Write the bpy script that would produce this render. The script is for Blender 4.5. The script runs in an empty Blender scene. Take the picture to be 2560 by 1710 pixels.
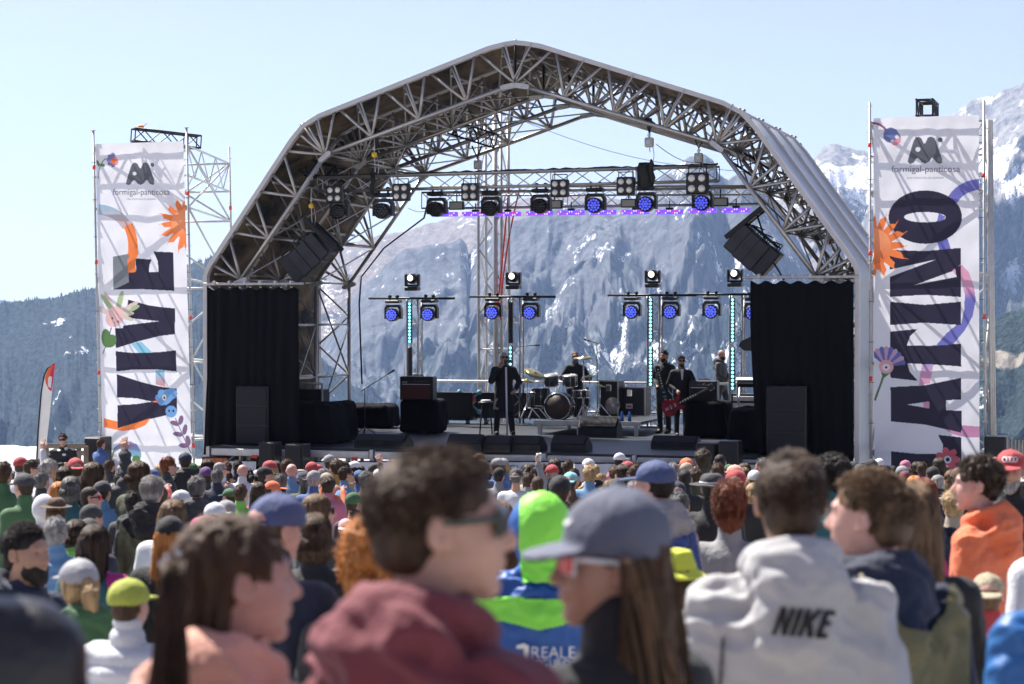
import bpy, math, random
import numpy as np
from mathutils import Vector, Matrix, noise
rnd = random.Random(11)
SC = bpy.context.scene
COL = SC.collection
# ------------------------------------------------------------ camera, sky, sun
F = 4978.; CX, CY, HZ, CZ = 1280., 855., 790., 4.5      # 70 mm lens on 36 mm, eye 4.5 m above the ground by the stage
PITCH = math.atan((CY - HZ) / F)
cd = bpy.data.cameras.new('camera'); cam = bpy.data.objects.new('camera', cd); COL.objects.link(cam)
cam.location = (0, 0, CZ); cam.rotation_euler = (math.pi/2 - PITCH, 0, 0)
cd.lens = 70; cd.sensor_width = 36; cd.clip_start = .1; cd.clip_end = 60000
cd.dof.use_dof = True; cd.dof.focus_distance = 42; cd.dof.aperture_fstop = 4.0; cd.dof.aperture_blades = 9
SC.camera = cam
SUN_AZ, SUN_EL = math.radians(-42), math.radians(55)    # behind the stage, to the left
w = bpy.data.worlds.new("World"); SC.world = w; w.use_nodes = True
wn = w.node_tree; bg = wn.nodes['Background']
sky = wn.nodes.new('ShaderNodeTexSky'); sky.sky_type = 'NISHITA'; sky.sun_disc = False
sky.sun_elevation = SUN_EL; sky.sun_rotation = SUN_AZ; sky.altitude = 1700; sky.air_density = 1.0; sky.dust_density = 1.6; sky.ozone_density = 1.6
hs = wn.nodes.new('ShaderNodeHueSaturation'); hs.inputs['Saturation'].default_value = .66; hs.inputs['Hue'].default_value = .54
wn.links.new(sky.outputs[0], hs.inputs['Color']); wn.links.new(hs.outputs[0], bg.inputs[0]); bg.inputs[1].default_value = .063
sd_ = Vector((math.sin(SUN_AZ)*math.cos(SUN_EL), math.cos(SUN_AZ)*math.cos(SUN_EL), math.sin(SUN_EL)))
sl = bpy.data.lights.new('sun', 'SUN'); sl.energy = 5.0; sl.angle = math.radians(.53); sl.color = (1, .95, .88)
so = bpy.data.objects.new('sun', sl); COL.objects.link(so); so.rotation_euler = (-sd_).to_track_quat('-Z', 'Y').to_euler(); so.location = (0, 0, 60)
SC.view_settings.view_transform = 'Standard'; SC.view_settings.look = 'None'; SC.view_settings.gamma = 1
SC.view_settings.exposure = 1.2
SC.cycles.volume_bounces = 1; SC.cycles.max_bounces = 6; SC.cycles.transparent_max_bounces = 12
# ------------------------------------------------------------ geometry helpers
FW = Vector((0, math.cos(PITCH), -math.sin(PITCH))); UP = Vector((0, math.sin(PITCH), math.cos(PITCH))); RT = Vector((1, 0, 0))
CAMP = Vector((0, 0, CZ))
def ray(px, py): return RT*((px-CX)/F) + FW + UP*(-(py-CY)/F)
def P(px, py, Y):
    r = ray(px, py); return CAMP + r*(Y/r.y)
TH = math.radians(17.5)
SW = Vector((math.cos(TH), -math.sin(TH), 0)); SV = Vector((math.sin(TH), math.cos(TH), 0)); SO = Vector((.064, 40, 0)); ZUP = Vector((0, 0, 1))
FZ = 1.82                                                # stage floor
def S3(u, v, z): return SO + SW*u + SV*v + ZUP*z
def SP(px, py, v):                                       # pixel -> (u, z) on the plane at stage depth v
    r = ray(px, py); t = ((SO - CAMP).dot(SV) + v)/r.dot(SV); p = CAMP + r*t
    return (p - SO).dot(SW), p.z
def SPT(px, py, v): u, z = SP(px, py, v); return S3(u, v, z)
def SF(px, py):                                          # pixel of a point standing on the stage floor -> (u, v)
    r = ray(px, py); t = (FZ - CZ)/r.z; p = CAMP + r*t
    return (p - SO).dot(SW), (p - SO).dot(SV)
def gz(y): return max(0., 2.75 - .0735*y) if y > 0 else 2.75 - .0735*max(y, -8)

WO = {}
def obj(name, me, mat=None, parent=None, off=True):
    o = bpy.data.objects.new(name, me); COL.objects.link(o)
    if mat is not None:
        if len(me.materials) == 0:
            for m in (mat if isinstance(mat, (list, tuple)) else [mat]): me.materials.append(m)
    if parent is not None: o.parent = parent; WO[o] = WO.get(parent, Vector((0, 0, 0)))
    return o
def empty(name, loc=(0, 0, 0), label=None, cat=None, group=None):
    o = bpy.data.objects.new(name, None); COL.objects.link(o); o.location = loc; o.empty_display_size = .2
    WO[o] = Vector(loc); tag(o, label, cat, group); return o
def tag(o, label=None, cat=None, group=None, kind=None):
    if label: o['label'] = label
    if cat: o['category'] = cat
    if group: o['group'] = group
    if kind: o['kind'] = kind
    return o
def frame(d, up=ZUP):
    d = d.normalized(); a = up if abs(d.dot(up)) < .98 else Vector((1, 0, 0))
    x = d.cross(a).normalized(); y = x.cross(d).normalized(); return x, y
class MB:
    def __init__(s): s.v = []; s.f = []; s.m = []; s.sm = []; s.cur = 0
    def add(s, vs, fs, smooth=False):
        b = len(s.v); s.v += [tuple(p) for p in vs]
        for f in fs: s.f.append(tuple(b+i for i in f)); s.m.append(s.cur); s.sm.append(smooth)
        return s
    def tube(s, a, b, r, r2=None, n=6, cap=True):
        a, b = Vector(a), Vector(b); r2 = r if r2 is None else r2
        if (b-a).length < 1e-5: return s
        x, y = frame(b-a); vs = []
        for p, q in ((a, r), (b, r2)):
            for i in range(n):
                t = 2*math.pi*(i+.5)/n; vs.append(p + x*math.cos(t)*q + y*math.sin(t)*q)
        fs = [(i, (i+1) % n, n+(i+1) % n, n+i) for i in range(n)]
        if cap: fs += [tuple(range(n-1, -1, -1)), tuple(range(n, 2*n))]
        return s.add(vs, fs, n > 5)
    def path(s, pts, r, n=6, closed=False):
        pts = [Vector(p) for p in pts]; m = len(pts); vs = []; rr = r if isinstance(r, (list, tuple)) else [r]*m
        for i, p in enumerate(pts):
            d = pts[min(i+1, m-1)] - pts[max(i-1, 0)]
            if d.length < 1e-6: d = ZUP
            x, y = frame(d)
            for k in range(n):
                t = 2*math.pi*(k+.5)/n; vs.append(p + x*math.cos(t)*rr[i] + y*math.sin(t)*rr[i])
        fs = [(i*n+k, i*n+(k+1) % n, (i+1)*n+(k+1) % n, (i+1)*n+k) for i in range(m-1) for k in range(n)]
        fs += [tuple(range(n-1, -1, -1)), tuple(range((m-1)*n, m*n))]
        return s.add(vs, fs, True)
    def box(s, c, sz, ax=(Vector((1, 0, 0)), Vector((0, 1, 0)), Vector((0, 0, 1))), bev=0):
        c = Vector(c); hx, hy, hz = sz[0]/2, sz[1]/2, sz[2]/2; X, Y, Z = ax
        if bev <= 0:
            vs = [c + X*hx*i + Y*hy*j + Z*hz*k for i in (-1, 1) for j in (-1, 1) for k in (-1, 1)]
            return s.add(vs, [(0, 1, 3, 2), (4, 6, 7, 5), (0, 4, 5, 1), (2, 3, 7, 6), (0, 2, 6, 4), (1, 5, 7, 3)])
        bm = [];  b = min(bev, hx*.9, hy*.9, hz*.9); vs = []; idx = {}
        for i in (-1, 1):
            for j in (-1, 1):
                for k in (-1, 1):
                    for a in range(3):
                        q = [hx-b, hy-b, hz-b]; q[a] += b
                        idx[(i, j, k, a)] = len(vs); vs.append(c + X*q[0]*i + Y*q[1]*j + Z*q[2]*k)
        fs = []
        def q4(a, key): fs.append(tuple(idx[t] for t in key))
        for sg in (-1, 1):
            for a in range(3):
                o = [(-1, -1), (1, -1), (1, 1), (-1, 1)]
                if sg < 0: o = o[::-1]
                ks = []
                for p, q in o:
                    t = [0, 0, 0]; t[a] = sg; t[(a+1) % 3] = p; t[(a+2) % 3] = q; ks.append((t[0], t[1], t[2], a))
                q4(a, ks)
        for a in range(3):
            b1, b2 = (a+1) % 3, (a+2) % 3
            for p in (-1, 1):
                for q in (-1, 1):
                    ks = []
                    for sg, ax_ in ((-1, b1), (1, b1), (1, b2), (-1, b2)):
                        t = [0, 0, 0]; t[a] = sg; t[b1] = p; t[b2] = q; ks.append((t[0], t[1], t[2], ax_))
                    q4(a, ks if p*q > 0 else ks[::-1])
        for i in (-1, 1):
            for j in (-1, 1):
                for k in (-1, 1):
                    ks = [(i, j, k, 0), (i, j, k, 1), (i, j, k, 2)]; q4(0, ks if i*j*k > 0 else ks[::-1])
        return s.add(vs, fs)
    def lathe(s, c, prof, n=20, ax=(Vector((1, 0, 0)), Vector((0, 1, 0)), Vector((0, 0, 1)))):
        c = Vector(c); X, Y, Z = ax; vs = []
        for r, h in prof:
            for i in range(n):
                t = 2*math.pi*i/n; vs.append(c + X*r*math.cos(t) + Y*r*math.sin(t) + Z*h)
        m = len(prof); fs = [(j*n+i, j*n+(i+1) % n, (j+1)*n+(i+1) % n, (j+1)*n+i) for j in range(m-1) for i in range(n)]
        fs += [tuple(range(n-1, -1, -1)), tuple(range((m-1)*n, m*n))]
        return s.add(vs, fs, True)
    def prism(s, poly, c, X, Y, N, th):                  # poly (x,y) on plane c,X,Y extruded th along N
        c = Vector(c); n = len(poly)
        vs = [c + X*p[0] + Y*p[1] for p in poly] + [c + X*p[0] + Y*p[1] + N*th for p in poly]
        fs = [tuple(range(n-1, -1, -1)), tuple(range(n, 2*n))] + [(i, (i+1) % n, n+(i+1) % n, n+i) for i in range(n)]
        return s.add(vs, fs)
    def mesh(s, name, off=Vector((0, 0, 0))):
        me = bpy.data.meshes.new(name); ox, oy, oz = off
        me.from_pydata([(x-ox, y-oy, z-oz) for x, y, z in s.v], [], s.f)
        me.polygons.foreach_set('material_index', s.m); me.polygons.foreach_set('use_smooth', s.sm); me.update(); return me
    def build(s, name, mat, parent=None, **t):
        off = WO.get(parent, Vector((0, 0, 0))) if parent is not None else Vector((0, 0, 0))
        o = obj(name, s.mesh(name, off), mat, parent)
        if t: tag(o, **t)
        return o
# ------------------------------------------------------------ materials
MC = {}
def mat(name, col, rough=.6, metal=0, var=.12, vs=6., bump=0., bs=30., emit=None, es=1., trans=0., spec=.5, stretch=None, sheen=0, coat=0):
    if name in MC: return MC[name]
    m = bpy.data.materials.new(name); m.use_nodes = True; MC[name] = m
    nt = m.node_tree; N = nt.nodes; L = nt.links; b = N['Principled BSDF']
    b.inputs['Roughness'].default_value = rough; b.inputs['Metallic'].default_value = metal
    b.inputs['Specular IOR Level'].default_value = spec
    b.inputs['Sheen Weight'].default_value = sheen; b.inputs['Coat Weight'].default_value = coat
    col = tuple(col)+(1,) if len(col) == 3 else col
    tc = N.new('ShaderNodeTexCoord'); mp = N.new('ShaderNodeMapping'); L.new(tc.outputs['Object'], mp.inputs[0])
    if stretch: mp.inputs['Scale'].default_value = stretch
    if var > 0:
        nz = N.new('ShaderNodeTexNoise'); nz.inputs['Scale'].default_value = vs; nz.inputs['Detail'].default_value = 5; L.new(mp.outputs[0], nz.inputs[0])
        mr = N.new('ShaderNodeMapRange'); mr.inputs[1].default_value = .25; mr.inputs[2].default_value = .75
        mr.inputs[3].default_value = 1-var; mr.inputs[4].default_value = 1+var; L.new(nz.outputs[0], mr.inputs[0])
        mx = N.new('ShaderNodeVectorMath'); mx.operation = 'SCALE'; mx.inputs[0].default_value = col[:3]; L.new(mr.outputs[0], mx.inputs[3])
        L.new(mx.outputs[0], b.inputs['Base Color'])
    else: b.inputs['Base Color'].default_value = col
    if bump > 0:
        n2 = N.new('ShaderNodeTexNoise'); n2.inputs['Scale'].default_value = bs; n2.inputs['Detail'].default_value = 4; L.new(mp.outputs[0], n2.inputs[0])
        bp = N.new('ShaderNodeBump'); bp.inputs['Strength'].default_value = bump; bp.inputs['Distance'].default_value = .02; L.new(n2.outputs[0], bp.inputs['Height']); L.new(bp.outputs[0], b.inputs['Normal'])
    if emit: b.inputs['Emission Color'].default_value = tuple(emit)+(1,); b.inputs['Emission Strength'].default_value = es
    if trans > 0:
        o = N['Material Output']; t = N.new('ShaderNodeBsdfTranslucent'); t.inputs[0].default_value = col
        if var > 0: L.new(mx.outputs[0], t.inputs[0])
        ms = N.new('ShaderNodeMixShader'); ms.inputs[0].default_value = trans; L.new(b.outputs[0], ms.inputs[1]); L.new(t.outputs[0], ms.inputs[2]); L.new(ms.outputs[0], o.inputs[0])
    return m
M_ALU = mat('aluminium tube', (.42, .405, .385), .38, .85, .1, 9, .1, 60)
M_ALUW = mat('scaffold galvanised', (.48, .48, .47), .5, .55, .15, 7)
M_RAIL = mat('roof rail', (.55, .53, .52), .5, .3, .08, 3)
M_BLK = mat('black powder coat', (.007, .007, .008), .45, 0, .2, 12)
M_BLK2 = mat('black rubber', (.01, .01, .011), .7, 0, .2, 12)
M_DKM = mat('dark steel truss', (.014, .014, .016), .45, .4, .2, 10)
M_SPK = mat('speaker grille grey', (.014, .014, .017), .85, 0, .12, 40, .3, 220)
M_DRAPE = mat('black drape', (.003, .003, .0045), .95, 0, .2, 3, .4, 14, spec=.2, stretch=(3, 3, .4))
M_RED = mat('red tag', (.75, .06, .03), .5, 0, .1)
M_ORG = mat('orange plastic', (.85, .25, .05), .5, 0, .1)
M_WHT = mat('white paint', (.75, .75, .75), .45, 0, .06)
M_CHR = mat('chrome', (.75, .75, .75), .18, 1, .03)
M_STEEL = mat('weathered stage steel', (.45, .45, .46), .45, .6, .2, 5)
M_DECK = mat('stage plywood deck', (.012, .017, .02), .5, 0, .35, 2.5, .15, 30)
M_CASE = mat('flight case black', (.008, .008, .01), .5, 0, .2, 6)
M_REDC = mat('red cable', (.7, .03, .02), .5, 0, .05)
M_YEL = mat('yellow hoist', (.8, .55, .02), .45, 0, .1)
# ------------------------------------------------------------ signed distance modelling
def nets(fn, lo, hi, h):
    ax = [np.arange(lo[i], hi[i]+h, h, dtype=np.float32) for i in range(3)]
    X, Y, Z = np.meshgrid(*ax, indexing='ij'); D = fn(X, Y, Z); s = D < 0
    n = D.shape; c = (n[0]-1, n[1]-1, n[2]-1); acc = np.zeros(c+(3,), np.float32); cnt = np.zeros(c, np.float32); cr = []
    for a in range(3):
        s0 = [slice(None)]*3; s1 = [slice(None)]*3; s0[a] = slice(0, -1); s1[a] = slice(1, None)
        d0, d1 = D[tuple(s0)], D[tuple(s1)]; E = s[tuple(s0)] != s[tuple(s1)]
        den = d0-d1; T = np.where(E, d0/np.where(np.abs(den) < 1e-9, 1e-9, den), 0); cr.append((E, s[tuple(s0)]))
        b, e = [k for k in range(3) if k != a]
        for db in (0, 1):
            for de in (0, 1):
                sl = [slice(None)]*3; sl[b] = slice(db, n[b]-1+db); sl[e] = slice(de, n[e]-1+de)
                Ec = E[tuple(sl)].astype(np.float32); acc[..., a] += T[tuple(sl)]*Ec; acc[..., b] += db*Ec; acc[..., e] += de*Ec; cnt += Ec
    k = np.nonzero(cnt > 0); idx = -np.ones(c, np.int64); idx[k] = np.arange(len(k[0]))
    V = acc[k]/cnt[k][:, None]; V = (V + np.stack(k, 1))*h + np.array([ax[0][0], ax[1][0], ax[2][0]]); Q = []
    for a in range(3):
        E, s0 = cr[a]; b, e = (a+1) % 3, (a+2) % 3; p = np.stack(np.nonzero(E), 1)
        p = p[(p[:, b] > 0) & (p[:, e] > 0) & (p[:, b] < n[b]-1) & (p[:, e] < n[e]-1)]
        if len(p) == 0: continue
        def at(db, de): q = p.copy(); q[:, b] -= db; q[:, e] -= de; return idx[q[:, 0], q[:, 1], q[:, 2]]
        q = np.stack([at(1, 1), at(0, 1), at(0, 0), at(1, 0)], 1); ins = s0[p[:, 0], p[:, 1], p[:, 2]]; q[~ins] = q[~ins][:, ::-1]; Q.append(q)
    return V, (np.concatenate(Q) if Q else np.zeros((0, 4), int))
def prim(t, X, Y, Z):
    if t[0] == 'e':
        (cx, cy, cz), (a, b, c) = t[1], t[2]; x, y, z = X-cx, Y-cy, Z-cz
        if len(t) > 3:                                   # pitch rotation about x
            q = t[3]; y, z = y*math.cos(q)+z*math.sin(q), -y*math.sin(q)+z*math.cos(q)
        k0 = np.sqrt((x/a)**2+(y/b)**2+(z/c)**2); k1 = np.sqrt((x/a/a)**2+(y/b/b)**2+(z/c/c)**2)+1e-9
        return k0*(k0-1)/k1
    if t[0] == 'c':
        a, b = np.array(t[1], float), np.array(t[2], float); ra, rb = t[3], t[4]; d = b-a; L = float(d.dot(d))+1e-9
        u = np.clip(((X-a[0])*d[0]+(Y-a[1])*d[1]+(Z-a[2])*d[2])/L, 0, 1)
        return np.sqrt((X-a[0]-u*d[0])**2+(Y-a[1]-u*d[1])**2+(Z-a[2]-u*d[2])**2) - (ra+(rb-ra)*u)
    if t[0] == 't':                                      # torus, axis tilted about x
        (cx, cy, cz), R, r, q = t[1], t[2], t[3], t[4]; x, y, z = X-cx, Y-cy, Z-cz
        y, z = y*math.cos(q)+z*math.sin(q), -y*math.sin(q)+z*math.cos(q)
        return np.sqrt((np.sqrt(x*x+y*y)-R)**2+z*z)-r
    if t[0] == 'b':
        (cx, cy, cz), (a, b, c), r = t[1], t[2], t[3]; x, y, z = np.abs(X-cx)-a+r, np.abs(Y-cy)-b+r, np.abs(Z-cz)-c+r
        return np.sqrt(np.maximum(x, 0)**2+np.maximum(y, 0)**2+np.maximum(z, 0)**2)+np.minimum(np.maximum(x, np.maximum(y, z)), 0)-r
    if t[0] == 'p':                                      # half space  n.x < d inside
        n, d = t[1], t[2]; return X*n[0]+Y*n[1]+Z*n[2]-d
def smin(a, b, k):
    h = np.maximum(k-np.abs(a-b), 0)/k; return np.minimum(a, b)-h*h*k*.25
def sdf(ops):
    def fn(X, Y, Z):
        D = None
        for o in ops:                                    # ('+'|'-'|'&', k, prim)
            d = prim(o[2], X, Y, Z); k = max(o[1], 1e-4)
            if D is None: D = d
            elif o[0] == '+': D = smin(D, d, k)
            elif o[0] == '-': D = -smin(-D, d, k)
            else: D = -smin(-D, -d, k)
        return D
    return fn
def U(prims, k): return [('+', k, p) for p in prims]
def vnoise(V, sc, oct_=3, seed=0.):
    sx, sy, sz = sc; return np.array([noise.fractal(Vector((x*sx+seed, y*sy+seed*.7, z*sz-seed)), .9, 2., oct_) for x, y, z in V])
def vnorm(V, Q):
    a = V[Q[:, 2]]-V[Q[:, 0]]; b = V[Q[:, 3]]-V[Q[:, 1]]; n = np.cross(a, b); N = np.zeros_like(V)
    for i in range(4): np.add.at(N, Q[:, i], n)
    return N/(np.linalg.norm(N, axis=1, keepdims=True)+1e-9)
def disp(V, Q, amp, sc, seed=0., ridged=False, oct_=3):
    n = vnoise(V, sc, oct_, seed)
    if ridged: n = .5-np.abs(n)*1.6
    return V + vnorm(V, Q)*(n*amp)[:, None]
def vq_mesh(name, parts):
    """parts: list of (V,Q) joined as one mesh"""
    Vs = []; Fs = []; b = 0
    for V, Q in parts:
        Vs.append(np.asarray(V)); Fs += [tuple(int(i)+b for i in q) for q in Q]; b += len(V)
    me = bpy.data.meshes.new(name); me.from_pydata(np.concatenate(Vs).tolist(), [], Fs)
    me.polygons.foreach_set('use_smooth', [True]*len(me.polygons)); me.update(); return me
def tr(V, M): V = np.asarray(V); R = np.array(M.to_3x3()); return V@R.T + np.array(M.to_translation())
# ------------------------------------------------------------ terrain
def fbm(x, y, o=5, s=0.): return noise.fractal(Vector((x+s, y-s, s*.37)), .9, 2.1, o)
def mount_mat(name, rock, forest, rockw=.5, snow_hi=.55, tan=None, sc=1.):
    m = bpy.data.materials.new(name); m.use_nodes = True; nt = m.node_tree; N = nt.nodes; L = nt.links; b = N['Principled BSDF']
    b.inputs['Roughness'].default_value = .95; b.inputs['Specular IOR Level'].default_value = .1
    uv = N.new('ShaderNodeUVMap'); at = N.new('ShaderNodeAttribute'); at.attribute_name = 'snow'; a2 = N.new('ShaderNodeAttribute'); a2.attribute_name = 'rock'
    def nz(scale, det, st, dist=0):
        mp = N.new('ShaderNodeMapping'); mp.inputs['Scale'].default_value = st; L.new(uv.outputs[0], mp.inputs[0])
        t = N.new('ShaderNodeTexNoise'); t.inputs['Scale'].default_value = scale; t.inputs['Detail'].default_value = det; t.inputs['Roughness'].default_value = .65; t.inputs['Distortion'].default_value = dist
        L.new(mp.outputs[0], t.inputs[0]); return t.outputs[0]
    def math_(op, a, c, cl=False):
        q = N.new('ShaderNodeMath'); q.operation = op; q.use_clamp = cl
        for i, v in enumerate((a, c)):
            if isinstance(v, (int, float)): q.inputs[i].default_value = v
            else: L.new(v, q.inputs[i])
        return q.outputs[0]
    def mix(f, a, c):
        q = N.new('ShaderNodeMix'); q.data_type = 'RGBA'; L.new(f, q.inputs[0])
        for i, v in ((6, a), (7, c)):
            if isinstance(v, tuple): q.inputs[i].default_value = v+(1,)
            else: L.new(v, q.inputs[i])
        return q.outputs[2]
    def step(v, lo, hi):
        q = N.new('ShaderNodeMapRange'); q.interpolation_type = 'SMOOTHSTEP'; L.new(v, q.inputs[0]); q.inputs[1].default_value = lo; q.inputs[2].default_value = hi; return q.outputs[0]
    streak = nz(.018*sc, 8, (1, .45, 1), .7); fine = nz(.055*sc, 5, (1, .75, 1), .3); big = nz(.0025*sc, 4, (1, .6, 1), .4); tree = nz(.16*sc, 3, (1, .8, 1))
    fcol = mix(step(tree, .35, .65), tuple(c*.35 for c in forest), tuple(c*1.8 for c in forest))
    rcol = mix(step(fine, .3, .7), tuple(c*.6 for c in rock), tuple(c*1.35 for c in rock))
    rk = math_('ADD', a2.outputs['Fac'], math_('MULTIPLY', math_('SUBTRACT', big, .5), 1.6), True)
    rk = step(math_('ADD', rk, math_('MULTIPLY', math_('SUBTRACT', fine, .5), .9)), .45, .6)
    base = mix(rk, fcol, rcol)
    s = math_('ADD', at.outputs['Fac'], math_('MULTIPLY', math_('SUBTRACT', streak, .5), 2.5))
    s = math_('ADD', s, math_('MULTIPLY', math_('SUBTRACT', fine, .5), 1.3))
    mp = N.new('ShaderNodeMapping'); mp.inputs['Rotation'].default_value = (0, 0, .42); mp.inputs['Scale'].default_value = (1, .12, 1); L.new(uv.outputs[0], mp.inputs[0])
    t2 = N.new('ShaderNodeTexNoise'); t2.inputs['Scale'].default_value = .036*sc; t2.inputs['Detail'].default_value = 7; t2.inputs['Roughness'].default_value = .6; t2.inputs['Distortion'].default_value = .25; L.new(mp.outputs[0], t2.inputs[0])
    s = math_('ADD', s, math_('MULTIPLY', step(t2.outputs[0], .56, .68), .25))
    speck = nz(.3*sc, 3, (1, .8, 1))
    s = math_('SUBTRACT', s, math_('MULTIPLY', step(tree, .5, .6), .2)); s = math_('SUBTRACT', s, math_('MULTIPLY', step(speck, .5, .6), .16))
    col = mix(step(s, .52, .62), base, (.86, .88, .92))
    L.new(col, b.inputs['Base Color'])
    bp = N.new('ShaderNodeBump'); bp.inputs['Strength'].default_value = .5; bp.inputs['Distance'].default_value = 14
    L.new(math_('ADD', fine, math_('MULTIPLY', streak, 1.4)), bp.inputs['Height']); L.new(bp.outputs[0], b.inputs['Normal'])
    return m
def interp(pts, x):
    if x <= pts[0][0]: return pts[0][1]
    for (x0, y0), (x1, y1) in zip(pts, pts[1:]):
        if x <= x1: return y0+(y1-y0)*(x-x0)/(x1-x0)
    return pts[-1][1]
def ridge(name, pts, D, base, run, m, snowf, rockf, n=420, rows=90, jag=8., seed=0., spur=.12, scale=1., trees=0.):
    px0, px1 = pts[0][0], pts[-1][0]; vs = []; uv = []; sn = []; rk = []; nb = 6
    for i in range(n+1):
        px = px0+(px1-px0)*i/n; az = (px-CX)/F; py = interp(pts, px)
        w = az*D
        zr = CZ+(HZ-py)/F*D + jag*fbm(w/(18*jag), 3.3, 6, seed) + jag*.35*fbm(w/(2.5*jag), 9.1, 3, seed)
        for j in range(-nb, rows+1):
            if j < 0: t = -j/nb; d = D*(1+.25*t); z = zr - (zr-base)*.5*t
            else:
                t = j/rows; prof = t**.85
                H = zr-base; sp = 1-abs(fbm((w+D*t*.09)/(D*.075)+.9*fbm(w/(D*.1), t*3, 3, seed+4), t*3.2, 6, seed))*2.1
                d = D*(1-run*t) - sp*spur*D*.22*min(1, t*4)
                z = zr - H*prof + H*.13*fbm(w/(D*.03), t*8, 6, seed+9)*min(1, t*5)*(1-t)
            if j == 0: z += trees*(rnd.random()**2)
            vs.append((az*d, d, z)); tt = max(j, 0)/rows
            uv.append((w*scale, tt*H_(zr, base, run, D)*scale))
            yy = HZ-(z-CZ)/d*F; sn.append(snowf(px, yy, tt)); rk.append(rockf(px, yy, tt))
    R = rows+nb+1; fs = [(i*R+j, i*R+j+1, (i+1)*R+j+1, (i+1)*R+j) for i in range(n) for j in range(R-1)]
    me = bpy.data.meshes.new(name); me.from_pydata(vs, [], fs); me.update(); me.polygons.foreach_set('use_smooth', [True]*len(fs))
    ul = me.uv_layers.new(name='UVMap'); li = np.zeros(len(me.loops), int); me.loops.foreach_get('vertex_index', li)
    ul.data.foreach_set('uv', np.array(uv, np.float32)[li].ravel())
    for nm, arr in (('snow', sn), ('rock', rk)):
        a = me.attributes.new(nm, 'FLOAT', 'POINT'); a.data.foreach_set('value', np.array(arr, np.float32))
    o = obj(name, me, m); tag(o, kind='structure'); return o
def H_(zr, base, run, D): return math.hypot(zr-base, run*D)
def blob(px, py, L):
    s = 0
    for cx, cy, rx, ry, a in L: s = max(s, a*math.exp(-((px-cx)/rx)**2-((py-cy)/ry)**2))
    return s
m_left = mount_mat('forested slope', (.12, .12, .12), (.02, .031, .036))
ridge('hill', [(-900, 800), (-300, 780), (0, 760), (130, 752), (180, 735), (250, 715), (330, 700), (420, 680), (500, 655), (540, 640), (590, 630), (640, 680), (720, 800), (820, 920), (900, 980), (1000, 1060)],
      2600, -420, .62, m_left, lambda x, y, t: .07+.36*blob(x, y, [(540, 670, 60, 70, 1.2), (200, 890, 60, 60, .45), (90, 930, 80, 30, .4), (140, 800, 60, 60, .25)]), lambda x, y, t: .05+.2*t, n=1100, rows=50, jag=5, seed=2, spur=.12, trees=6)
ridge('far_hill', [(-900, 760), (-200, 758), (0, 751), (60, 757), (120, 744), (180, 752), (400, 760), (700, 770)], 9000, -500, .4, m_left, lambda x, y, t: 0, lambda x, y, t: .3, n=100, rows=12, jag=10, seed=7)
m_brown = mount_mat('brown alpine ridge', (.2, .165, .14), (.12, .1, .085))
ridge('brown_mountain', [(500, 700), (700, 650), (840, 612), (1000, 580), (1120, 545), (1180, 527), (1300, 500), (1400, 480), (1550, 500), (1700, 560)],
      5200, -300, .55, m_brown, lambda x, y, t: .12+blob(x, y, [(900, 740, 120, 60, .26), (880, 640, 100, 28, .18), (1170, 560, 60, 14, .3), (860, 840, 60, 80, .45)]), lambda x, y, t: 1., n=200, rows=60, jag=12, seed=5, spur=.1)
m_main = mount_mat('grey blue massif', (.115, .12, .13), (.02, .03, .032))
ridge('mountain', [(560, 1080), (700, 1000), (780, 900), (840, 800), (900, 722), (960, 660), (1010, 628), (1060, 620), (1150, 598), (1166, 612), (1172, 640), (1186, 612), (1260, 560), (1330, 530), (1400, 500), (1480, 500), (1560, 505), (1620, 480), (1660, 440),
                   (1690, 420), (1706, 400), (1725, 385), (1760, 382), (1782, 400), (1796, 434), (1820, 452), (1850, 432), (1880, 450), (1915, 490), (1990, 600), (2060, 730), (2140, 860), (2230, 980)],
      3600, -560, .6, m_main, lambda x, y, t: .16 + blob(x, y, [(1600, 760, 260, 190, .12), (1700, 900, 220, 70, .3), (1470, 620, 90, 60, .2), (1250, 740, 30, 90, .3), (1500, 900, 120, 60, .3), (1180, 640, 20, 40, .3), (1900, 760, 200, 130, .26), (1620, 560, 100, 40, .22)]) - .3*max(0, (y-970)/100) - (.12 if x < 1200 and y > 820 else 0),
      lambda x, y, t: .85-t*1.3 + .2*blob(x, y, [(1500, 700, 400, 120, 1)]), n=620, rows=150, jag=14, seed=11, spur=.2)
m_snow = mount_mat('snowy rock', (.24, .23, .22), (.06, .065, .06))
ridge('snow_mountain', [(1700, 640), (1800, 560), (1900, 500), (1980, 450), (2028, 400), (2040, 378), (2060, 352), (2085, 342), (2110, 352), (2140, 362), (2165, 364), (2200, 380), (2270, 372), (2340, 320), (2385, 282), (2430, 250), (2480, 242), (2530, 222), (2600, 200), (2760, 190), (3000, 260), (3400, 330)],
      4600, -500, .58, m_snow, lambda x, y, t: .34 - .6*blob(x, y, [(2085, 372, 65, 36, 1.), (2500, 290, 120, 50, .45)]) + blob(x, y, [(2120, 430, 120, 60, .5), (2450, 420, 120, 70, .45), (2520, 690, 70, 50, .6), (2500, 290, 120, 16, .12)]) - .42*max(0, (y-500)/250), lambda x, y, t: 1.0-t*1.1, n=420, rows=130, jag=24, seed=21, spur=.22)
m_for = mount_mat('dark conifer slope', (.26, .23, .19), (.02, .033, .034))
ridge('forest_slope', [(2000, 900), (2200, 860), (2420, 820), (2480, 800), (2560, 770), (2800, 700), (3300, 640)], 1500, -260, .5, m_for,
      lambda x, y, t: .08+.2*blob(x, y, [(2560, 860, 80, 40, .6)]), lambda x, y, t: .1+.8*blob(x, y, [(2520, 900, 60, 22, 1)]), n=160, rows=60, jag=6, seed=31, spur=.1, scale=2.)
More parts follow.
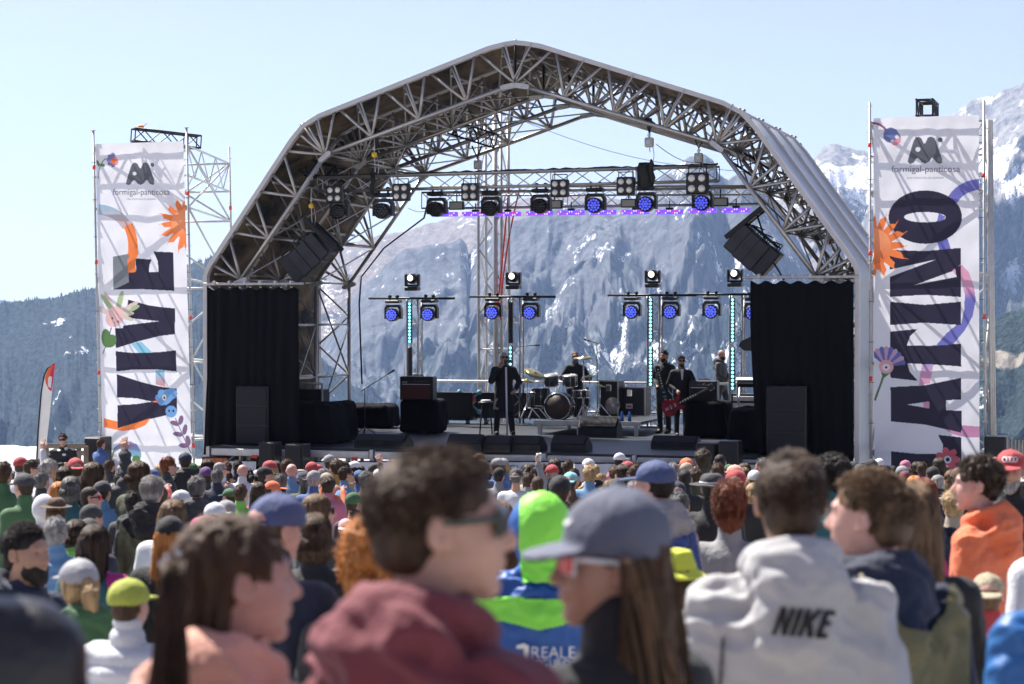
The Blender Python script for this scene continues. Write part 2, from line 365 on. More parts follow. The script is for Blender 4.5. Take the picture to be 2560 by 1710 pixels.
# plateau of trodden snow that falls away behind the stage
def ground():
    xs = [x*4. for x in range(-34, 35)]; ys = [-12, -6, 0]+[y*3. for y in range(1, 31)]; vs = []
    m = mat('trodden snow', (.3, .29, .28), .8, 0, .25, .8, .6, 3)
    for y in ys:
        for x in xs:
            z = gz(y)+.05*noise.noise(Vector((x*.3, y*.3, 0)))
            e = max(0, y-72, abs(x)-110); z -= e*.6
            if e == 0 and y > 40: z -= .02*(y-40)
            vs.append((x, y, z))
    n = len(xs); ys2 = [120, 200, 400, 900, 2000, 9000]
    for k, y in enumerate(ys2):
        for x in xs: vs.append((x*(1+k*k*3), y, [-40, -90, -200, -330, -520, -600][k]))
    R = len(ys)+len(ys2); fs = [(j*n+i, j*n+i+1, (j+1)*n+i+1, (j+1)*n+i) for j in range(R-1) for i in range(n-1)]
    me = bpy.data.meshes.new('ground'); me.from_pydata(vs, [], fs); me.polygons.foreach_set('use_smooth', [True]*len(fs)); me.update()
    tag(obj('ground', me, m), kind='structure')
ground()
# haze: one closed box round everything, the sky stays outside
def haze():
    mb = MB(); mb.box((0, 4000, 150), (9000, 9400, 1700))
    m = bpy.data.materials.new('air'); m.use_nodes = True; nt = m.node_tree; nt.nodes.remove(nt.nodes['Principled BSDF'])
    v = nt.nodes.new('ShaderNodeVolumePrincipled'); v.inputs['Color'].default_value = (.42, .62, 1, 1); v.inputs['Density'].default_value = .00007; v.inputs['Anisotropy'].default_value = .25
    nt.links.new(v.outputs[0], nt.nodes['Material Output'].inputs['Volume'])
    tag(mb.build('haze', m), kind='stuff')
haze()
# ------------------------------------------------------------ stage deck
Z0 = 40.
stage = empty('stage', S3(0, 0, 0), 'low black concert stage platform with aluminium front beam under the arched roof', 'stage')
UL, UR, VB = -6.35, 6.3, 9.9
d = MB(); d.box(S3(0, VB/2-.4, FZ-.05), (UR-UL, VB+.8, .1), (SW, SV, ZUP)); d.build('deck', M_DECK, stage)
b = MB()
for k in range(7):
    u0 = UL+(UR-UL)*k/7+.06; u1 = UL+(UR-UL)*(k+1)/7-.06
    b.box(S3((u0+u1)/2, -.86, FZ-.12), (u1-u0, .1, .15), (SW, SV, ZUP), .012)
b.build('front_beam', M_ALUW, stage)
for k in range(8): b = MB(); u0 = UL+(UR-UL)*k/7; b.box(S3(u0, -.88, FZ-.14), (.07, .12, .26), (SW, SV, ZUP)); b.build('beam_clamp', M_STEEL, stage)
for k in range(8):
    for v in (-.8, 3, 6.5, 9.4): b = MB(); b.tube(S3(UL+.05+(UR-UL-.1)*k/7, v, 0), S3(UL+.05+(UR-UL-.1)*k/7, v, FZ-.12), .04); b.build('leg', M_STEEL, stage)
for u, v in ((-5.3, 0), (-3.1, 0), (2.9, 0), (-4.9, 0), (5.6, 0)): b = MB(); b.box(S3(u, -.93, FZ-.2), (.14, .03, .07), (SW, SV, ZUP), .01); b.build('tail_light', M_RED, stage)
# rear rails
b = MB()
for z, r in ((FZ+1.02, .03), (FZ+.28, .03)):
    b.tube(S3(-5.6, VB-.05, z), S3(5.2, VB-.05, z), r)
for k in range(7): b.tube(S3(-5.6+k*1.8, VB-.05, FZ), S3(-5.6+k*1.8, VB-.05, FZ+1.02), .025)
rr = b.build('guard_rail', M_ALUW, None); tag(rr, 'silver tube guard rail along the back edge of the stage', 'railing')
# low black road-box wall along the back with a painted skull emblem
def skull(parent, u, z, v):
    b = MB()
    for s, q in ((1, .75), (-1, -.75)):
        X = SW*math.cos(q)+ZUP*math.sin(q); b.box(S3(u, v, z), (.62, .01, .05), (X, SV, X.cross(SV)), 0)
    for sx in (-1, 1):
        for sz in (-1, 1): b.lathe(S3(u+sx*.26, v+.005, z+sz*.24), [(.07, 0), (.07, .01)], 10, (SW, ZUP, -SV))
    b.build('emblem_bones', mat('cyan paint', (.2, .45, .5), .5), parent)
    b = MB(); b.lathe(S3(u, v-.012, z+.06), [(.19, 0), (.17, .012)], 14, (SW, ZUP*.7, -SV)); b.build('emblem_bandana', mat('pink paint', (.65, .07, .14), .5), parent)
    b = MB(); b.prism([(-.15, -.14), (.02, -.16), (.2, .02), (.05, .0), (-.12, .03)], S3(u, v-.02, z), SW, ZUP, -SV, .01); b.build('emblem_face', mat('yellow paint', (.7, .55, .1), .5), parent)
def case_row(u0, u1, v, zb, h, label):
    r = empty('road_case', S3((u0+u1)/2, v, FZ), label, 'road case'); b = MB()
    b.box(S3((u0+u1)/2, v, FZ+zb+h/2), (u1-u0, .5, h), (SW, SV, ZUP), .015); b.build('case_body', M_CASE, r)
    b = MB()
    for z in (FZ+zb+.01, FZ+zb+h-.01): b.box(S3((u0+u1)/2, v-.252, z), (u1-u0, .02, .03), (SW, SV, ZUP))
    b.build('edge_trim', M_DKM, r)
    for u in (u0+.2, u1-.2): b = MB(); b.lathe(S3(u, v, FZ), [(.05, 0), (.06, .04), (.05, .1)], 10); b.box(S3(u, v, FZ+.12), (.1, .1, .06), (SW, SV, ZUP)); b.build('castor', M_STEEL, r)
    return r
r = case_row(-3.75, -1.0, 8.9, .16, .62, 'long low black case on wheels with colourful skull emblem at the back of the stage'); skull(r, SP(1172, 1005, 8.6)[0], SP(1172, 1005, 8.6)[1], 8.63)
case_row(-4.75, -3.8, 8.8, .1, .68, 'black case on wheels half hidden behind the left amplifier')
# ------------------------------------------------------------ arched roof
def arch_pts():
    out = [(-6.88, -.0), (-6.88, 5.35), (-6.8, 5.55), (-4.9, 8.17), (-4.63, 8.47), (-4.25, 8.68), (-.55, 9.93), (-.2, 10.0)]
    out = out + [(0, 10.02)] + [(-x, z) for x, z in out[::-1]]
    return out
OUT = arch_pts()
OK_, OA, OB = (-4.664, 8.5), (0, 10.04), (-6.84, 5.45)
IK, IA, IB = (-4.112, 7.84), (0, 9.16), (-6.04, 5.26)
def lerp(a, b, t): return (a[0]+(b[0]-a[0])*t, a[1]+(b[1]-a[1])*t)
roof = empty('stage_roof', S3(0, 3, 0), 'arched silver concert stage roof of aluminium trusses with fabric cover', 'stage roof')
def gpl(g, W, q, a, s):
    pts = []
    for cx, cz in ((-.12*math.cos(a), -.12*math.sin(a)-.03), (.12*math.cos(a), .08*math.sin(a)-.03)):
        for k in range(7): t = a+(math.pi/2 if cx < 0 else -math.pi/2)+math.pi*k/6; pts.append((q[0]+s*(cx+.05*math.cos(t)), q[1]+cz+.05*math.sin(t)))
    if s < 0: pts = pts[::-1]
    for dv in (-.055, .035): g.prism(pts, W((0, 0), dv), SW, ZUP, SV, .02)
for v in (0, 2, 4, 6):
    t = MB(); n = MB(); g = MB()
    def W(p, dv=0): return S3(p[0], v+dv, p[1])
    for sgn in (-1, 1):
        def m_(p): return (p[0] if sgn < 0 else -p[0], p[1])
        for tin, touts in ((.25, (.18, .27, .377)), (.5, (.397, .49, .587)), (.75, (.61, .706, .817)), (1., (.837, .94, 1.)), (0., (.02, .067, .163))):
            for q, to in enumerate(touts): n.tube(W(m_(lerp(IK, IA, tin))), W(m_(lerp(OK_, OA, to))), .034 if q != 1 else .03, n=6)
            a, c = W(m_(lerp(IK, IA, tin)), -.06), W(m_(lerp(OK_, OA, touts[1])), -.06)
            if v == 0: n.tube(a+ZUP*.1, c+SW*.09, .02, n=5)
        for tin, touts in ((1., (.815, .945, 1.)), (.667, (.815, .674, .543)), (.333, (.516, .39, .266)), (0., (.245, .13, .05))):
            for to in touts: n.tube(W(m_(lerp(IB, IK, tin))), W(m_(lerp(OB, OK_, to))), .034)
        t.tube(W(m_(IK)), W(m_(IA)), .045, n=8); t.tube(W(m_(IB)), W(m_(IK)), .045, n=8); t.tube(W(m_(IB)), W(m_((IB[0], 0))), .045, n=8)
        zz = [5.2, 4.5, 3.8, 3.1, 2.4, 1.7, 1.0, .3]
        for i in range(len(zz)-1):
            a = m_((IB[0] if i % 2 else -6.84, zz[i])); c = m_((-6.84 if i % 2 else IB[0], zz[i+1])); n.tube(W(a), W(c), .025, n=5)
        for kp in (IK, IB):
            q = m_(kp)
            gpl(g, W, q, .75 if kp is IK else .4, -sgn)
    gpl(g, W, (-.14, IA[1]-.02), .2, 1); gpl(g, W, (.14, IA[1]-.02), .2, -1)
    tn = t.build('arch_truss', M_ALU, roof); n.build('lattice', M_ALU, tn); g.build('gusset_plate', M_ALUW, tn)
    # keder rail
    r_ = MB(); pts = OUT; w_ = .09
    vs = []
    for i, p in enumerate(pts):
        a = pts[max(i-1, 0)]; c = pts[min(i+1, len(pts)-1)]; dx, dz = c[0]-a[0], c[1]-a[1]; L = math.hypot(dx, dz); nx, nz = -dz/L, dx/L
        for s, dv in ((0, -.07), (w_, -.07), (w_, .07), (0, .07)): vs.append(S3(p[0]-nx*s, v+dv, p[1]-nz*s))
    fs = [(i*4+k, i*4+(k+1) % 4, (i+1)*4+(k+1) % 4, (i+1)*4+k) for i in range(len(pts)-1) for k in range(4)]
    r_.add(vs, fs, False); r_.build('edge_rail', M_RAIL, tn)
# purlins and cross bracing between the arches
pu = MB(); cr = MB()
nodes_o = [lerp(OK_, OA, t) for t in (.02, .27, .49, .706, .94)]+[lerp(OB, OK_, t) for t in (.05, .39, .674, .93)]
nodes_i = [lerp(IK, IA, t) for t in (0, .25, .5, .75, 1)]+[lerp(IB, IK, t) for t in (0, .333, .667)]
for v in (0, 2, 4):
    for sg in (-1, 1):
        for p in nodes_o: pu.tube(S3(-sg*p[0]*.985, v, p[1]-.22), S3(-sg*p[0]*.985, v+2, p[1]-.22), .028)
        for p in nodes_i: pu.tube(S3(-sg*p[0], v, p[1]), S3(-sg*p[0], v+2, p[1]), .024)
        seq = nodes_i[5:]+nodes_i[:5]; sq2 = [nodes_o[5], nodes_o[6], nodes_o[7], nodes_o[0]]+nodes_o[1:5]
        for i in range(len(seq)-1):
            a, c = seq[i], seq[i+1]; cr.tube(S3(-sg*a[0], v, a[1]), S3(-sg*c[0], v+2, c[1]), .018, n=5)
            if i % 2: cr.tube(S3(-sg*c[0], v, c[1]), S3(-sg*a[0], v+2, a[1]), .018, n=5)
            o = sq2[i]; cr.tube(S3(-sg*a[0], v, a[1]), S3(-sg*o[0], v+2, o[1]-.1), .02, n=5)
            cr.tube(S3(-sg*a[0], v+2, a[1]), S3(-sg*sq2[i+1][0], v, sq2[i+1][1]-.1), .02, n=5)
        for z in (1.9, 3.1, 4.3):
            pu.tube(S3(sg*6.04, v, z), S3(sg*6.04, v+2, z), .026); pu.tube(S3(sg*6.66, v, z), S3(sg*6.66, v+2, z), .026)
        cr.tube(S3(sg*6.04, v, 1.9), S3(sg*6.04, v+2, 4.3), .022, n=5); cr.tube(S3(sg*6.04, v+2, 3.1), S3(sg*6.04, v, 5.26), .022, n=5)
pu.build('purlin', M_ALU, roof); cr.build('cross_brace', M_ALU, roof)
# fabric: outside silver, inside dark
def fabric():
    m_out = mat('silver roof fabric', (.42, .46, .5), .42, .25, .12, .8, .35, 1.2)
    m = bpy.data.materials.new('dark roof lining'); m.use_nodes = True; nt = m.node_tree; N = nt.nodes; L = nt.links; b = N['Principled BSDF']
    tc = N.new('ShaderNodeTexCoord'); mp = N.new('ShaderNodeMapping'); mp.inputs['Scale'].default_value = (1, .5, 1); L.new(tc.outputs['Object'], mp.inputs[0])
    nz = N.new('ShaderNodeTexNoise'); nz.inputs['Scale'].default_value = .9; nz.inputs['Detail'].default_value = 7; nz.inputs['Distortion'].default_value = 1.2; L.new(mp.outputs[0], nz.inputs[0])
    cr_ = N.new('ShaderNodeValToRGB'); L.new(nz.outputs[0], cr_.inputs[0]); e = cr_.color_ramp.elements
    e[0].position = .38; e[0].color = (.008, .007, .006, 1); e[1].position = .66; e[1].color = (.24, .165, .095, 1)  # tan blotches put the glow of light through the cloth into the colour
    L.new(cr_.outputs[0], b.inputs['Base Color']); b.inputs['Roughness'].default_value = .65; b.inputs['Specular IOR Level'].default_value = .2
    n2 = N.new('ShaderNodeTexNoise'); n2.inputs['Scale'].default_value = 3.5; n2.inputs['Detail'].default_value = 5; n2.inputs['Distortion'].default_value = 2; L.new(mp.outputs[0], n2.inputs[0])
    bp = N.new('ShaderNodeBump'); bp.inputs['Strength'].default_value = .8; bp.inputs['Distance'].default_value = .1; L.new(n2.outputs[0], bp.inputs['Height']); L.new(bp.outputs[0], b.inputs['Normal'])
    tl = N.new('ShaderNodeBsdfTranslucent'); L.new(cr_.outputs[0], tl.inputs[0]); ms = N.new('ShaderNodeMixShader'); ms.inputs[0].default_value = .0
    # dense outline
    pts = []
    for i in range(len(OUT)-1):
        L_ = math.dist(OUT[i], OUT[i+1]); k = max(1, int(L_/.35))
        for j in range(k): pts.append(lerp(OUT[i], OUT[i+1], j/k))
    pts.append(OUT[-1]); n = len(pts)
    for bay in range(3):
        mb = MB(); nv = 9; V = [[], []]
        for side in (0, 1):
            for i, p in enumerate(pts):
                a = pts[max(i-1, 0)]; c = pts[min(i+1, n-1)]; dx, dz = c[0]-a[0], c[1]-a[1]; Ln = math.hypot(dx, dz); nx, nz = -dz/Ln, dx/Ln
                for j in range(nv):
                    t = j/(nv-1); v = bay*2+.08+t*1.84; sag = .10*math.sin(math.pi*t) + .05*noise.noise(Vector((p[0]*.9, v*1.1, p[1]*.9)))*math.sin(math.pi*t)
                    o = -.045-sag + (-.012 if side else 0); V[side].append(S3(p[0]+nx*o, v, p[1]+nz*o))
        z = len(V[0]); fs0 = [(i*nv+j, i*nv+j+1, (i+1)*nv+j+1, (i+1)*nv+j) for i in range(n-1) for j in range(nv-1)]
        mb.cur = 0; mb.add(V[0], fs0, True); mb.cur = 1; mb.add(V[1], fs0, True)
        mb.build('roof_fabric', [m_out, m], roof)
fabric()
# curtain pipes and black drapes
def drape(pxl, pxr, pyt, pyb, v, label, flare):
    (u0, z1), (u1, _) = SP(pxl, pyt, v), SP(pxr, pyt, v); zb = max(SP((pxl+pxr)/2, pyb, v)[1], .4)
    r = empty('stage_drape', S3((u0+u1)/2, v, zb), label, 'drape'); mb = MB(); n = 90; rows = 24; vs = []
    for j in range(rows+1):
        t = j/rows; z = z1+(zb-z1)*t
        for i in range(n+1):
            s = i/n; u = u0+(u1-u0)*s + flare*(t**1.5)*(1-s)*.35 - .06*math.sin(t*3)*(1-s)*flare
            vs.append(S3(u, v+(.015+.02*t)*math.sin(s*58+1.5*math.sin(s*11)+t*.8)+.05*noise.noise(Vector((s*9, t*3, v))), z + (.03*math.cos(s*40) if j == 0 else 0)))
    mb.add(vs, [(j*(n+1)+i, j*(n+1)+i+1, (j+1)*(n+1)+i+1, (j+1)*(n+1)+i) for j in range(rows) for i in range(n)], True)
    o = mb.build('cloth', M_DRAPE, r); md = o.modifiers.new('s', 'SOLIDIFY'); md.thickness = .012
    h = MB()
    for k in range(9):
        u = u0+(u1-u0)*(k+.3)/9; h.path([S3(u+.03*math.cos(a), v, z1+.06+.04*math.sin(a)) for a in [q*.7 for q in range(9)]], .008, 5)
    h.build('hanging_ring', M_CHR, r)
    p = MB(); p.tube(S3(u0-.15, v, z1+.1), S3(u1+.1, v, z1+.1), .03, n=8); o = p.build('curtain_pipe', M_ALUW, None)
    tag(o, 'silver curtain pipe carrying the black drape '+('left' if u0 < 0 else 'right')+' of the stage', 'pipe')
    for k in range(6): c = MB(); c.box(S3(u0+(u1-u0)*(k+.5)/6, v, z1+.12), (.06, .09, .09), (SW, SV, ZUP), .01); c.build('clamp', M_ALUW, o)
drape(517, 747, 722, 1140, -.25, 'black drape hanging from pipe at the left side of the stage', -.3)
drape(1876, 2134, 706, 1152, -.1, 'black drape hanging from pipe at the right side of the stage', .5)
# ------------------------------------------------------------ truss boxes
def box_truss(a, b, sz, mat_, name, label, cat='truss', r=.024, rb=.011, panel=.42, up=ZUP, group=None, depth=None):
    a, b = Vector(a), Vector(b); d_ = (b-a); L = d_.length; d_.normalize(); x = d_.cross(up).normalized(); y = x.cross(d_).normalized()
    dp = depth or sz; root = empty(name, a, label, cat, group); ch = MB(); la = MB(); off = [(-dp/2, -sz/2), (dp/2, -sz/2), (dp/2, sz/2), (-dp/2, sz/2)]
    for p, q in off: ch.tube(a+x*p+y*q, b+x*p+y*q, r, n=8)
    k = max(2, int(round(L/panel)))
    for i in range(k):
        s0, s1 = a+d_*(L*i/k), a+d_*(L*(i+1)/k); 
        for e in range(4):
            p, q = off[e], off[(e+1) % 4]
            if (i+e) % 2: p, q = q, p
            la.tube(s0+x*p[0]+y*p[1], s1+x*q[0]+y*q[1], rb, n=5)
    for i in range(0, k+1, 4):
        s0 = a+d_*(L*i/k)
        for e in range(4): p, q = off[e], off[(e+1) % 4]; la.tube(s0+x*p[0]+y*p[1], s0+x*q[0]+y*q[1], rb, n=5)
    for e in range(4): p, q = off[e], off[(e+1) % 4]; la.tube(b+x*p[0]+y*p[1], b+x*q[0]+y*q[1], rb, n=5)
    ch.build('chord', mat_, root); la.build('lattice', mat_, root); return root
VF, VM = .9, 4.6
# front lighting truss
t1 = box_truss(SPT(800, 462, VF), SPT(1795, 434, VF), .29, M_ALU, 'lighting_truss', 'silver front lighting truss hung across the stage opening carrying the square lamps')
t2 = box_truss(SPT(1061, 502, VM), SPT(1925, 489, VM), .36, M_ALU, 'lighting_truss', 'silver rear lighting truss carrying the moving lamps and coloured bars', r=.02)
box_truss(SPT(1080, 478, 6.2), SPT(1900, 476, 6.2), .2, M_ALU, 'lighting_truss', 'thin silver truss just behind the rear lighting truss', r=.018, rb=.009)
c = MB()
for k in range(60):
    s = k/60; p = SPT(800, 447, VF)*(1-s)+SPT(1795, 418, VF)*s
    q = SPT(800, 447, VF)*(1-(k+1)/60)+SPT(1795, 418, VF)*((k+1)/60)
    hh = .04+.03*abs(math.sin(k*1.7)); c.tube(p+ZUP*hh, q+ZUP*(.04+.03*abs(math.sin((k+1)*1.7))), .018+.008*math.sin(k*.9), n=5)
tag(c.build('cable_run', M_BLK2), 'black cable bundle lying along the top of the front lighting truss', 'cables')
# rear ground support tower
a = SPT(1237, 960, 10.6); tp = SPT(1232, 285, 10.6)
box_truss(Vector((a.x, a.y, .2)), tp, .62, M_ALUW, 'support_tower', 'tall silver lattice mast standing behind the middle of the stage', 'tower', r=.045, rb=.022, panel=.85, up=SV)
mb = MB(); mb.tube(Vector((a.x+.05, a.y-.35, .2)), tp+Vector((.05, -.35, 0)), .07, n=8); tag(mb.build('mast_pole', M_ALUW), 'thick grey pole inside the lattice mast behind the stage', 'pole')
for k, (x0, x1, x2) in enumerate(((1300, 1255, 1240), (1272, 1253, 1228))):
    mb = MB(); pts = []
    p0, p1, p2 = SPT(x0, 470, 10), SPT(1252+k*4, 660, 10), SPT(x2+12, 800, 10)
    for i in range(13):
        t = i/12; pts.append(p0*(1-t)**2+p1*2*t*(1-t)+p2*t*t)
    tag(mb.path(pts, .022, 5).build('cable', M_REDC), ['red cable bowing out on the right of the lattice mast', 'red cable running straight down the lattice mast'][k], 'cable')
# black stub trusses high in the roof
for (p0, p1, lb) in (((1130, 318, 3), (1235, 352, 3), 'short black truss tucked under the roof near the peak'), ((740, 412, 1), (865, 440, 2.2), 'short black truss under the left roof slope'), ((1832, 385, 2.5), (1915, 440, 2.5), 'short black truss under the right roof slope')):
    box_truss(SPT(*p0), SPT(*p1), .3, M_DKM, 'rigging_truss', lb, r=.02, rb=.014, panel=.25)
# ------------------------------------------------------------ hoists, slings
def hoist(px, py, v, ytop, ybot, label, body=M_ALUW, s=1.):
    c_ = SPT(px, py, v); r = empty('chain_hoist', c_, label, 'hoist'); m = MB(); m.box(c_, (.17*s, .12, .19*s), (SW, SV, ZUP), .02)
    m.box(c_+SV*-.07, (.1*s, .03, .1*s), (SW, SV, ZUP), .01); m.build('motor', body, r); ch = MB()
    top = SPT(px, ytop, v); bot = SPT(px+2, ybot, v); ch.tube(c_, top, .012, n=5); ch.tube(c_, bot, .01, n=5)
    ch.path([c_+SW*.06, c_+SW*.1-ZUP*.25, c_+SW*.08-ZUP*.4], .008, 5); ch.build('chain', M_STEEL, r)
    h = MB(); h.path([c_+ZUP*.14+SW*.03*math.cos(q)+ZUP*.03*math.sin(q) for q in [i*.8 for i in range(8)]], .012, 5); h.build('hook', M_CHR, r)
hoist(1623, 356, .3, 330, 380, 'silver chain hoist with long black sling above the front truss')
hoist(1747, 395, .6, 360, 430, 'silver chain hoist under the right roof knee')
hoist(1195, 412, 2.5, 370, 455, 'grey chain hoist beneath the short black truss near the peak')
hoist(936, 387, .2, 340, 430, 'yellow and grey chain hoist on the left of the front truss', M_YEL, .55)
hoist(778, 515, .3, 470, 560, 'yellow chain hoist above the left hanging loudspeakers', M_YEL, .5)
def sling(pts, r, label):
    m = MB(); tag(m.path([SPT(*p) for p in pts], r, 6).build('sling', M_BLK2), label, 'sling')
sling([(1615, 300, .1), (1625, 303, .05), (1632, 310, .1), (1622, 318, .2), (1624, 332, .3)], [.05, .07, .06, .045, .02], 'black sling wrapped over the roof truss above a hoist')
sling([(1628, 398, .4), (1629, 410, .4), (1627, 425, .5), (1632, 445, .6), (1630, 468, .6)], [.015, .06, .045, .06, .02], 'black fabric sling bunched above the front truss')
sling([(1736, 345, .4), (1747, 372, .5), (1760, 345, .4)], .018, 'thin black V sling under the right roof knee')
sling([(938, 327, .1), (948, 330, .05), (943, 345, .1), (940, 372, .15)], [.05, .06, .04, .02], 'black sling on the left roof truss')
sling([(930, 432, .6), (934, 450, .6), (928, 475, .7), (938, 490, .7)], [.05, .055, .045, .03], 'black strap hanging round the left end of the front truss')
sling([(1180, 365, 2.4), (1193, 395, 2.5), (1204, 365, 2.4)], .022, 'black V sling below the short black truss near the peak')
b = MB(); cc = SPT(1613, 438, .7); b.lathe(cc-ZUP*.3, [(.1, 0), (.16, .08), (.17, .4), (.13, .55)], 12); tag(b.build('chain_bag', M_BLK2), 'black chain bag hanging on the front truss', 'bag')
# wires
wires = [((1300, 300, 3), (1880, 430, 3), .25, 'thin wire sagging from the roof peak to the right leg'), ((1640, 360, .4), (1760, 408, 3), .12, 'slack chain looping right from the middle hoist'), ((1020, 520, 4), (1068, 527, 4.2), .05, 'thin loose wire left of the rear truss')]
for a_, b_, s, lb in wires:
    m = MB(); A, B = SPT(*a_), SPT(*b_); m.path([A.lerp(B, t/10)-ZUP*s*math.sin(math.pi*t/10) for t in range(11)], .008, 4); tag(m.build('wire', M_STEEL), lb, 'wire')
# ------------------------------------------------------------ lamps
M_LENS = mat('dark lens', (.05, .05, .06), .12, .3, .1); M_LBLUE = mat('lit blue lens', (.1, .12, .5), .3, 0, 0, emit=(.1, .12, 1.), es=.4)
M_LBL2 = mat('bright blue lens', (.1, .12, .5), .3, 0, 0, emit=(.1, .14, 1.), es=.55)
M_WARM = mat('frosted lamp', (.7, .68, .62), .25, .3, .05); M_LWHT = mat('white beam lens', (.8, .8, .7), .3, 0, 0, emit=(1, .97, .75), es=1.2)
M_CYAN = mat('cyan led', (.3, .8, .85), .3, 0, 0, emit=(.25, .85, 1.), es=1.1); M_PANEL = mat('strobe panel', (.5, .49, .46), .4, 0, .08)
M_PINK = mat('pink led', (.6, .05, .2), .3, 0, 0, emit=(1., .06, .4), es=.35); M_VIO = mat('violet led', (.3, .2, .6), .3, 0, 0, emit=(.2, .08, 1.), es=.4); M_LW = mat('white led', (.8, .8, .9), .3, 0, 0, emit=(.8, .6, 1.), es=.5)
M_BLUEB = mat('blue led body', (.03, .04, .25), .4, 0, 0, emit=(.12, .05, .75), es=.8)  # emission added to the bar housing stands in for the glow of its leds
def copy_tree(o, loc=None, label=None, parent=None):
    c_ = o.copy(); COL.objects.link(c_); c_.parent = parent
    if loc is not None: c_.location = loc
    if label: c_['label'] = label
    for ch in [x for x in o.children]: copy_tree(ch, parent=c_)
    return c_
def face_cam(o, q=0): o.rotation_euler = (0, 0, -TH+q)
A3 = (Vector((1, 0, 0)), Vector((0, 1, 0)), ZUP); NY = (Vector((1, 0, 0)), ZUP, Vector((0, -1, 0)))
def mk_wash(lens, lensr=.135, tilt=-.0):
    r = empty('moving_head_lamp', (0, 0, 0), 'x', 'stage lamp', 'moving head lamps on the trusses and bars')
    b = MB(); b.box((0, 0, .27), (.34, .26, .07), A3, .02)
    for x in (-.09, .09): b.box((x, 0, .335), (.03, .05, .07), A3); b.tube((x, -.04, .39), (x, .04, .39), .035, n=8)
    b.build('base', M_BLK, r)
    b = MB()
    poly = [(-.2, -.12), (-.2, .12), (-.15, .2), (.15, .2), (.2, .12), (.2, -.12), (.155, -.12), (.155, .09), (.12, .14), (-.12, .14), (-.155, .09), (-.155, -.12)]
    vs = [(x, -.07, z) for x, z in poly]+[(x, .07, z) for x, z in poly]; n = len(poly)
    q = [(0, 1, 10, 11), (1, 2, 9, 10), (2, 3, 8, 9), (3, 4, 7, 8), (4, 5, 6, 7)]
    b.add(vs, [t for t in q]+[tuple(n+i for i in t[::-1]) for t in q]+[(i, n+i, n+(i+1) % n, (i+1) % n) for i in range(n)])
    b.build('yoke', M_BLK, r)
    b = MB(); b.lathe((0, .1, -.03), [(.1, 0), (.145, .04), (.15, .2), (.148, .25)], 20, NY); h = b.build('head', M_BLK, r)
    b = MB(); ct = [(0, 0)]+[(.052*math.cos(i*math.pi/3), .052*math.sin(i*math.pi/3)) for i in range(6)]+[(.104*math.cos(i*math.pi/6), .104*math.sin(i*math.pi/6)) for i in range(12)]
    for x, z in ct: b.lathe((x, -.152, z-.03), [(.024, 0), (.022, .008), (.012, .013)], 8, NY)
    b.build('lens', lens, h); return r
def mk_beam():
    r = empty('beam_lamp', (0, 0, 0), 'x', 'stage lamp', 'beam lamps standing on the floor towers')
    b = MB(); b.box((0, 0, .05), (.34, .28, .1), A3, .02); b.build('base', M_BLK, r); b = MB()
    b.box((-.165, 0, .27), (.05, .16, .3), A3, .02); b.box((.165, 0, .27), (.05, .16, .3), A3, .02); b.box((0, 0, .13), (.37, .16, .05), A3, .02); b.build('yoke', M_BLK, r)
    b = MB(); b.lathe((0, .16, .3), [(.1, 0), (.135, .05), (.13, .22), (.115, .32)], 18, NY); h = b.build('head', M_BLK, r)
    b = MB(); b.lathe((0, -.165, .315), [(.075, 0), (.06, .02), (.02, .03)], 16, NY); b.build('lens', M_LWHT, h); return r
def mk_blind():
    r = empty('blinder_lamp', (0, 0, 0), 'x', 'stage lamp', 'square four lamp blinders on the front truss')
    b = MB(); b.box((0, 0, 0), (.36, .16, .36), A3, .02); b.tube((-.15, 0, .18), (-.15, 0, .28), .01); b.tube((.15, 0, .18), (.15, 0, .28), .01); b.tube((-.15, 0, .28), (.15, 0, .28), .01); b.build('housing', M_BLK, r)
    for x in (-.085, .085):
        for z in (-.085, .085):
            b = MB(); b.lathe((x, -.078, z), [(.062, 0), (.06, .012), (.045, .028), (.02, .036)], 14, NY); b.build('lamp', M_WARM, r)
    return r
def mk_panel():
    r = empty('strobe_lamp', (0, 0, 0), 'x', 'stage lamp', 'flat white strobes on the rear truss')
    b = MB(); b.box((0, 0, 0), (.34, .1, .19), A3, .01); b.tube((0, 0, .09), (0, 0, .28), .015); b.build('housing', M_BLK, r)
    b = MB(); b.box((0, -.053, 0), (.29, .012, .14), A3); b.build('panel', M_PANEL, r); return r
def mk_bar():
    r = empty('led_bar', (0, 0, 0), 'x', 'light bar', 'pink and blue led bars under the rear truss')
    b = MB(); b.box((0, 0, 0), (.62, .07, .1), A3, .01); b.build('housing', M_BLUEB, r); ms = [(M_PINK, MB()), (M_VIO, MB()), (M_LW, MB())]
    for i in range(12):
        for j in range(2):
            b = ms[(i*2+j*5+i//3) % 3][1]; b.lathe((-.282+i*.0513, -.037, .022-j*.044), [(.019, 0), (.017, .008)], 8, NY)
    for (m, b), nm in zip(ms, ('pink_led', 'violet_led', 'white_led')): b.build(nm, m, r)
    b = MB(); b.box((0, .02, .075), (.16, .06, .05), A3, .01); b.tube((0, .02, .1), (0, .02, .25), .012); b.build('bracket', M_DKM, r); return r
wl = {'d': mk_wash(M_LENS), 'b': mk_wash(M_LBLUE), 'B': mk_wash(M_LBL2)}; used = set()
def put(key, proto, px, py, v, label, sc=1., q=0):
    o = proto if key not in used else copy_tree(proto)
    used.add(key); o.location = SPT(px, py, v); o.scale = (sc,)*3; face_cam(o, q); o['label'] = label; return o
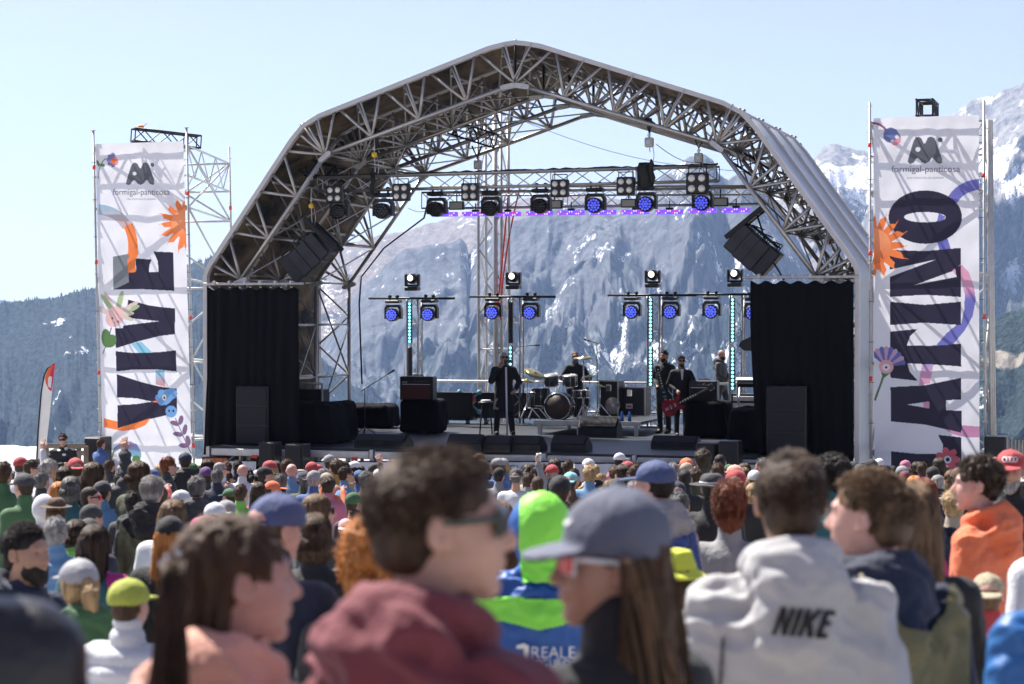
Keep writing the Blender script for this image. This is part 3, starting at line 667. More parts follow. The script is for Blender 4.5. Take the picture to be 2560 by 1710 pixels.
for i, (px, py, v, k) in enumerate([(850, 522, .9, 'd'), (959, 520, .9, 'd'), (1093, 516, 3.2, 'd'), (1229, 514, 3.2, 'd'), (1353, 508, 3.2, 'd'), (1489, 506, 3.2, 'b'), (1617, 503, 3.2, 'b'), (1757, 500, 3.2, 'b')]):
    nm = ['unlit moving head lamp below the leftmost square blinder', 'unlit moving head lamp alone under the left part of the front truss', 'unlit moving head lamp at the left end of the rear truss', 'unlit moving head lamp in front of the lattice mast', 'unlit moving head lamp near the middle of the rear truss',
          'blue lit moving head lamp under the roof peak right of the middle', 'blue lit moving head lamp below the black sling', 'blue lit moving head lamp below the rightmost square blinder'][i]
    put(k, wl[k], px, py+4, v, nm, 1.12 if i != 0 else 1.05)
tn = ['first', 'second', 'third', 'rightmost']
for i, (px, py) in enumerate([(984, 790), (1074, 789), (1234, 785), (1328, 785), (1581, 783), (1678, 783), (1780, 782), (1884, 786)]):
    put('B', wl['B'], px, py-6, 8.3, 'bright blue lamp hanging on the %s side of the %s floor tower' % (('left', 'right')[i % 2], tn[i//2]), 1.1)
bm_ = mk_beam()
for i, (px, py) in enumerate([(1031, 727), (1284, 723), (1632, 719), (1838, 717)]): put('beam', bm_, px, py, 8.4, 'black lamp with round white lens on top of the %s floor tower' % tn[i])
bl = mk_blind()
for i, (px, py) in enumerate([(838, 486), (1004, 481), (1176, 480), (1400, 471), (1565, 465), (1744, 459)]):
    put('bl', bl, px, py, .55 if i < 5 else .3, ['leftmost square four lamp blinder over the unlit lamp', 'square four lamp blinder second from the left', 'square four lamp blinder beside the lattice mast', 'square four lamp blinder right of the roof peak', 'square four lamp blinder above a white strobe', 'rightmost and largest square four lamp blinder'][i], 1. if i < 5 else 1.2)
pn = mk_panel()
for i, (px, py) in enumerate([(1142, 514), (1387, 511), (1572, 508), (1801, 505)]): put('pn', pn, px, py, 4., 'flat white strobe %s on the rear truss' % ['left of the mast', 'just right of the unlit middle lamp', 'second from the right', 'rightmost'][i])
br = mk_bar()
for i, (x0, x1, py) in enumerate([(1079, 1145, 536), (1155, 1221, 535), (1238, 1300, 535), (1317, 1382, 533), (1394, 1461, 532), (1473, 1540, 531), (1555, 1622, 530), (1640, 1707, 530), (1721, 1791, 527), (1805, 1875, 526)]):
    o = put('br', br, (x0+x1)/2, py, 4.3, ['pink and violet led bar, %s from the left under the rear truss' % q for q in ('first', 'second', 'third', 'fourth', 'fifth', 'sixth', 'seventh', 'eighth', 'ninth', 'tenth')][i], 1.)
# floor towers
for i, (px, pt, lx, segs, x0, x1) in enumerate([(1036, 748, 1025, [(755, 858, 1), (868, 950, 0)], 922, 1137), (1290, 744, 1277, [(755, 858, 0), (865, 915, 1)], 1174, 1389), (1637, 740, 1627, [(745, 855, 1), (866, 965, 1)], 1520, 1741), (1843, 738, 1832, [(745, 855, 1), (868, 975, 1)], 1722, 1900)]):
    v = 8.6; t_ = SPT(px, pt, v); ub, zb = SP(px, pt, v)
    r = box_truss(S3(ub, v, FZ), t_, .29, M_ALU, 'floor_tower', 'silver box truss tower carrying three lamps, %s of four across the back of the stage' % tn[i], 'tower', group='lamp towers at the back of the stage', r=.024, rb=.01, panel=.3, up=SV)
    b = MB(); b.box(S3(ub, v, FZ+.02), (.6, .6, .03), (SW, SV, ZUP)); b.build('base_plate', M_STEEL, r)
    b = MB(); b.tube(SPT(x0, pt-2, v-.2), SPT(x1, pt-2, v-.2), .03, n=8); b.build('crossbar', M_DKM, r)
    for (y0, y1, lit) in segs:
        h = empty('led_strip', SPT(lx, (y0+y1)/2, v-.2), '%s vertical led strip on the %s floor tower, %s' % ('cyan lit' if lit else 'dark', tn[i], 'upper' if y0 < 800 else 'lower'), 'light bar', 'vertical led strips on the floor towers')
        b = MB(); c_ = (SPT(lx, y0, v-.2)+SPT(lx, y1, v-.2))/2; Lh = (SPT(lx, y0, v-.2)-SPT(lx, y1, v-.2)).length; b.box(c_, (.11, .07, Lh), (SW, SV, ZUP), .01); b.build('housing', M_BLK, h)
        b = MB(); n = int(Lh/.085)
        for k in range(n): b.lathe(c_-SV*.036+ZUP*(Lh*((k+.5)/n-.5)), [(.036, 0), (.03, .01), (.012, .014)], 10, (SW, ZUP, -SV))
        b.build('lens', M_CYAN if lit else M_LENS, h)
# ------------------------------------------------------------ hanging line arrays
def line_array(cs, axv, label, v, frame_px):
    # axv: stacking direction in the (u,z) plane; the wide direction is perpendicular
    ax, az = axv; L = math.hypot(ax, az); ax, az = ax/L, az/L; A = SW*ax+ZUP*az; Wd = SW*-az+ZUP*ax
    if Wd.z < 0: Wd = -Wd
    c0 = SPT(cs[0][0], cs[0][1], v); r = empty('line_array_speaker', c0, label, 'loudspeaker', 'hanging loudspeaker clusters')
    for i, (px, py) in enumerate(cs):
        c_ = SPT(px, py, v); q = (i-1.5)*-.1*(1 if ax > 0 else 1)
        A_ = (A+(-SV)*0).normalized(); c2 = c_+SV*.04*(i-1.5)**2*.5
        b = MB(); b.box(c2+SV*.22, (.262, .44, .62), (A_, SV, Wd), .02); cab = b.build('cabinet', M_BLK, r)
        b = MB(); b.box(c2-SV*.003, (.235, .02, .58), (A_, SV, Wd), .008); b.build('grille', mat('hanging speaker grille', (.034, .034, .04), .8, 0, .12, 40, .2, 200), cab)
        b = MB()
        for s in (-1, 1):
            pts = [(s*.014+.075*math.cos(t)*s, .08*math.sin(t)) for t in [(-1.35+2.7*k/8) for k in range(9)]]
            b.prism(pts if s > 0 else pts[::-1], c2-SV*.016, A_, Wd, -SV, .004)
        b.build('horn_slot', M_BLK, cab)
    f = MB(); a_, b_ = SPT(*frame_px[0], v), SPT(*frame_px[1], v); dd = (b_-a_).normalized(); nn = dd.cross(SV)
    for dv in (.05, .4): f.box((a_+b_)/2+SV*dv, ((b_-a_).length, .05, .1), (dd, SV, nn), .01)
    f.box(((a_+b_)/2)+SV*.22, ((b_-a_).length*.7, .4, .06), (dd, SV, nn), .01); f.build('rigging_frame', M_DKM, r)
    g = MB(); k0, k1 = SPT(*cs[0], v)+Wd*.36, SPT(*cs[3], v)+Wd*.36
    for dv in (.1, .4):
        g.tube(k0+SV*dv, k1+SV*dv, .015)
        for t in (0, .33, .66, 1): g.tube(k0.lerp(k1, t)+SV*dv, k0.lerp(k1, t)+SV*dv-Wd*.1, .012); g.tube(k0.lerp(k1, t)+SV*dv, k0.lerp(k1, min(1, t+.33))+SV*dv+Wd*.08, .01)
    g.build('side_rigging', M_DKM, r); return r
line_array([(1843, 596), (1865, 617), (1888, 637), (1912, 655)], (22, -19), 'cluster of four tilted dark loudspeakers hanging at the right of the opening', .3, ((1812, 594), (1905, 518)))
line_array([(726, 672), (748, 656), (769, 637), (787, 616)], (21, 19), 'cluster of four tilted dark loudspeakers hanging at the left of the opening', .2, ((758, 545), (838, 625)))
for pts, lb in ((((1890, 530, .5), (1900, 560, .6), (1925, 640, .6), (1960, 700, .3)), 'black cable dropping from the right loudspeaker cluster to the drape'), (((776, 470, .3), (770, 520, .3), (752, 545, .3)), 'black cable above the left loudspeaker cluster'), (((903, 690, 5.9), (898, 760, 5.9), (902, 880, 5.9), (905, 960, 5.9)), 'black cable taped down the rear left roof leg'), (((1070, 505, .9), (1060, 545, 3), (960, 620, 5.8), (905, 690, 5.9)), 'long black cable swinging from the front truss to the rear left leg')):
    m = MB(); tag(m.path([SPT(*p) for p in pts], .02, 6).build('cable', M_BLK2), lb, 'cable')
# ------------------------------------------------------------ scaffold towers with printed banners
def scaffold(pts_front, depth, label, levels, v0):
    (xl0, yt, xl1, yb), (xr0, yt2, xr1, yb2) = pts_front
    def line(x0, y0, x1, y1): return SPT(x0, y0, v0), SPT(x1, y1, v0)
    tl, bl_ = line(xl0, yt, xl1, yb); t2, b2 = line(xr0, yt2, xr1, yb2)
    def ext(t, b): k = (t.z-.0)/(t.z-b.z); return t+(b-t)*k
    bl_, b2 = ext(tl, bl_), ext(t2, b2); D = SV*depth
    r = empty('scaffold_tower', bl_, label, 'scaffold', 'scaffold towers beside the stage')
    cols = [(tl, bl_), (t2, b2), (t2+D-ZUP*.25, b2+D), (tl+D-ZUP*.25, bl_+D)]
    for a, b in cols:
        m = MB(); m.tube(b, a, .026, n=8)
        z = .5
        while z < (a-b).length: p = b.lerp(a, z/(a-b).length); m.lathe(p, [(.055, -.005), (.055, .005)], 8); z += .5
        po = m.build('post', M_ALUW, r)
    for k, (a, b) in enumerate(cols[:3]):
        for t in ((.12, .38, .66, .9) if k == 0 else (.2, .52, .83)):
            m = MB(); p = b.lerp(a, t); m.tube(p, p+ZUP*.09, .034, n=8); m.build('marker_sleeve', M_RED, r)
    le = []; dg = []
    for t in levels:
        q = [b.lerp(a, t) for a, b in cols]
        for i in range(4): le.append((q[i], q[(i+1) % 4]))
    for i in range(len(levels)-1):
        q0 = [b.lerp(a, levels[i]) for a, b in cols]; q1 = [b.lerp(a, levels[i+1]) for a, b in cols]
        for e in range(4):
            p, q = (e, (e+1) % 4) if (i+e) % 2 else ((e+1) % 4, e); dg.append((q0[p], q1[q]))
            if e in (1, 2) and i >= len(levels)-2: dg.append((q0[q], q1[p]))
    for nm, L_, rr in (('ledger', le, .024), ('diagonal_brace', dg, .022)):
        for a, b in L_: m = MB(); m.tube(a, b, rr, n=6); m.build(nm, M_ALUW, r)
    # top lattice girders
    for e in (1, 0, 2):
        q0 = [b.lerp(a, levels[-1]-.075) for a, b in cols]; q1 = [b.lerp(a, levels[-1]) for a, b in cols]; m = MB(); m.tube(q0[e], q0[(e+1) % 4], .022)
        for k in range(6):
            s, t = k/6, (k+1)/6; A, B = (q0, q1) if k % 2 else (q1, q0); m.tube(A[e].lerp(A[(e+1) % 4], s), B[e].lerp(B[(e+1) % 4], t), .014, n=5)
        m.build('lattice_girder', M_ALUW, r)
    return cols
cl = scaffold(((233, 325, 253, 1195), (466, 318, 486, 1195)), 2.07, 'galvanised scaffold tower left of the stage behind the white banner', [.03, .22, .42, .62, .80, .955], .12)
cr_ = scaffold(((2174, 256, 2178, 1200), (2459, 250, 2463, 1200)), 2.07, 'galvanised scaffold tower right of the stage behind the white banner', [.03, .22, .42, .62, .80, .955], .12)
m = MB()
for k in range(3): m.tube(SPT(2470+k*4, 300, .6+k*.3), SPT(2478+k*5, 1180, .6+k*.3), .03, n=8)
m.build('spare_pole', M_ALUW, None, label='loose grey scaffold poles strapped upright right of the right banner', cat='poles')
box_truss(SPT(333, 337, .3), SPT(497, 356, 1.4), .27, M_DKM, 'tower_truss', 'black truss laid across the top of the left scaffold tower', r=.022, rb=.014, panel=.3)
box_truss(SPT(2311, 268, .3), SPT(2326, 280, 2.2), .3, M_DKM, 'tower_truss', 'black truss seen end on above the right scaffold tower', r=.024, rb=.014, panel=.3)
m = MB(); pc = SPT(352, 317, .4); m.lathe(pc, [(.03, -.06), (.05, 0), (.02, .07)], 8, (ZUP, SV, SW)); m.tube(pc+SW*.05, pc+SW*.16+ZUP*.08, .008); m.build('lamp_clamp', M_ORG, None, label='small orange clamp on top of the left black truss', cat='clamp')
def inpoly(X, Y, poly):
    r = np.zeros(X.shape, bool); n = len(poly)
    for i in range(n):
        x0, y0 = poly[i]; x1, y1 = poly[(i+1) % n]
        if y0 == y1: continue
        c = ((y0 > Y) != (y1 > Y)) & (X < (x1-x0)*(Y-y0)/(y1-y0)+x0); r ^= c
    return r
def ribbon(path, w):
    L_, R_ = [], []
    for i, p in enumerate(path):
        a, b = path[max(i-1, 0)], path[min(i+1, len(path)-1)]; dx, dy = b[0]-a[0], b[1]-a[1]; l = math.hypot(dx, dy) or 1; nx, ny = -dy/l*w/2, dx/l*w/2
        L_.append((p[0]+nx, p[1]+ny)); R_.append((p[0]-nx, p[1]-ny))
    return L_+R_[::-1]
def bez(a, b, c, n=12): return [((1-t)**2*a[0]+2*t*(1-t)*b[0]+t*t*c[0], (1-t)**2*a[1]+2*t*(1-t)*b[1]+t*t*c[1]) for t in [i/n for i in range(n+1)]]
def ell_(cx, cy, a, b, q=0, n=36): return [(cx+a*math.cos(t)*math.cos(q)-b*math.sin(t)*math.sin(q), cy+a*math.cos(t)*math.sin(q)+b*math.sin(t)*math.cos(q)) for t in [2*math.pi*i/n for i in range(n)]]
def sunshape(cx, cy, r, tips):
    out = []
    for (tx, ty) in tips:
        a = math.atan2(ty-cy, tx-cx); R = math.dist((tx, ty), (cx, cy)); wv = .14
        out.append([(cx+r*.96*math.cos(a-.2), cy+r*.96*math.sin(a-.2)), (cx+(r+R)/2*math.cos(a-.13), cy+(r+R)/2*math.sin(a-.13)), (cx+(r*.3+R*.7)*math.cos(a+.02), cy+(r*.3+R*.7)*math.sin(a+.02)), (tx, ty), (cx+(r+R)/2*math.cos(a+.1), cy+(r+R)/2*math.sin(a+.1)), (cx+r*.96*math.cos(a+.2), cy+r*.96*math.sin(a+.2))])
    return out
INK = (.028, .024, .05); ORG = (.85, .22, .06); ORG2 = (.72, .15, .035); BLU = (.2, .5, .66); PUR = (.17, .17, .5); PNK = (.72, .35, .5); GRN = (.1, .2, .07); WHT = (.78, .78, .82); GRY = (.12, .13, .15)
def banner(cor, jobs, label, v0, texts):
    (x0, y0), (x1, y1), (x2, y2), (x3, y3) = cor; nx, ny = 190, 700
    U_, V_ = np.meshgrid(np.linspace(0, 1, nx+1), np.linspace(0, 1, ny+1), indexing='ij')
    PX = (x0*(1-U_)+x1*U_)*(1-V_)+(x3*(1-U_)+x2*U_)*V_; PY = (y0*(1-U_)+y1*U_)*(1-V_)+(y3*(1-U_)+y2*U_)*V_
    C = np.ones(PX.shape+(4,)); C[..., :3] = WHT
    for col, polys in jobs:
        mk = np.zeros(PX.shape, bool)
        for p in polys: mk |= inpoly(PX, PY, p)
        if callable(col): C[mk, :3] = col(PX[mk], PY[mk])
        else: C[mk, :3] = col
    a, b, c_, d_ = [SPT(x, y, v0) for x, y in cor]; ns = []
    for i in range(nx+1):
        for j in range(ny+1):
            u, v = i/nx, j/ny; p = a.lerp(b, u).lerp(d_.lerp(c_, u), v)
            wv = .022*noise.noise(Vector((u*2.2, v*6, x0))) + .012*noise.noise(Vector((u*6+v*9, v*14-u*5, 4)))+.012*abs(math.sin(v*15+.3))**8
            ns.append(p + SV*wv)
    fs = [(i*(ny+1)+j, (i+1)*(ny+1)+j, (i+1)*(ny+1)+j+1, i*(ny+1)+j+1) for i in range(nx) for j in range(ny)]
    me = bpy.data.meshes.new('banner_cloth'); root = empty('printed_banner', d_, label, 'banner', 'tall printed banners on scaffold towers')
    me.from_pydata([tuple(p-d_) for p in ns], [], fs); me.polygons.foreach_set('use_smooth', [True]*len(fs)); me.update()
    ca = me.color_attributes.new('print', 'FLOAT_COLOR', 'POINT'); ca.data.foreach_set('color', C.reshape(-1, 4).astype(np.float32).ravel())
    if 'banner print' not in MC:
        m = bpy.data.materials.new('banner print'); MC['banner print'] = m; m.use_nodes = True; N = m.node_tree.nodes; L = m.node_tree.links; bs = N['Principled BSDF']; bs.inputs['Roughness'].default_value = .55
        at = N.new('ShaderNodeAttribute'); at.attribute_name = 'print'; L.new(at.outputs['Color'], bs.inputs['Base Color'])
        tl = N.new('ShaderNodeBsdfTranslucent'); L.new(at.outputs['Color'], tl.inputs[0]); ms = N.new('ShaderNodeMixShader'); ms.inputs[0].default_value = .46
        L.new(bs.outputs[0], ms.inputs[1]); L.new(tl.outputs[0], ms.inputs[2]); L.new(ms.outputs[0], N['Material Output'].inputs[0])
    obj('banner_cloth', me, MC['banner print'], root)
    m = MB()
    for i in range(9): 
        for e in (0, 1): p = (a if e == 0 else b).lerp(d_ if e == 0 else c_, (i+.5)/9); m.tube(p, p+SW*(-.1 if e == 0 else .1), .007, n=4)
    o = m.build('cable_tie', M_BLK2, root); tag(o, kind='stuff')
    for tx, x0_, x1_, yb, colr, xs in texts: text(tx, x0_, x1_, yb, v0-.05, colr, root, xs)
    return root
def text(s, x0, x1, yb, v, m, parent, ys=1., shear=0, frame_=None, name='lettering', ext=.002):
    cu = bpy.data.curves.new('t', 'FONT'); cu.body = s; cu.size = 1; cu.extrude = 0; cu.shear = shear
    to = bpy.data.objects.new('t', cu); COL.objects.link(to); dg = bpy.context.evaluated_depsgraph_get(); me0 = to.evaluated_get(dg).to_mesh()
    vs = [v_.co.copy() for v_ in me0.vertices]; fs = [tuple(p.vertices) for p in me0.polygons]; to.evaluated_get(dg).to_mesh_clear(); bpy.data.objects.remove(to)
    mnx, mxx = min(p.x for p in vs), max(p.x for p in vs)
    if frame_: O, X, Y, wdt = frame_; sc = wdt/(mxx-mnx); pts = [O+X*((p.x-mnx)*sc)+Y*(p.y*sc*ys) for p in vs]
    else:
        A, B = SPT(x0, yb, v), SPT(x1, yb, v); X = (B-A).normalized(); sc = (B-A).length/(mxx-mnx); pts = [A+X*((p.x-mnx)*sc)+ZUP*(p.y*sc*ys) for p in vs]
    mb = MB(); mb.add(pts, fs); return mb.build(name, m, parent)
M_TGR = mat('grey print', (.16, .16, .18), .6, 0, 0)
def q(s, ox, oy, pts): return [(ox+x*s, oy+y*s) for x, y in pts]
A_ = lambda p: q(.2806, 200, 240, p)
B_ = lambda p: q(.3571, 200, 620, p)
C_ = lambda p: q(.3062, 2120, 220, p)
D_ = lambda p: q(.3443, 2120, 660, p)
def logo(T, ox, oy, s):
    pts = [(0, 190), (10, 145), (45, 30), (60, 8), (80, 2), (102, 13), (118, 50), (130, 52), (140, 30), (150, 8), (175, 0), (198, 10), (212, 40), (254, 165), (254, 195), (235, 202), (210, 190), (190, 160), (180, 158), (160, 185), (130, 202), (105, 190), (80, 160), (65, 162), (45, 195), (20, 205)]
    return T([(ox+x*s, oy+y*s) for x, y in pts])
def petals(T, cx, cy, r, n, a0, a1, wd, r0=0): return [T(ell_(cx+(r+r0)/2*math.cos(a), cy+(r+r0)/2*math.sin(a), (r-r0)/2, wd, a, 14)) for a in [a0+(a1-a0)*i/(n-1) for i in range(n)]]
def grad(c0, c1, y0, y1):
    def f(x, y): t = np.clip((y-y0)/(y1-y0), 0, 1)[:, None]; return np.array(c0)*(1-t)+np.array(c1)*t
    return f
pi = math.pi
left_jobs = [
 (INK, [B_([(232, 60), (352, 38), (338, 95), (345, 168), (385, 168), (398, 150), (388, 72), (505, 80), (490, 120), (487, 168), (555, 168), (548, 90), (517, 24), (655, 30), (662, 300), (640, 298), (450, 288), (237, 292)]),
        B_([(245, 345), (345, 362), (480, 400), (560, 412), (664, 422), (667, 603), (560, 615), (400, 655), (252, 702), (246, 552), (340, 538), (552, 512), (350, 490), (245, 470)]),
        B_([(252, 722), (360, 733), (540, 730), (672, 716), (676, 864), (540, 850), (360, 852), (257, 864)]),
        B_([(257, 882), (420, 935), (560, 970), (678, 985), (680, 1140), (600, 1172), (420, 1215), (263, 1262), (263, 1100), (400, 1092), (510, 1075), (400, 1052), (263, 1045)])]),
 ((.2, .22, .24), [B_([(232, 60), (352, 38), (338, 95), (345, 168), (345, 240), (237, 292)])]),
 (WHT, [B_([(245, 560), (246, 345), (340, 362), (300, 560)])]),
 (GRY, [logo(A_, 410, 590, 1.)]), (WHT, [A_(ell_(485, 690, 17, 17))]), (GRY, [A_(ell_(646, 613, 18, 18))]),
 (grad(BLU, (.55, .4, .4), 500, 555), [A_(ribbon(bez((165, 1010), (330, 1020), (420, 1160)), 92))]),
 (ORG, [A_(ribbon(bez((428, 1150), (485, 1260), (468, 1420), 10), 85)), B_(ribbon([(372, 0), (385, 40), (360, 90), (366, 170)], 56))]),
 (grad((.9, .33, .15), ORG2, 560, 610), [A_(ell_(940, 1130, 136, 136))]),
 (ORG, [A_(s) for s in sunshape(940, 1130, 132, [(848, 893), (765, 960), (693, 1045), (692, 1150), (700, 1265), (770, 1340), (875, 1418), (945, 1390), (935, 900)])]),
 ((.1, .12, .07), [A_(ribbon(bez((160, 735), (165, 600), (235, 555)), 7))]), (GRN, [A_(ell_(160, 600, 12, 30, -.3)), A_(ell_(200, 615, 24, 15, .2))]),
 ((.2, .2, .4), petals(A_, 300, 570, 66, 5, 1.7, 4.6, 22, 4)), ((.75, .25, .3), petals(A_, 300, 580, 46, 4, -.9, .8, 14, 2)), (ORG2, [A_(ell_(298, 580, 20, 28, .7))]),
 ((.62, .5, .47), petals(B_, 250, 480, 190, 4, 3.6, 5.7, 20, 30)), ((.36, .46, .25), petals(B_, 252, 470, 180, 3, 4.1, 5.9, 18, 40)), ((.6, .55, .45), petals(B_, 270, 470, 110, 3, 5.7, 6.6, 14, 20)),
 ((.75, .48, .46), [B_(ell_(245, 480, 62, 76, .5))]), ((.25, .12, .12), [B_(ell_(227, 492, 7, 9)), B_(ell_(268, 515, 8, 8)), B_(ell_(243, 522, 4, 5))]),
 (GRN, [B_(ell_(185, 632, 34, 66, -.1)), B_(ell_(215, 650, 40, 48, .5))]), ((.1, .1, .14), [B_(ribbon([(222, 555), (205, 610)], 7)), B_(ribbon([(180, 690), (160, 740)], 7))]),
 ((.25, .55, .7), [B_([(355, 668), (430, 655), (500, 725), (510, 732), (410, 732)])]), (grad(BLU, (.6, .3, .3), 930, 962), [B_([(528, 855), (592, 855), (594, 970), (532, 955)])]),
 ((.15, .33, .62), petals(B_, 592, 1046, 62, 6, 0, 5.2, 26, 8)+[B_(ell_(640, 1020, 40, 40)), B_(ell_(640, 1145, 40, 42))]), ((.8, .78, .6), [B_(ell_(592, 1046, 15, 22))]), (INK, [B_(ell_(592, 1048, 6, 9)), B_(ell_(625, 1140, 7, 8)), B_(ell_(655, 1140, 7, 8)), B_(ribbon([(600, 1110), (670, 1060)], 12))]),
 ((.2, .12, .22), petals(B_, 700, 1240, 70, 2, 3.5, 4.9, 17, 2)+petals(B_, 728, 1310, 78, 2, 3.3, 4.9, 17, 2)+petals(B_, 765, 1385, 75, 2, 3.2, 4.5, 17, 2)+[B_(ribbon([(668, 1190), (712, 1290), (745, 1370), (778, 1440)], 6))]),
 (ORG, [B_([(168, 1190), (263, 1215), (263, 1262), (420, 1215), (500, 1190), (460, 1240), (390, 1270), (300, 1282), (168, 1255)])]),
 (ORG, [B_([(505, 1075), (545, 1065), (550, 1085)])]),
 (grad((.25, .22, .45), (.15, .45, .5), 1110, 1150), [B_([(228, 1440), (245, 1390), (290, 1360), (350, 1352), (400, 1375), (430, 1430), (428, 1470), (395, 1450), (370, 1462), (345, 1455), (335, 1410), (310, 1395), (270, 1410)])]), (GRN, [B_(ell_(395, 1480, 30, 28)), B_(ribbon([(240, 1400), (222, 1470)], 8))]),
]
banner([(238, 360), (458, 353), (481, 1195), (258, 1195)], left_jobs, 'tall white banner with dark letters VIVE and orange half sun, left of the stage', 0.04,
       [('formigal-panticosa', 282, 424, 487, M_TGR, 1.), ('UNA MONTAÑA DE ARAMON', 317, 390, 500, M_TGR, 1.)])
def fan(T, cx, cy, r, n, a0, a1, par):
    o = []
    for i in range(n):
        if i % 2 != par: continue
        a, b = a0+(a1-a0)*i/n, a0+(a1-a0)*(i+1)/n; o.append(T([(cx, cy), (cx+r*math.cos(a), cy+r*math.sin(a)), (cx+(r*1.08)*math.cos((a+b)/2), cy+(r*1.08)*math.sin((a+b)/2)), (cx+r*math.cos(b), cy+r*math.sin(b))]))
    return o
right_jobs = [
 (PUR, [C_(ribbon(bez((1075, 785), (900, 800), (830, 960)), 90)), C_(ribbon([(760, 1000), (770, 1230), (800, 1330)], 90))]),
 (INK, [C_(ell_(633, 1053, 300, 218, 0, 60)), D_([(305, -104), (560, -95), (821, -119), (822, 28), (485, 152), (822, 85), (822, 238), (560, 222), (305, 238), (305, 92), (640, -33), (305, 40)]),
        D_([(305, 272), (560, 295), (822, 272), (822, 442), (560, 425), (305, 442)]),
        D_([(305, 490), (508, 470), (455, 520), (430, 590), (600, 592), (822, 577), (825, 743), (640, 730), (435, 720), (450, 780), (510, 848), (310, 825)]),
        D_([(310, 893), (560, 880), (822, 825), (825, 985), (716, 987), (716, 1060), (826, 1066), (826, 1225), (560, 1165), (312, 1142)]),
        D_([(656, 1240), (825, 1258), (826, 1500), (600, 1508), (313, 1518), (313, 1360), (500, 1378), (690, 1378), (692, 1310)])]),
 (WHT, [C_(ell_(631, 1053, 170, 42, 0, 40)), D_([(432, 1020), (592, 997), (594, 1048)])]), (PUR, [C_([(745, 1020), (800, 1050), (770, 1082), (728, 1088)])]), (PNK, [D_([(545, 1003), (592, 997), (594, 1048), (556, 1043)])]),
 (grad(PNK, PUR, 720, 748), [D_([(760, 45), (822, 0), (880, 60), (915, 160), (928, 260), (905, 380), (850, 480), (765, 583), (640, 592), (720, 500), (790, 440), (822, 440), (845, 330), (850, 220), (822, 110), (790, 88)])]),
 (INK, [D_([(780, 22), (822, 8), (822, 110), (790, 95)])]),
 (grad((.45, .35, .6), (.7, .35, .5), 910, 940), [D_([(545, 728), (622, 728), (600, 865), (518, 882), (525, 800)])]),
 ((.55, .25, .42), [D_([(700, 1195), (826, 1225), (828, 1170), (955, 1180), (955, 1258), (860, 1258), (770, 1238)])]),
 (GRY, [logo(C_, 490, 395, 1.1)]), (WHT, [C_(ell_(574, 500, 20, 20))]), (GRY, [C_(ell_(755, 422, 20, 20))]),
 ((.25, .08, .2), [C_(ribbon(bez((200, 285), (270, 290), (310, 340)), 18))]), ((.16, .2, .42), [C_(ell_(350, 385, 62, 62)), C_([(300, 370), (400, 340), (435, 400), (360, 460)])]), ((.75, .3, .38), [C_([(435, 395), (432, 440), (400, 468), (370, 465), (350, 450)])]), (WHT, [C_(ell_(402, 398, 17, 17)), C_(ell_(362, 430, 14, 12))]),
 (grad((.9, .33, .15), ORG2, 600, 660), [C_(ell_(205, 1290, 162, 162))]),
 (ORG, [C_(s) for s in sunshape(205, 1290, 155, [(320, 1010), (415, 1075), (498, 1158), (505, 1282), (507, 1395), (412, 1490), (318, 1560), (205, 1580), (258, 1500), (210, 1010)])]),
 ((.14, .16, .42), fan(D_, 275, 745, 140, 9, -2.45, -.1, 0)), ((.55, .35, .5), fan(D_, 275, 745, 140, 9, -2.45, -.1, 1)), (GRN, [D_(ribbon([(270, 770), (245, 850), (195, 990)], 16)), D_([(235, 770), (310, 790), (255, 830)])]),
 ((.78, .42, .45), [D_(ell_(278, 745, 54, 50))]), (WHT, [D_(ell_(278, 748, 28, 26))]), (INK, [D_(ell_(278, 750, 9, 9))]),
 ((.6, .12, .16), petals(D_, 725, 1420, 92, 7, 0, 5.4, 26, 18)), ((.7, .72, .8), [D_(ell_(725, 1420, 27, 27))]), (INK, [D_(ell_(727, 1420, 15, 15))]),
]
banner([(2183, 296), (2447, 287), (2449, 1210), (2186, 1210)], right_jobs, 'tall white banner with dark letters LATINO and orange half sun, right of the stage', 0.04,
       [('formigal-panticosa', 2229, 2400, 430, M_TGR, 1.), ('UNA MONTAÑA DE ARAMON', 2268, 2359, 447, M_TGR, 1.)])
# ------------------------------------------------------------ fascia sheets and barriers below the stage
def sheet(px0, px1, py0, py1, v, m, label, tx=None):
    a, b = SPT(px0, py0, v), SPT(px1, py0, v); r = empty('fascia_banner', Vector((a.x, a.y, .15)), label, 'banner'); mb = MB(); n = 40; k = 6; vs = []
    for j in range(k+1):
        for i in range(n+1): p = a.lerp(b, i/n); p.z = a.lerp(b, i/n).z*(1-j/k)+.15*j/k; p += SV*.03*noise.noise(Vector((i*.4, j*.6, px0))); vs.append(p)
    mb.add(vs, [(j*(n+1)+i, (j+1)*(n+1)+i, (j+1)*(n+1)+i+1, j*(n+1)+i+1) for j in range(k) for i in range(n)], True); mb.build('cloth', m, r)
    mb = MB()
    mb.tube(a, b, .015); mb.build('top_line', M_BLK2, r)
    if tx:
        for s, x0, x1, yb in tx: text(s, x0, x1, yb, v-.05, M_TGR, r)
M_PVC = mat('grey white pvc', (.5, .53, .6), .5, 0, .08, 1.5, .3, 3); M_BRN = mat('rust banner', (.38, .1, .035), .6, 0, .1)
sheet(570, 640, 1152, 1215, -1.1, M_PVC, 'pale banner below the left corner of the stage')
sheet(766, 1430, 1154, 1215, -1.1, M_PVC, 'long pale banner along the front of the stage', [('TICOSA', 1266, 1400, 1190)])
sheet(1436, 1735, 1158, 1215, -1.1, M_PVC, 'pale banner below the right half of the stage front')
sheet(1845, 2180, 1160, 1225, -1.1, M_PVC, 'pale banner below the right corner of the stage')
sheet(505, 568, 1144, 1212, -1.0, M_BRN, 'rust orange banner at the foot of the left drape'); sheet(735, 765, 1152, 1212, -1.15, M_BRN, 'narrow rust orange strip between front banners')
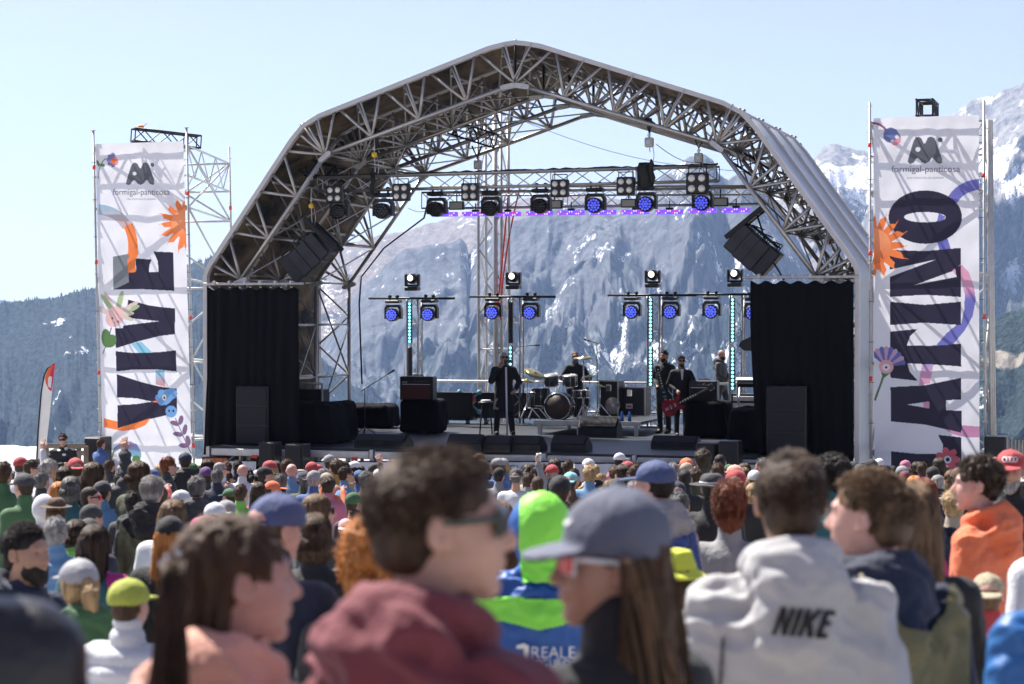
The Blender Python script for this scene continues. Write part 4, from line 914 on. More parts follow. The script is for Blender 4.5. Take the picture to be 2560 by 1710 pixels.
# ------------------------------------------------------------ loudspeakers and stage gear
def cabinet(px0, px1, pt, pb, v, dep, label, m=M_SPK, zb=None, name='loudspeaker', side=True, lean=0, gap=()):
    (u0, z1), (u1, _) = SP(px0, pt, v), SP(px1, pt, v); z0 = SP((px0+px1)/2, pb, v)[1] if zb is None else zb
    r = empty(name, S3((u0+u1)/2, v+dep/2, z0), label, 'loudspeaker'); b = MB(); b.box(S3((u0+u1)/2, v+dep/2+.02, (z0+z1)/2), (u1-u0, dep, z1-z0), (SW, SV, ZUP), .02); b.build('cabinet', M_BLK, r)
    zs = [z0]+[z0+(z1-z0)*g for g in gap]+[z1]
    for a, c in zip(zs, zs[1:]): b = MB(); b.box(S3((u0+u1)/2, v, (a+c)/2), (u1-u0-.05, .03, c-a-.03), (SW, SV, ZUP), .012); b.build('grille', m, r)
    return r
SP(0, 0, 0)
cabinet(588, 669, 965, 1130, -.35, .75, 'tall dark grey bass speaker stack at the left end of the stage', gap=(.33, .66), zb=FZ)
cabinet(1915, 2015, 965, 1130, -.35, .75, 'tall dark grey bass speaker stack at the right end of the stage', gap=(.33, .66), zb=FZ)
cabinet(645, 684, 1106, 1215, -1.5, .4, 'left one of two small black front speakers below the left speaker stack'); cabinet(710, 756, 1110, 1215, -1.5, .4, 'right one of two small black front speakers below the stage left corner')
cabinet(1738, 1790, 1108, 1230, -1.6, .45, 'small black front speaker, the left one below the right half of the stage'); cabinet(1795, 1845, 1103, 1235, -1.7, .45, 'small black front speaker, the right one below the right half of the stage')
cabinet(208, 250, 1093, 1160, -.5, .5, 'black speaker standing left of the left banner', M_BLK, zb=.9); cabinet(2460, 2516, 1092, 1180, -.3, .6, 'black speaker standing right of the right banner', M_BLK, zb=.6)
def covered(px0, px1, pt, pb, v, dep, label, z0=FZ, sl=.12):
    (u0, z1), (u1, _) = SP(px0, pt, v), SP(px1, pt, v); V, Q = nets(sdf(U([('b', (0, 0, (z1-z0)/2), ((u1-u0)/2, dep/2, (z1-z0)/2), .09)], .05)), (-(u1-u0)/2-.1, -dep/2-.1, -.05), ((u1-u0)/2+.1, dep/2+.1, z1-z0+.1), .05)
    V = V.copy(); V[:, 0] *= 1+sl*(1-V[:, 2]/(z1-z0)); V = disp(V, Q, .06, (3, 3, 1.5), px0); V[:, 2] = np.maximum(V[:, 2], 0)
    me = vq_mesh('cover', [(V, Q)]); o = obj('covered_equipment', me, M_DRAPE); o.location = S3((u0+u1)/2, v+dep/2, z0); o.rotation_euler = (0, 0, -TH); tag(o, label, 'equipment'); return o
covered(700, 828, 1010, 1120, .3, 1.4, 'bulky black covered equipment beside the left speaker stack')
covered(1820, 1905, 1025, 1135, .5, 1.2, 'bulky black covered equipment beside the right speaker stack')
covered(1712, 1812, 1004, 1080, 4.7, 1., 'black covered box under the guitar amplifier on the right')
covered(998, 1090, 1000, 1083, 4.6, .8, 'black covered box under the left amplifier')
covered(850, 962, 1012, 1068, 6., 1., 'black covered keyboard case at the back left of the stage')
# side mixing desk at left
r = empty('side_rack', SPT(770, 1010, 2.5), 'small black side desk with silver frame beside the left drape', 'desk'); b = MB(); u, z = SP(775, 1000, 3.)
b.box(S3(u, 3, z), (.75, .5, .5), (SW, SV, ZUP), .02); b.build('body', M_CASE, r)
b = MB()
for du in (-.4, .4): b.tube(S3(u+du, 2.75, FZ), S3(u+du, 2.75, z+.38), .025)
b.tube(S3(u-.4, 2.75, z+.38), S3(u+.4, 2.75, z+.38), .025); b.build('frame', M_ALUW, r)
# wedges
def wedge(px0, px1, pt, pb, label, v=None, flip=1):
    uc, vv = SF((px0+px1)/2, pb); v = vv; u0 = SP(px0, pb, v)[0]; u1 = SP(px1, pb, v)[0]; z1 = SP(px0, pt, v+.25)[1]; h = max(.25, z1-FZ)
    r = empty('monitor_wedge', S3(uc, v, FZ), label, 'stage monitor', 'black monitor wedges on the stage floor'); b = MB()
    prof = [(0, 0), (.52, 0), (.52, h*.5), (.3, h), (.0, h*.35)] if flip > 0 else [(0, 0), (.52, 0), (.52, h*.35), (.22, h), (0, h*.5)]
    b.prism(prof, S3(u0, v, FZ), SV, ZUP, SW, u1-u0); b.build('cabinet', M_BLK, r)
    b = MB(); b.prism([(.03, h*.37+.03), (.3, h-.01), (.3, h+.012), (.02, h*.37+.05)] if flip > 0 else [(-.012, .05), (.0, .04), (.0, h*.5), (-.012, h*.5)], S3(u0+.03, v, FZ), SV, ZUP, SW, u1-u0-.06); b.build('grille', M_SPK, r)
    if flip < 0:
        b = MB(); b.prism([(-.02, h*.54), (.2, h+.0), (.19, h+.014), (-.02, h*.58)], S3(u0+.03, v, FZ), SV, ZUP, SW, u1-u0-.06); b.build('back_panel', M_SPK, r)
        b = MB(); b.box(S3((u0+u1)/2, v-.01, FZ+.1), (.2, .03, .1), (SW, SV, ZUP)); b.build('socket_plate', M_BLK2, r)
for a in [(885, 1012, 1086, 1119, 'low black box at the left of the stage floor'), (1115, 1202, 1085, 1131, 'leftmost black monitor wedge below the singer'), (1206, 1275, 1089, 1131, 'black monitor wedge directly in front of the singer'), (1278, 1350, 1089, 1131, 'black monitor wedge just right of the singer'), (1376, 1464, 1088, 1131, 'black monitor wedge right of centre at the stage edge'), (1627, 1742, 1090, 1123, 'low black monitor box in front of the guitarist')]: wedge(*a, flip=-1)
wedge(1445, 1542, 1042, 1094, 'large black monitor wedge in front of the drum riser', flip=-1)
# amplifier
def amp(px0, px1, pt, pb, v, cloth, label, word):
    (u0, z1), (u1, z0) = SP(px0, pt, v), SP(px1, pb, v); r = empty('guitar_amplifier', S3((u0+u1)/2, v, z0), label, 'amplifier'); W_ = u1-u0; H = z1-z0
    b = MB(); b.box(S3((u0+u1)/2, v+.15, (z0+z1)/2), (W_, .3, H), (SW, SV, ZUP), .02); b.build('cabinet', M_BLK, r)
    b = MB(); b.box(S3((u0+u1)/2, v-.01, z0+H*.34), (W_*.84, .02, H*.58), (SW, SV, ZUP)); b.build('grille_cloth', cloth, r)
    b = MB(); b.box(S3((u0+u1)/2, v-.012, z0+H*.67), (W_*.84, .02, .012), (SW, SV, ZUP)); b.build('piping', M_WHT, r)
    b = MB(); b.path([S3((u0+u1)/2-.12, v+.15, z1), S3((u0+u1)/2-.1, v+.15, z1+.03), S3((u0+u1)/2+.1, v+.15, z1+.03), S3((u0+u1)/2+.12, v+.15, z1)], .012); b.build('handle', M_BLK2, r)
    if word: text(word, 0, 0, 0, v, M_WHT, r, 1., 0, (S3(u0+.07, v-.03, z0+H*.72), SW, ZUP, .13))
    b = MB()
    for k in range(6): b.lathe(S3(u1-.12-k*.06, v-.0, z0+H*.8), [(.014, 0), (.012, .02)], 8, (SW, ZUP, -SV))
    b.build('knob', M_CHR, r)
amp(999, 1082, 941, 1001, 4.7, mat('brown grille cloth', (.09, .03, .025), .9, 0, .15, 90), 'black amplifier with brown grille standing on a covered box at the left', 'VOX')
amp(1722, 1792, 951, 1006, 4.9, mat('black grille cloth', (.02, .02, .022), .9, 0, .15, 90), 'black bass amplifier behind the guitarist on the right', '')
# flight cases and keyboards
def flight(px0, px1, pt, pb, v, label, stk=True):
    (u0, z1), (u1, z0) = SP(px0, pt, v), SP(px1, pb, v); r = empty('flight_case', S3((u0+u1)/2, v, z0), label, 'flight case'); W_ = u1-u0; H = z1-z0; c_ = S3((u0+u1)/2, v+.3, (z0+z1)/2)
    b = MB(); b.box(c_, (W_, .6, H), (SW, SV, ZUP)); b.build('panel', M_CASE, r); b = MB()
    for du in (-W_/2, W_/2):
        b.box(c_-SV*.3+SW*du, (.035, .02, H+.02), (SW, SV, ZUP))
    for dz in (-H/2, H/2): b.box(c_-SV*.302+ZUP*dz, (W_+.03, .02, .035), (SW, SV, ZUP))
    b.build('edge_trim', M_ALU, r)
    b = MB(); b.box(c_-SV*.31+ZUP*H*.3, (.13, .02, .16), (SW, SV, ZUP), .01); b.build('latch', M_CHR, r)
    if stk: b = MB(); b.box(c_-SV*.31-ZUP*H*.16, (.16, .015, .12), (SW, SV, ZUP)); b.build('sticker', M_WHT, r); b = MB(); b.box(c_-SV*.32-ZUP*H*.17, (.12, .015, .04), (SW, SV, ZUP)); b.build('sticker_stripe', M_RED, r)
flight(1535, 1612, 968, 1040, 8., 'black flight case with silver edges right of the drums'); flight(1498, 1545, 952, 1042, 7.6, 'tall black box between the drums and the flight case', False)
cabinet(1795+10, 1812+10, 900, 901, 9, .1, 'x') if False else None
def keys():
    v = 4.2; (u0, z1), (u1, _) = SP(1838, 955, v), SP(1905, 955, v); r = empty('keyboard', S3(u0, v, FZ), 'electronic keyboard on a stand partly behind the right drape', 'keyboard'); b = MB()
    b.box(S3((u0+u1)/2, v+.1, z1), (u1-u0, .35, .1), (SW, (SV*.9+ZUP*.4).normalized(), (ZUP*.9-SV*.4).normalized()), .01); b.build('body', M_BLK, r); b = MB()
    for k in range(14): b.box(S3(u0+.03+k*(u1-u0-.05)/14, v+.02, z1+.07), ((u1-u0)/14-.008, .12, .012), (SW, (SV*.9+ZUP*.4).normalized(), (ZUP*.9-SV*.4).normalized()))
    b.build('white_keys', M_WHT, r); b = MB()
    for u in (u0+.05, u1-.05): b.tube(S3(u, v-.2, FZ), S3(u, v+.3, z1), .02); b.tube(S3(u, v+.4, FZ), S3(u, v-.1, z1), .02)
    b.build('stand', M_ALU, r)
    v = 4.8; (u0, z1), (u1, z0) = SP(1828, 985, v), SP(1896, 1042, v); r = empty('effects_rack', S3(u0, v, z0), 'open rack of pale effects units below the keyboard', 'rack'); b = MB()
    b.box(S3((u0+u1)/2, v+.25, (z0+z1)/2), (u1-u0, .5, z1-z0), (SW, SV, ZUP)); b.build('case', M_CASE, r); 
    for k in range(3): b = MB(); b.box(S3((u0+u1)/2, v-.01, z0+(z1-z0)*(.2+.3*k)), (u1-u0-.08, .03, (z1-z0)*.22), (SW, SV, ZUP), .01); b.build('unit', M_STEEL, r)
keys()
m = MB(); p0 = SPT(1846, 865, 5); X = SW; m.prism([(0, 0), (.05, .1), (.3, .22), (.6, .24), (.6, -.12), (.12, -.1)], p0, SW, ZUP, SV, .2); tag(m.build('hanging_horn', M_BLK), 'dark horn shaped speaker hanging beside the right drape', 'loudspeaker')
# microphone stands
def mic(base, top, tip, label, blue=False, thick=.012, white=False):
    r = empty('microphone_stand', base, label, 'microphone'); b = MB(); b.tube(base, top, thick, n=8); b.build('pole', M_WHT if white else M_BLK, r)
    b = MB()
    if white: b.lathe(base, [(.15, 0), (.14, .02), (.02, .035)], 16)
    else:
        for a in range(3): b.tube(base+ZUP*.2, base+Vector((.28*math.cos(a*2.1+.4), .28*math.sin(a*2.1+.4), 0)), .01)
    b.build('base', M_BLK, r)
    if tip is not None:
        b = MB(); b.tube(top-(tip-top)*.15, tip, .009); b.build('boom', M_BLK, r); d_ = (tip-top).normalized(); b = MB(); b.tube(tip-d_*.1, tip+d_*.03, .014, .018, n=8); b.tube(tip+d_*.03, tip+d_*.09, .026, .022, n=10); b.build('microphone', M_BLK, r)
    return r
def fl(px, py): u, v = SF(px, py); return S3(u, v, FZ), v
b0, v_ = fl(912, 1088); mic(b0, SPT(912, 972, v_), SPT(978, 930, v_), 'black boom microphone stand alone on the left part of the stage')
b0, v_ = fl(1268, 1094); mic(b0, SPT(1265, 918, v_), SPT(1264, 912, v_), 'white straight microphone stand held by the singer', thick=.022, white=True); vs_ = v_
mic(SPT(1300, 1050, 7.2), SPT(1300, 866, 7.2), SPT(1340, 863, 7.2), 'overhead boom microphone left of the drums')
mic(SPT(1494, 1050, 7.2), SPT(1492, 858, 7.2), SPT(1468, 850, 7.2), 'overhead boom microphone right of the drums')
b0, v_ = fl(1662, 1082); mic(b0, SPT(1662, 1000, v_), SPT(1672, 915, v_), 'black microphone stand in front of the bassist and guitarist')
# singer's stool
b0, v_ = fl(1215, 1085); r = empty('bar_stool', b0, 'tall dark bar stool left of the singer', 'stool'); b = MB(); z = SPT(1215, 1005, v_).z
b.lathe(S3(*[(b0-SO).dot(SW), v_], z-.04), [(.17, 0), (.18, .03), (.16, .05)], 16); b.build('seat', M_BLK, r)
for a in range(4): b = MB(); b.tube(b0+Vector((.2*math.cos(a*1.57+.8), .2*math.sin(a*1.57+.8), 0)), b0+Vector((.12*math.cos(a*1.57+.8), .12*math.sin(a*1.57+.8), z-FZ-.03)), .016); b.build('leg', M_DKM, r)
m = MB(); m.lathe(Vector((b0.x, b0.y, z+.01)), [(.11, 0), (.12, .03), (.1, .04)], 12); tag(m.build('towel', M_WHT), 'small white towel lying on the bar stool', 'towel')
# ------------------------------------------------------------ drums
M_DRM = mat('dark drum shell', (.03, .045, .045), .25, .1, .1); M_HEAD = mat('drum skin', (.22, .22, .21), .5, 0, .05); M_BRASS = mat('brass cymbal', (.35, .3, .12), .3, .8, .15); M_KICK = mat('dark kick skin', (.05, .035, .03), .5)
VD = 5.9
ris = empty('drum_riser', SPT(1480, 1052, VD-1), 'silver framed platform under the drum kit', 'platform'); (u0, z0), (u1, _) = SP(1338, 1049, 5.0), SP(1600, 1049, 5.0)
b = MB(); b.box(S3((u0+u1)/2, 6.3, z0-.05), (u1-u0, 2.6, .06), (SW, SV, ZUP)); b.build('deck', M_DECK, ris)
b = MB(); b.box(S3((u0+u1)/2, 4.98, z0-.06), (u1-u0+.04, .05, .1), (SW, SV, ZUP)); b.build('frame', M_ALUW, ris)
for u in (u0+.1, (u0+u1)/2-.2, u1-.1):
    for v in (5.05, 7.5): b = MB(); b.box(S3(u, v, (FZ+z0)/2-.05), (.08, .08, z0-FZ-.1), (SW, SV, ZUP)); b.build('leg', M_ALUW, ris)
ZR = z0-.02
kit = empty('drum_kit', S3(SP(1398, 1000, VD)[0], VD, ZR), 'dark drum kit with brass cymbals on the platform at the centre', 'drum kit')
def drum(c_, r, h, axis, nm, skin=M_HEAD):
    X, Y = frame(axis); a3 = (X, Y, axis.normalized()); b = MB(); b.lathe(c_, [(r, -h/2), (r, h/2)], 24, a3); o = b.build(nm, M_DRM, kit)
    b = MB()
    for s in (-1, 1):
        pts = [c_+axis.normalized()*s*h/2+X*r*1.02*math.cos(t)+Y*r*1.02*math.sin(t) for t in [i*2*pi/24 for i in range(25)]]; b.path(pts, .014, 5)
    for k in range(8): t = k*pi/4; p = c_+X*r*1.03*math.cos(t)+Y*r*1.03*math.sin(t); b.tube(p-axis.normalized()*h*.45, p+axis.normalized()*h*.45, .008, n=5)
    b.build('hoop', M_CHR, o); b = MB(); b.lathe(c_-axis.normalized()*(h/2+.002), [(r*.97, 0), (r*.97, .004)], 24, a3); b.lathe(c_+axis.normalized()*(h/2), [(r*.97, 0), (r*.97, .004)], 24, a3); b.build('skin', skin, o)
kc = SPT(1399, 1009, VD-.4); kc.z = ZR+.31; drum(kc, .3, .4, -SV*-1, 'kick_drum', M_KICK)
for px, py, r_, h_, tl in ((1378, 950, .16, .24, .25), (1425, 952, .16, .24, .15), (1352, 992, .2, .4, 0), (1340, 1000, .18, .36, 0), (1452, 985, .18, .16, 0)): drum(SPT(px, py, VD-.1), r_, h_, (ZUP-SV*tl).normalized(), 'tom_drum')
def cym(px, py, r_, tilt, yb, ln=0):
    c_ = SPT(px, py, VD); n_ = (ZUP-SV*tilt+SW*ln).normalized(); X, Y = frame(n_); b = MB(); b.lathe(c_, [(r_, -.02), (r_*.5, 0), (.05, .012), (.03, .03), (.005, .035)], 24, (X, Y, n_)); o = b.build('cymbal', M_BRASS, kit)
    b = MB(); base = Vector((c_.x, c_.y, ZR)); b.tube(base+ZUP*.25, c_+ZUP*.02, .014, n=6)
    for a in range(3): b.tube(base+ZUP*.35, base+Vector((.3*math.cos(a*2.1), .3*math.sin(a*2.1), 0)), .012)
    b.build('cymbal_stand', M_CHR, o)
cym(1459, 893, .24, .15, 1040); cym(1337, 932, .26, .25, 1040, .45); cym(1474, 940, .17, .05, 1040); cym(1500, 965, .15, 0, 1040); cym(1318, 950, .2, .1, 1040, .2)
r = empty('floor_fan', SPT(1532, 1020, 5.3), 'round grey fan standing on the platform right of the drums', 'fan'); c_ = SPT(1532, 1013, 5.3); b = MB()
for k in range(5): b.path([c_+(SW*math.cos(t)+ZUP*math.sin(t))*(.035+.033*k) for t in [i*2*pi/20 for i in range(21)]], .004, 4)
for k in range(20): t = k*pi/10; b.tube(c_, c_+(SW*math.cos(t)+ZUP*math.sin(t))*.17, .003, n=4)
b.build('cage', M_STEEL, r); b = MB()
for k in range(4): t = k*pi/2; b.prism([(0, -.03), (.14, -.05), (.15, .04), (0, .03)], c_+SV*.04, SW*math.cos(t)+ZUP*math.sin(t), ZUP*math.cos(t)-SW*math.sin(t), SV, .006)
b.build('blade', M_DKM, r); b = MB(); b.tube(c_+SV*.05-ZUP*.2, c_+SV*.05, .02); b.box(c_-ZUP*.2+SV*.05, (.2, .16, .03), (SW, SV, ZUP)); b.build('foot', M_DKM, r)
for i, (px, py, cc) in enumerate([(1555, 1035, (.05, .15, .5)), (1574, 1028, (.05, .12, .45))]):
    c_ = SPT(px, py, 5.2); c_.z = ZR; m = MB(); m.lathe(c_, [(.04, 0), (.042, .14), (.02, .19), (.02, .22)], 12); tag(m.build('water_bottle', [mat('blue bottle', cc, .15, 0, .05)]), 'blue water bottle on the platform, %s one' % ('left' if i == 0 else 'right'), 'bottle')
m = MB(); c_ = SPT(1478, 1038, 5.15); c_.z = ZR+.02; m.box(c_, (.4, .2, .04), (SW, SV, ZUP), .01); tag(m.build('folded_towel', mat('red towel', (.6, .03, .06), .9)), 'folded red towel on the front edge of the drum platform', 'towel')
# no floor lamp or blue spill is placed on the deck
# ------------------------------------------------------------ things beside the stage
def flag():
    base = P(86, 1190, 38); tip = P(128, 912, 38); r = empty('feather_flag', Vector((base.x, base.y, gz(38))), 'white feather flag with red and orange tip at the far left', 'flag')
    L_ = [(92, 1195), (97, 1080), (105, 980), (112, 940), (120, 922), (138, 909)]; R_ = [(138, 909), (134, 945), (130, 978), (124, 1040), (116, 1110), (104, 1150), (98, 1195)]
    def seg(poly, m, nm, dy): mb = MB(); mb.prism([((P(x, y, 38)-base).x, (P(x, y, 38)-base).z) for x, y in poly], base+Vector((0, dy, 0)), Vector((1, 0, 0)), ZUP, Vector((0, 1, 0)), .006); mb.build(nm, m, r)
    seg(L_+R_[1:], mat('white flag cloth', (.8, .8, .78), .7, 0, .04, trans=.3), 'cloth', 0)
    seg([(113, 945), (120, 924), (138, 909), (134, 945), (129, 978), (122, 974), (115, 958)], mat('pink flag print', (.75, .03, .12), .7), 'tip_print', -.01)
    seg([(113, 945), (120, 924), (132, 912), (124, 945), (119, 966)], mat('orange flag print', (.85, .15, .05), .7), 'orange_print', -.02)
    seg([(121, 945), (125, 940), (131, 942), (128, 970), (121, 966)], M_WHT, 'white_mark', -.03)
    m = MB(); m.path([Vector((base.x-.02, 38.02, gz(38)))]+[P(x-2, y, 38.02) for x, y in L_], .018, 6); m.build('pole', M_DKM, r)
flag()
def snowbank():
    V = []; n, k = 60, 14
    for i in range(n+1):
        for j in range(k+1):
            x = -14.5+8.2*i/n; t = j/k; y = 42+3.*t; h = 1.2*math.sin(pi*min(1, t*1.15))**.6*(1-.25*(i/n)**3)+.12*noise.fractal(Vector((x*1.6, y*1.6, 1)), 1, 2, 4); z = .45+h*1.0 if j else .0
            V.append((x, y, max(0, z)))
    me = bpy.data.meshes.new('snow_bank'); me.from_pydata(V, [], [(i*(k+1)+j, (i+1)*(k+1)+j, (i+1)*(k+1)+j+1, i*(k+1)+j+1) for i in range(n) for j in range(k)]); me.polygons.foreach_set('use_smooth', [True]*n*k); me.update()
    tag(obj('snow_bank', me, mat('dirty snow', (.68, .68, .68), .8, 0, .2, 2, .5, 9)), kind='structure')
snowbank()
r = empty('wooden_fence', P(116, 1150, 42), 'brown wooden rail fence behind the guard at the left', 'fence'); M_WD = mat('weathered wood', (.2, .16, .12), .8, 0, .3, 4, .3, 20, stretch=(1, 1, .2))
for px in (116, 148, 197, 215): b = MB(); p = P(px, 1115, 42); b.box((p.x, 42, p.z/2), (.09, .09, p.z), A3); b.build('post', M_WD, r)
for py in (1114, 1132): b = MB(); b.box(((P(116, py, 42).x+P(215, py, 42).x)/2, 41.93, P(116, py, 42).z), (P(215, py, 42).x-P(116, py, 42).x, .04, .1), A3); b.build('rail', M_WD, r)
r = empty('snow_fence', P(2515, 1150, 44), 'thin picket fence at the far right edge', 'fence')
b = MB()
for k in range(14): p = P(2522+k*9, 1117, 46); b.box((p.x, 46, p.z-.3), (.03, .03, .9), A3)
o = b.build('pickets', M_WD, r); tag(o, kind='stuff')
# ------------------------------------------------------------ people
LIB = {}
HC = Vector((0, .008, 1.662))                               # head centre on a 1.78 m figure
def omesh(name, me, m, parent):
    o = bpy.data.objects.new(name, me); COL.objects.link(o); o.parent = parent
    if len(me.materials) == 0: me.materials.append(None)
    o.material_slots[0].link = 'OBJECT'; o.material_slots[0].material = m; return o
def head_vq(h, female=False):
    k = .92 if female else 1.
    ops = U([('e', (0, -.014, .035), (.074, .094, .083)), ('e', (0, .03, -.045), (.054*k, .06, .06)), ('e', (0, .045, -.008), (.056, .048, .07))], .04)
    ops += [('+', .02, ('e', (0, .072, -.094), (.026*k, .024, .02))), ('+', .02, ('e', (.034, .06, -.02), (.022, .02, .02))), ('+', .02, ('e', (-.034, .06, -.02), (.022, .02, .02))),
            ('+', .015, ('e', (0, .083, .034), (.047, .014, .011)))]
    for s in (-1, 1): ops.append(('-', .016, ('e', (s*.031, .104, .012), (.018, .017, .011))))
    ops += [('+', .012, ('c', (0, .088, .02), (0, .112, -.02), .008, .0125)), ('+', .008, ('e', (.01, .1, -.026), (.009, .012, .008))), ('+', .008, ('e', (-.01, .1, -.026), (.009, .012, .008))),
            ('+', .008, ('e', (0, .092, -.05), (.024, .013, .0065))), ('+', .006, ('e', (0, .09, -.062), (.02, .013, .007)))]
    for s in (-1, 1):
        ops.append(('+', .006, ('e', (s*.078, -.006, .004), (.011, .021, .033))))
        ops.append(('-', .004, ('e', (s*.092, .0, .004), (.012, .011, .02))))
        ops.append(('+', .004, ('e', (s*.074, .01, -.02), (.008, .007, .012))))
    ops.append(('+', .03, ('c', (0, -.015, -.06), (0, -.03, -.2), .054*k, .06*k)))
    return nets(sdf(ops), (-.11, -.13, -.2), (.11, .14, .14), h)
def hand_vq(curl, spread=.12, h=.006, mir=1):
    key = ('hand', curl, spread, h, mir)
    if key in LIB: return LIB[key]
    ops = []; xs = [.028, .01, -.009, -.027]; ln = [.070, .078, .072, .056]
    for i, x in enumerate(xs): ops.append(('+', .02, ('c', (x*.4, 0, 0), (x, 0, .088), .019, .0125)))
    for i, x in enumerate(xs):
        p = np.array([x, 0, .088]); a = 0; L = ln[i]; d_ = math.sin(spread*(1.5-i)); c_ = curl*(1+.12*i)
        for j, f in enumerate((.45, .3, .25)):
            a += c_; n_ = p+np.array([d_*L*f, math.sin(a)*L*f, math.cos(a)*L*f]); ops.append(('+', .006 if j else .01, ('c', tuple(p), tuple(n_), .0098-.001*j, .0088-.001*j))); p = n_
    t = curl*.5; ops += [('+', .015, ('c', (.015, .004, .02), (.044, .014, .052), .014, .0115)), ('+', .006, ('c', (.044, .014, .052), (.055-.02*t, .022+.03*t, .078), .0105, .009)), ('+', .006, ('c', (.055-.02*t, .022+.03*t, .078), (.056-.04*t, .026+.05*t, .1), .009, .0075))]
    V, Q = nets(sdf(ops), (-.06, -.035, -.03), (.085, .1, .19), h)
    if mir < 0: V = V*np.array([-1, 1, 1]); Q = Q[:, ::-1]
    LIB[key] = (V, Q); return V, Q
POSE = {
 'rest': dict(),
 'phone': dict(elR=(.24, .16, 1.25), wrR=(.08, .34, 1.5), elL=(-.24, .16, 1.25), wrL=(-.08, .34, 1.5), curl=1.1),
 'up': dict(elR=(.30, .1, 1.62), wrR=(.24, .16, 1.88), curl=.15),
 'fold': dict(elR=(.25, .05, 1.16), wrR=(-.04, .2, 1.2), elL=(-.25, .05, 1.16), wrL=(.04, .2, 1.14), curl=.6),
}
def J_(pose):
    J = dict(shR=(.185, -.01, 1.41), shL=(-.185, -.01, 1.41), elR=(.235, -.03, 1.13), elL=(-.235, -.03, 1.13), wrR=(.235, .06, .9), wrL=(-.235, .06, .9), hipR=(.09, 0, .9), hipL=(-.09, 0, .9), knR=(.1, .01, .5), knL=(-.1, .01, .5), anR=(.1, -.02, .09), anL=(-.1, -.02, .09), curl=.45, lean=0)
    J.update(POSE[pose] if isinstance(pose, str) else pose); return J
def bounds(J, m=.2):
    P_ = np.array([J[k] for k in J if k[:2] in ('sh', 'el', 'wr', 'hi', 'kn', 'an')]); return P_.min(0)-m, P_.max(0)+m
def body_mesh(pose, hr, female, hh, hb, key):
    key = ('body', key, hr, female, hh)
    if key in LIB: return LIB[key]
    J = J_(pose); ops = U([('e', (0, -.005, 1.22), (.15, .1, .25)), ('c', (-.13, -.01, 1.41), (.13, -.01, 1.41), .055, .055), ('e', (0, 0, .96), (.14, .1, .14)), ('c', (0, -.02, 1.4), (0, -.02, 1.52), .055, .05)], .06)
    for s in 'RL':
        ops += [('+', .03, ('c', J['sh'+s], J['el'+s], .042, .034)), ('+', .02, ('c', J['el'+s], J['wr'+s], .034, .025)), ('+', .04, ('c', J['hip'+s], J['kn'+s], .07, .045)), ('+', .03, ('c', J['kn'+s], J['an'+s], .044, .03)),
                ('+', .02, ('c', J['an'+s], tuple(np.array(J['an'+s])+np.array([0, .13, -.04])), .034, .028))]
    lo, hi = bounds(J, .12); hi[2] = max(hi[2], 1.55); parts = [nets(sdf(ops), lo, hi, hb)]
    V, Q = head_vq(hh, female); parts.append((tr(V, Matrix.Translation(HC)@Matrix.Rotation(-math.radians(hr), 4, 'Z')), Q))
    for s, mr in (('R', 1), ('L', -1)):
        w, e = Vector(J['wr'+s]), Vector(J['el'+s]); z = (w-e).normalized(); y = Vector(J.get('palm'+s, (-mr*1., .2, 0) if z.z < .3 else (0, 1, .0))); y = (y-z*y.dot(z)).normalized(); x = y.cross(z)
        M = Matrix(((x.x, y.x, z.x, w.x), (x.y, y.y, z.y, w.y), (x.z, y.z, z.z, w.z), (0, 0, 0, 1)))
        V, Q = hand_vq(J.get('curl'+s, J['curl']), J.get('spread', .12), mir=-mr if False else mr); parts.append((tr(V, M), Q))
    LIB[key] = vq_mesh('person_body', parts); return LIB[key]
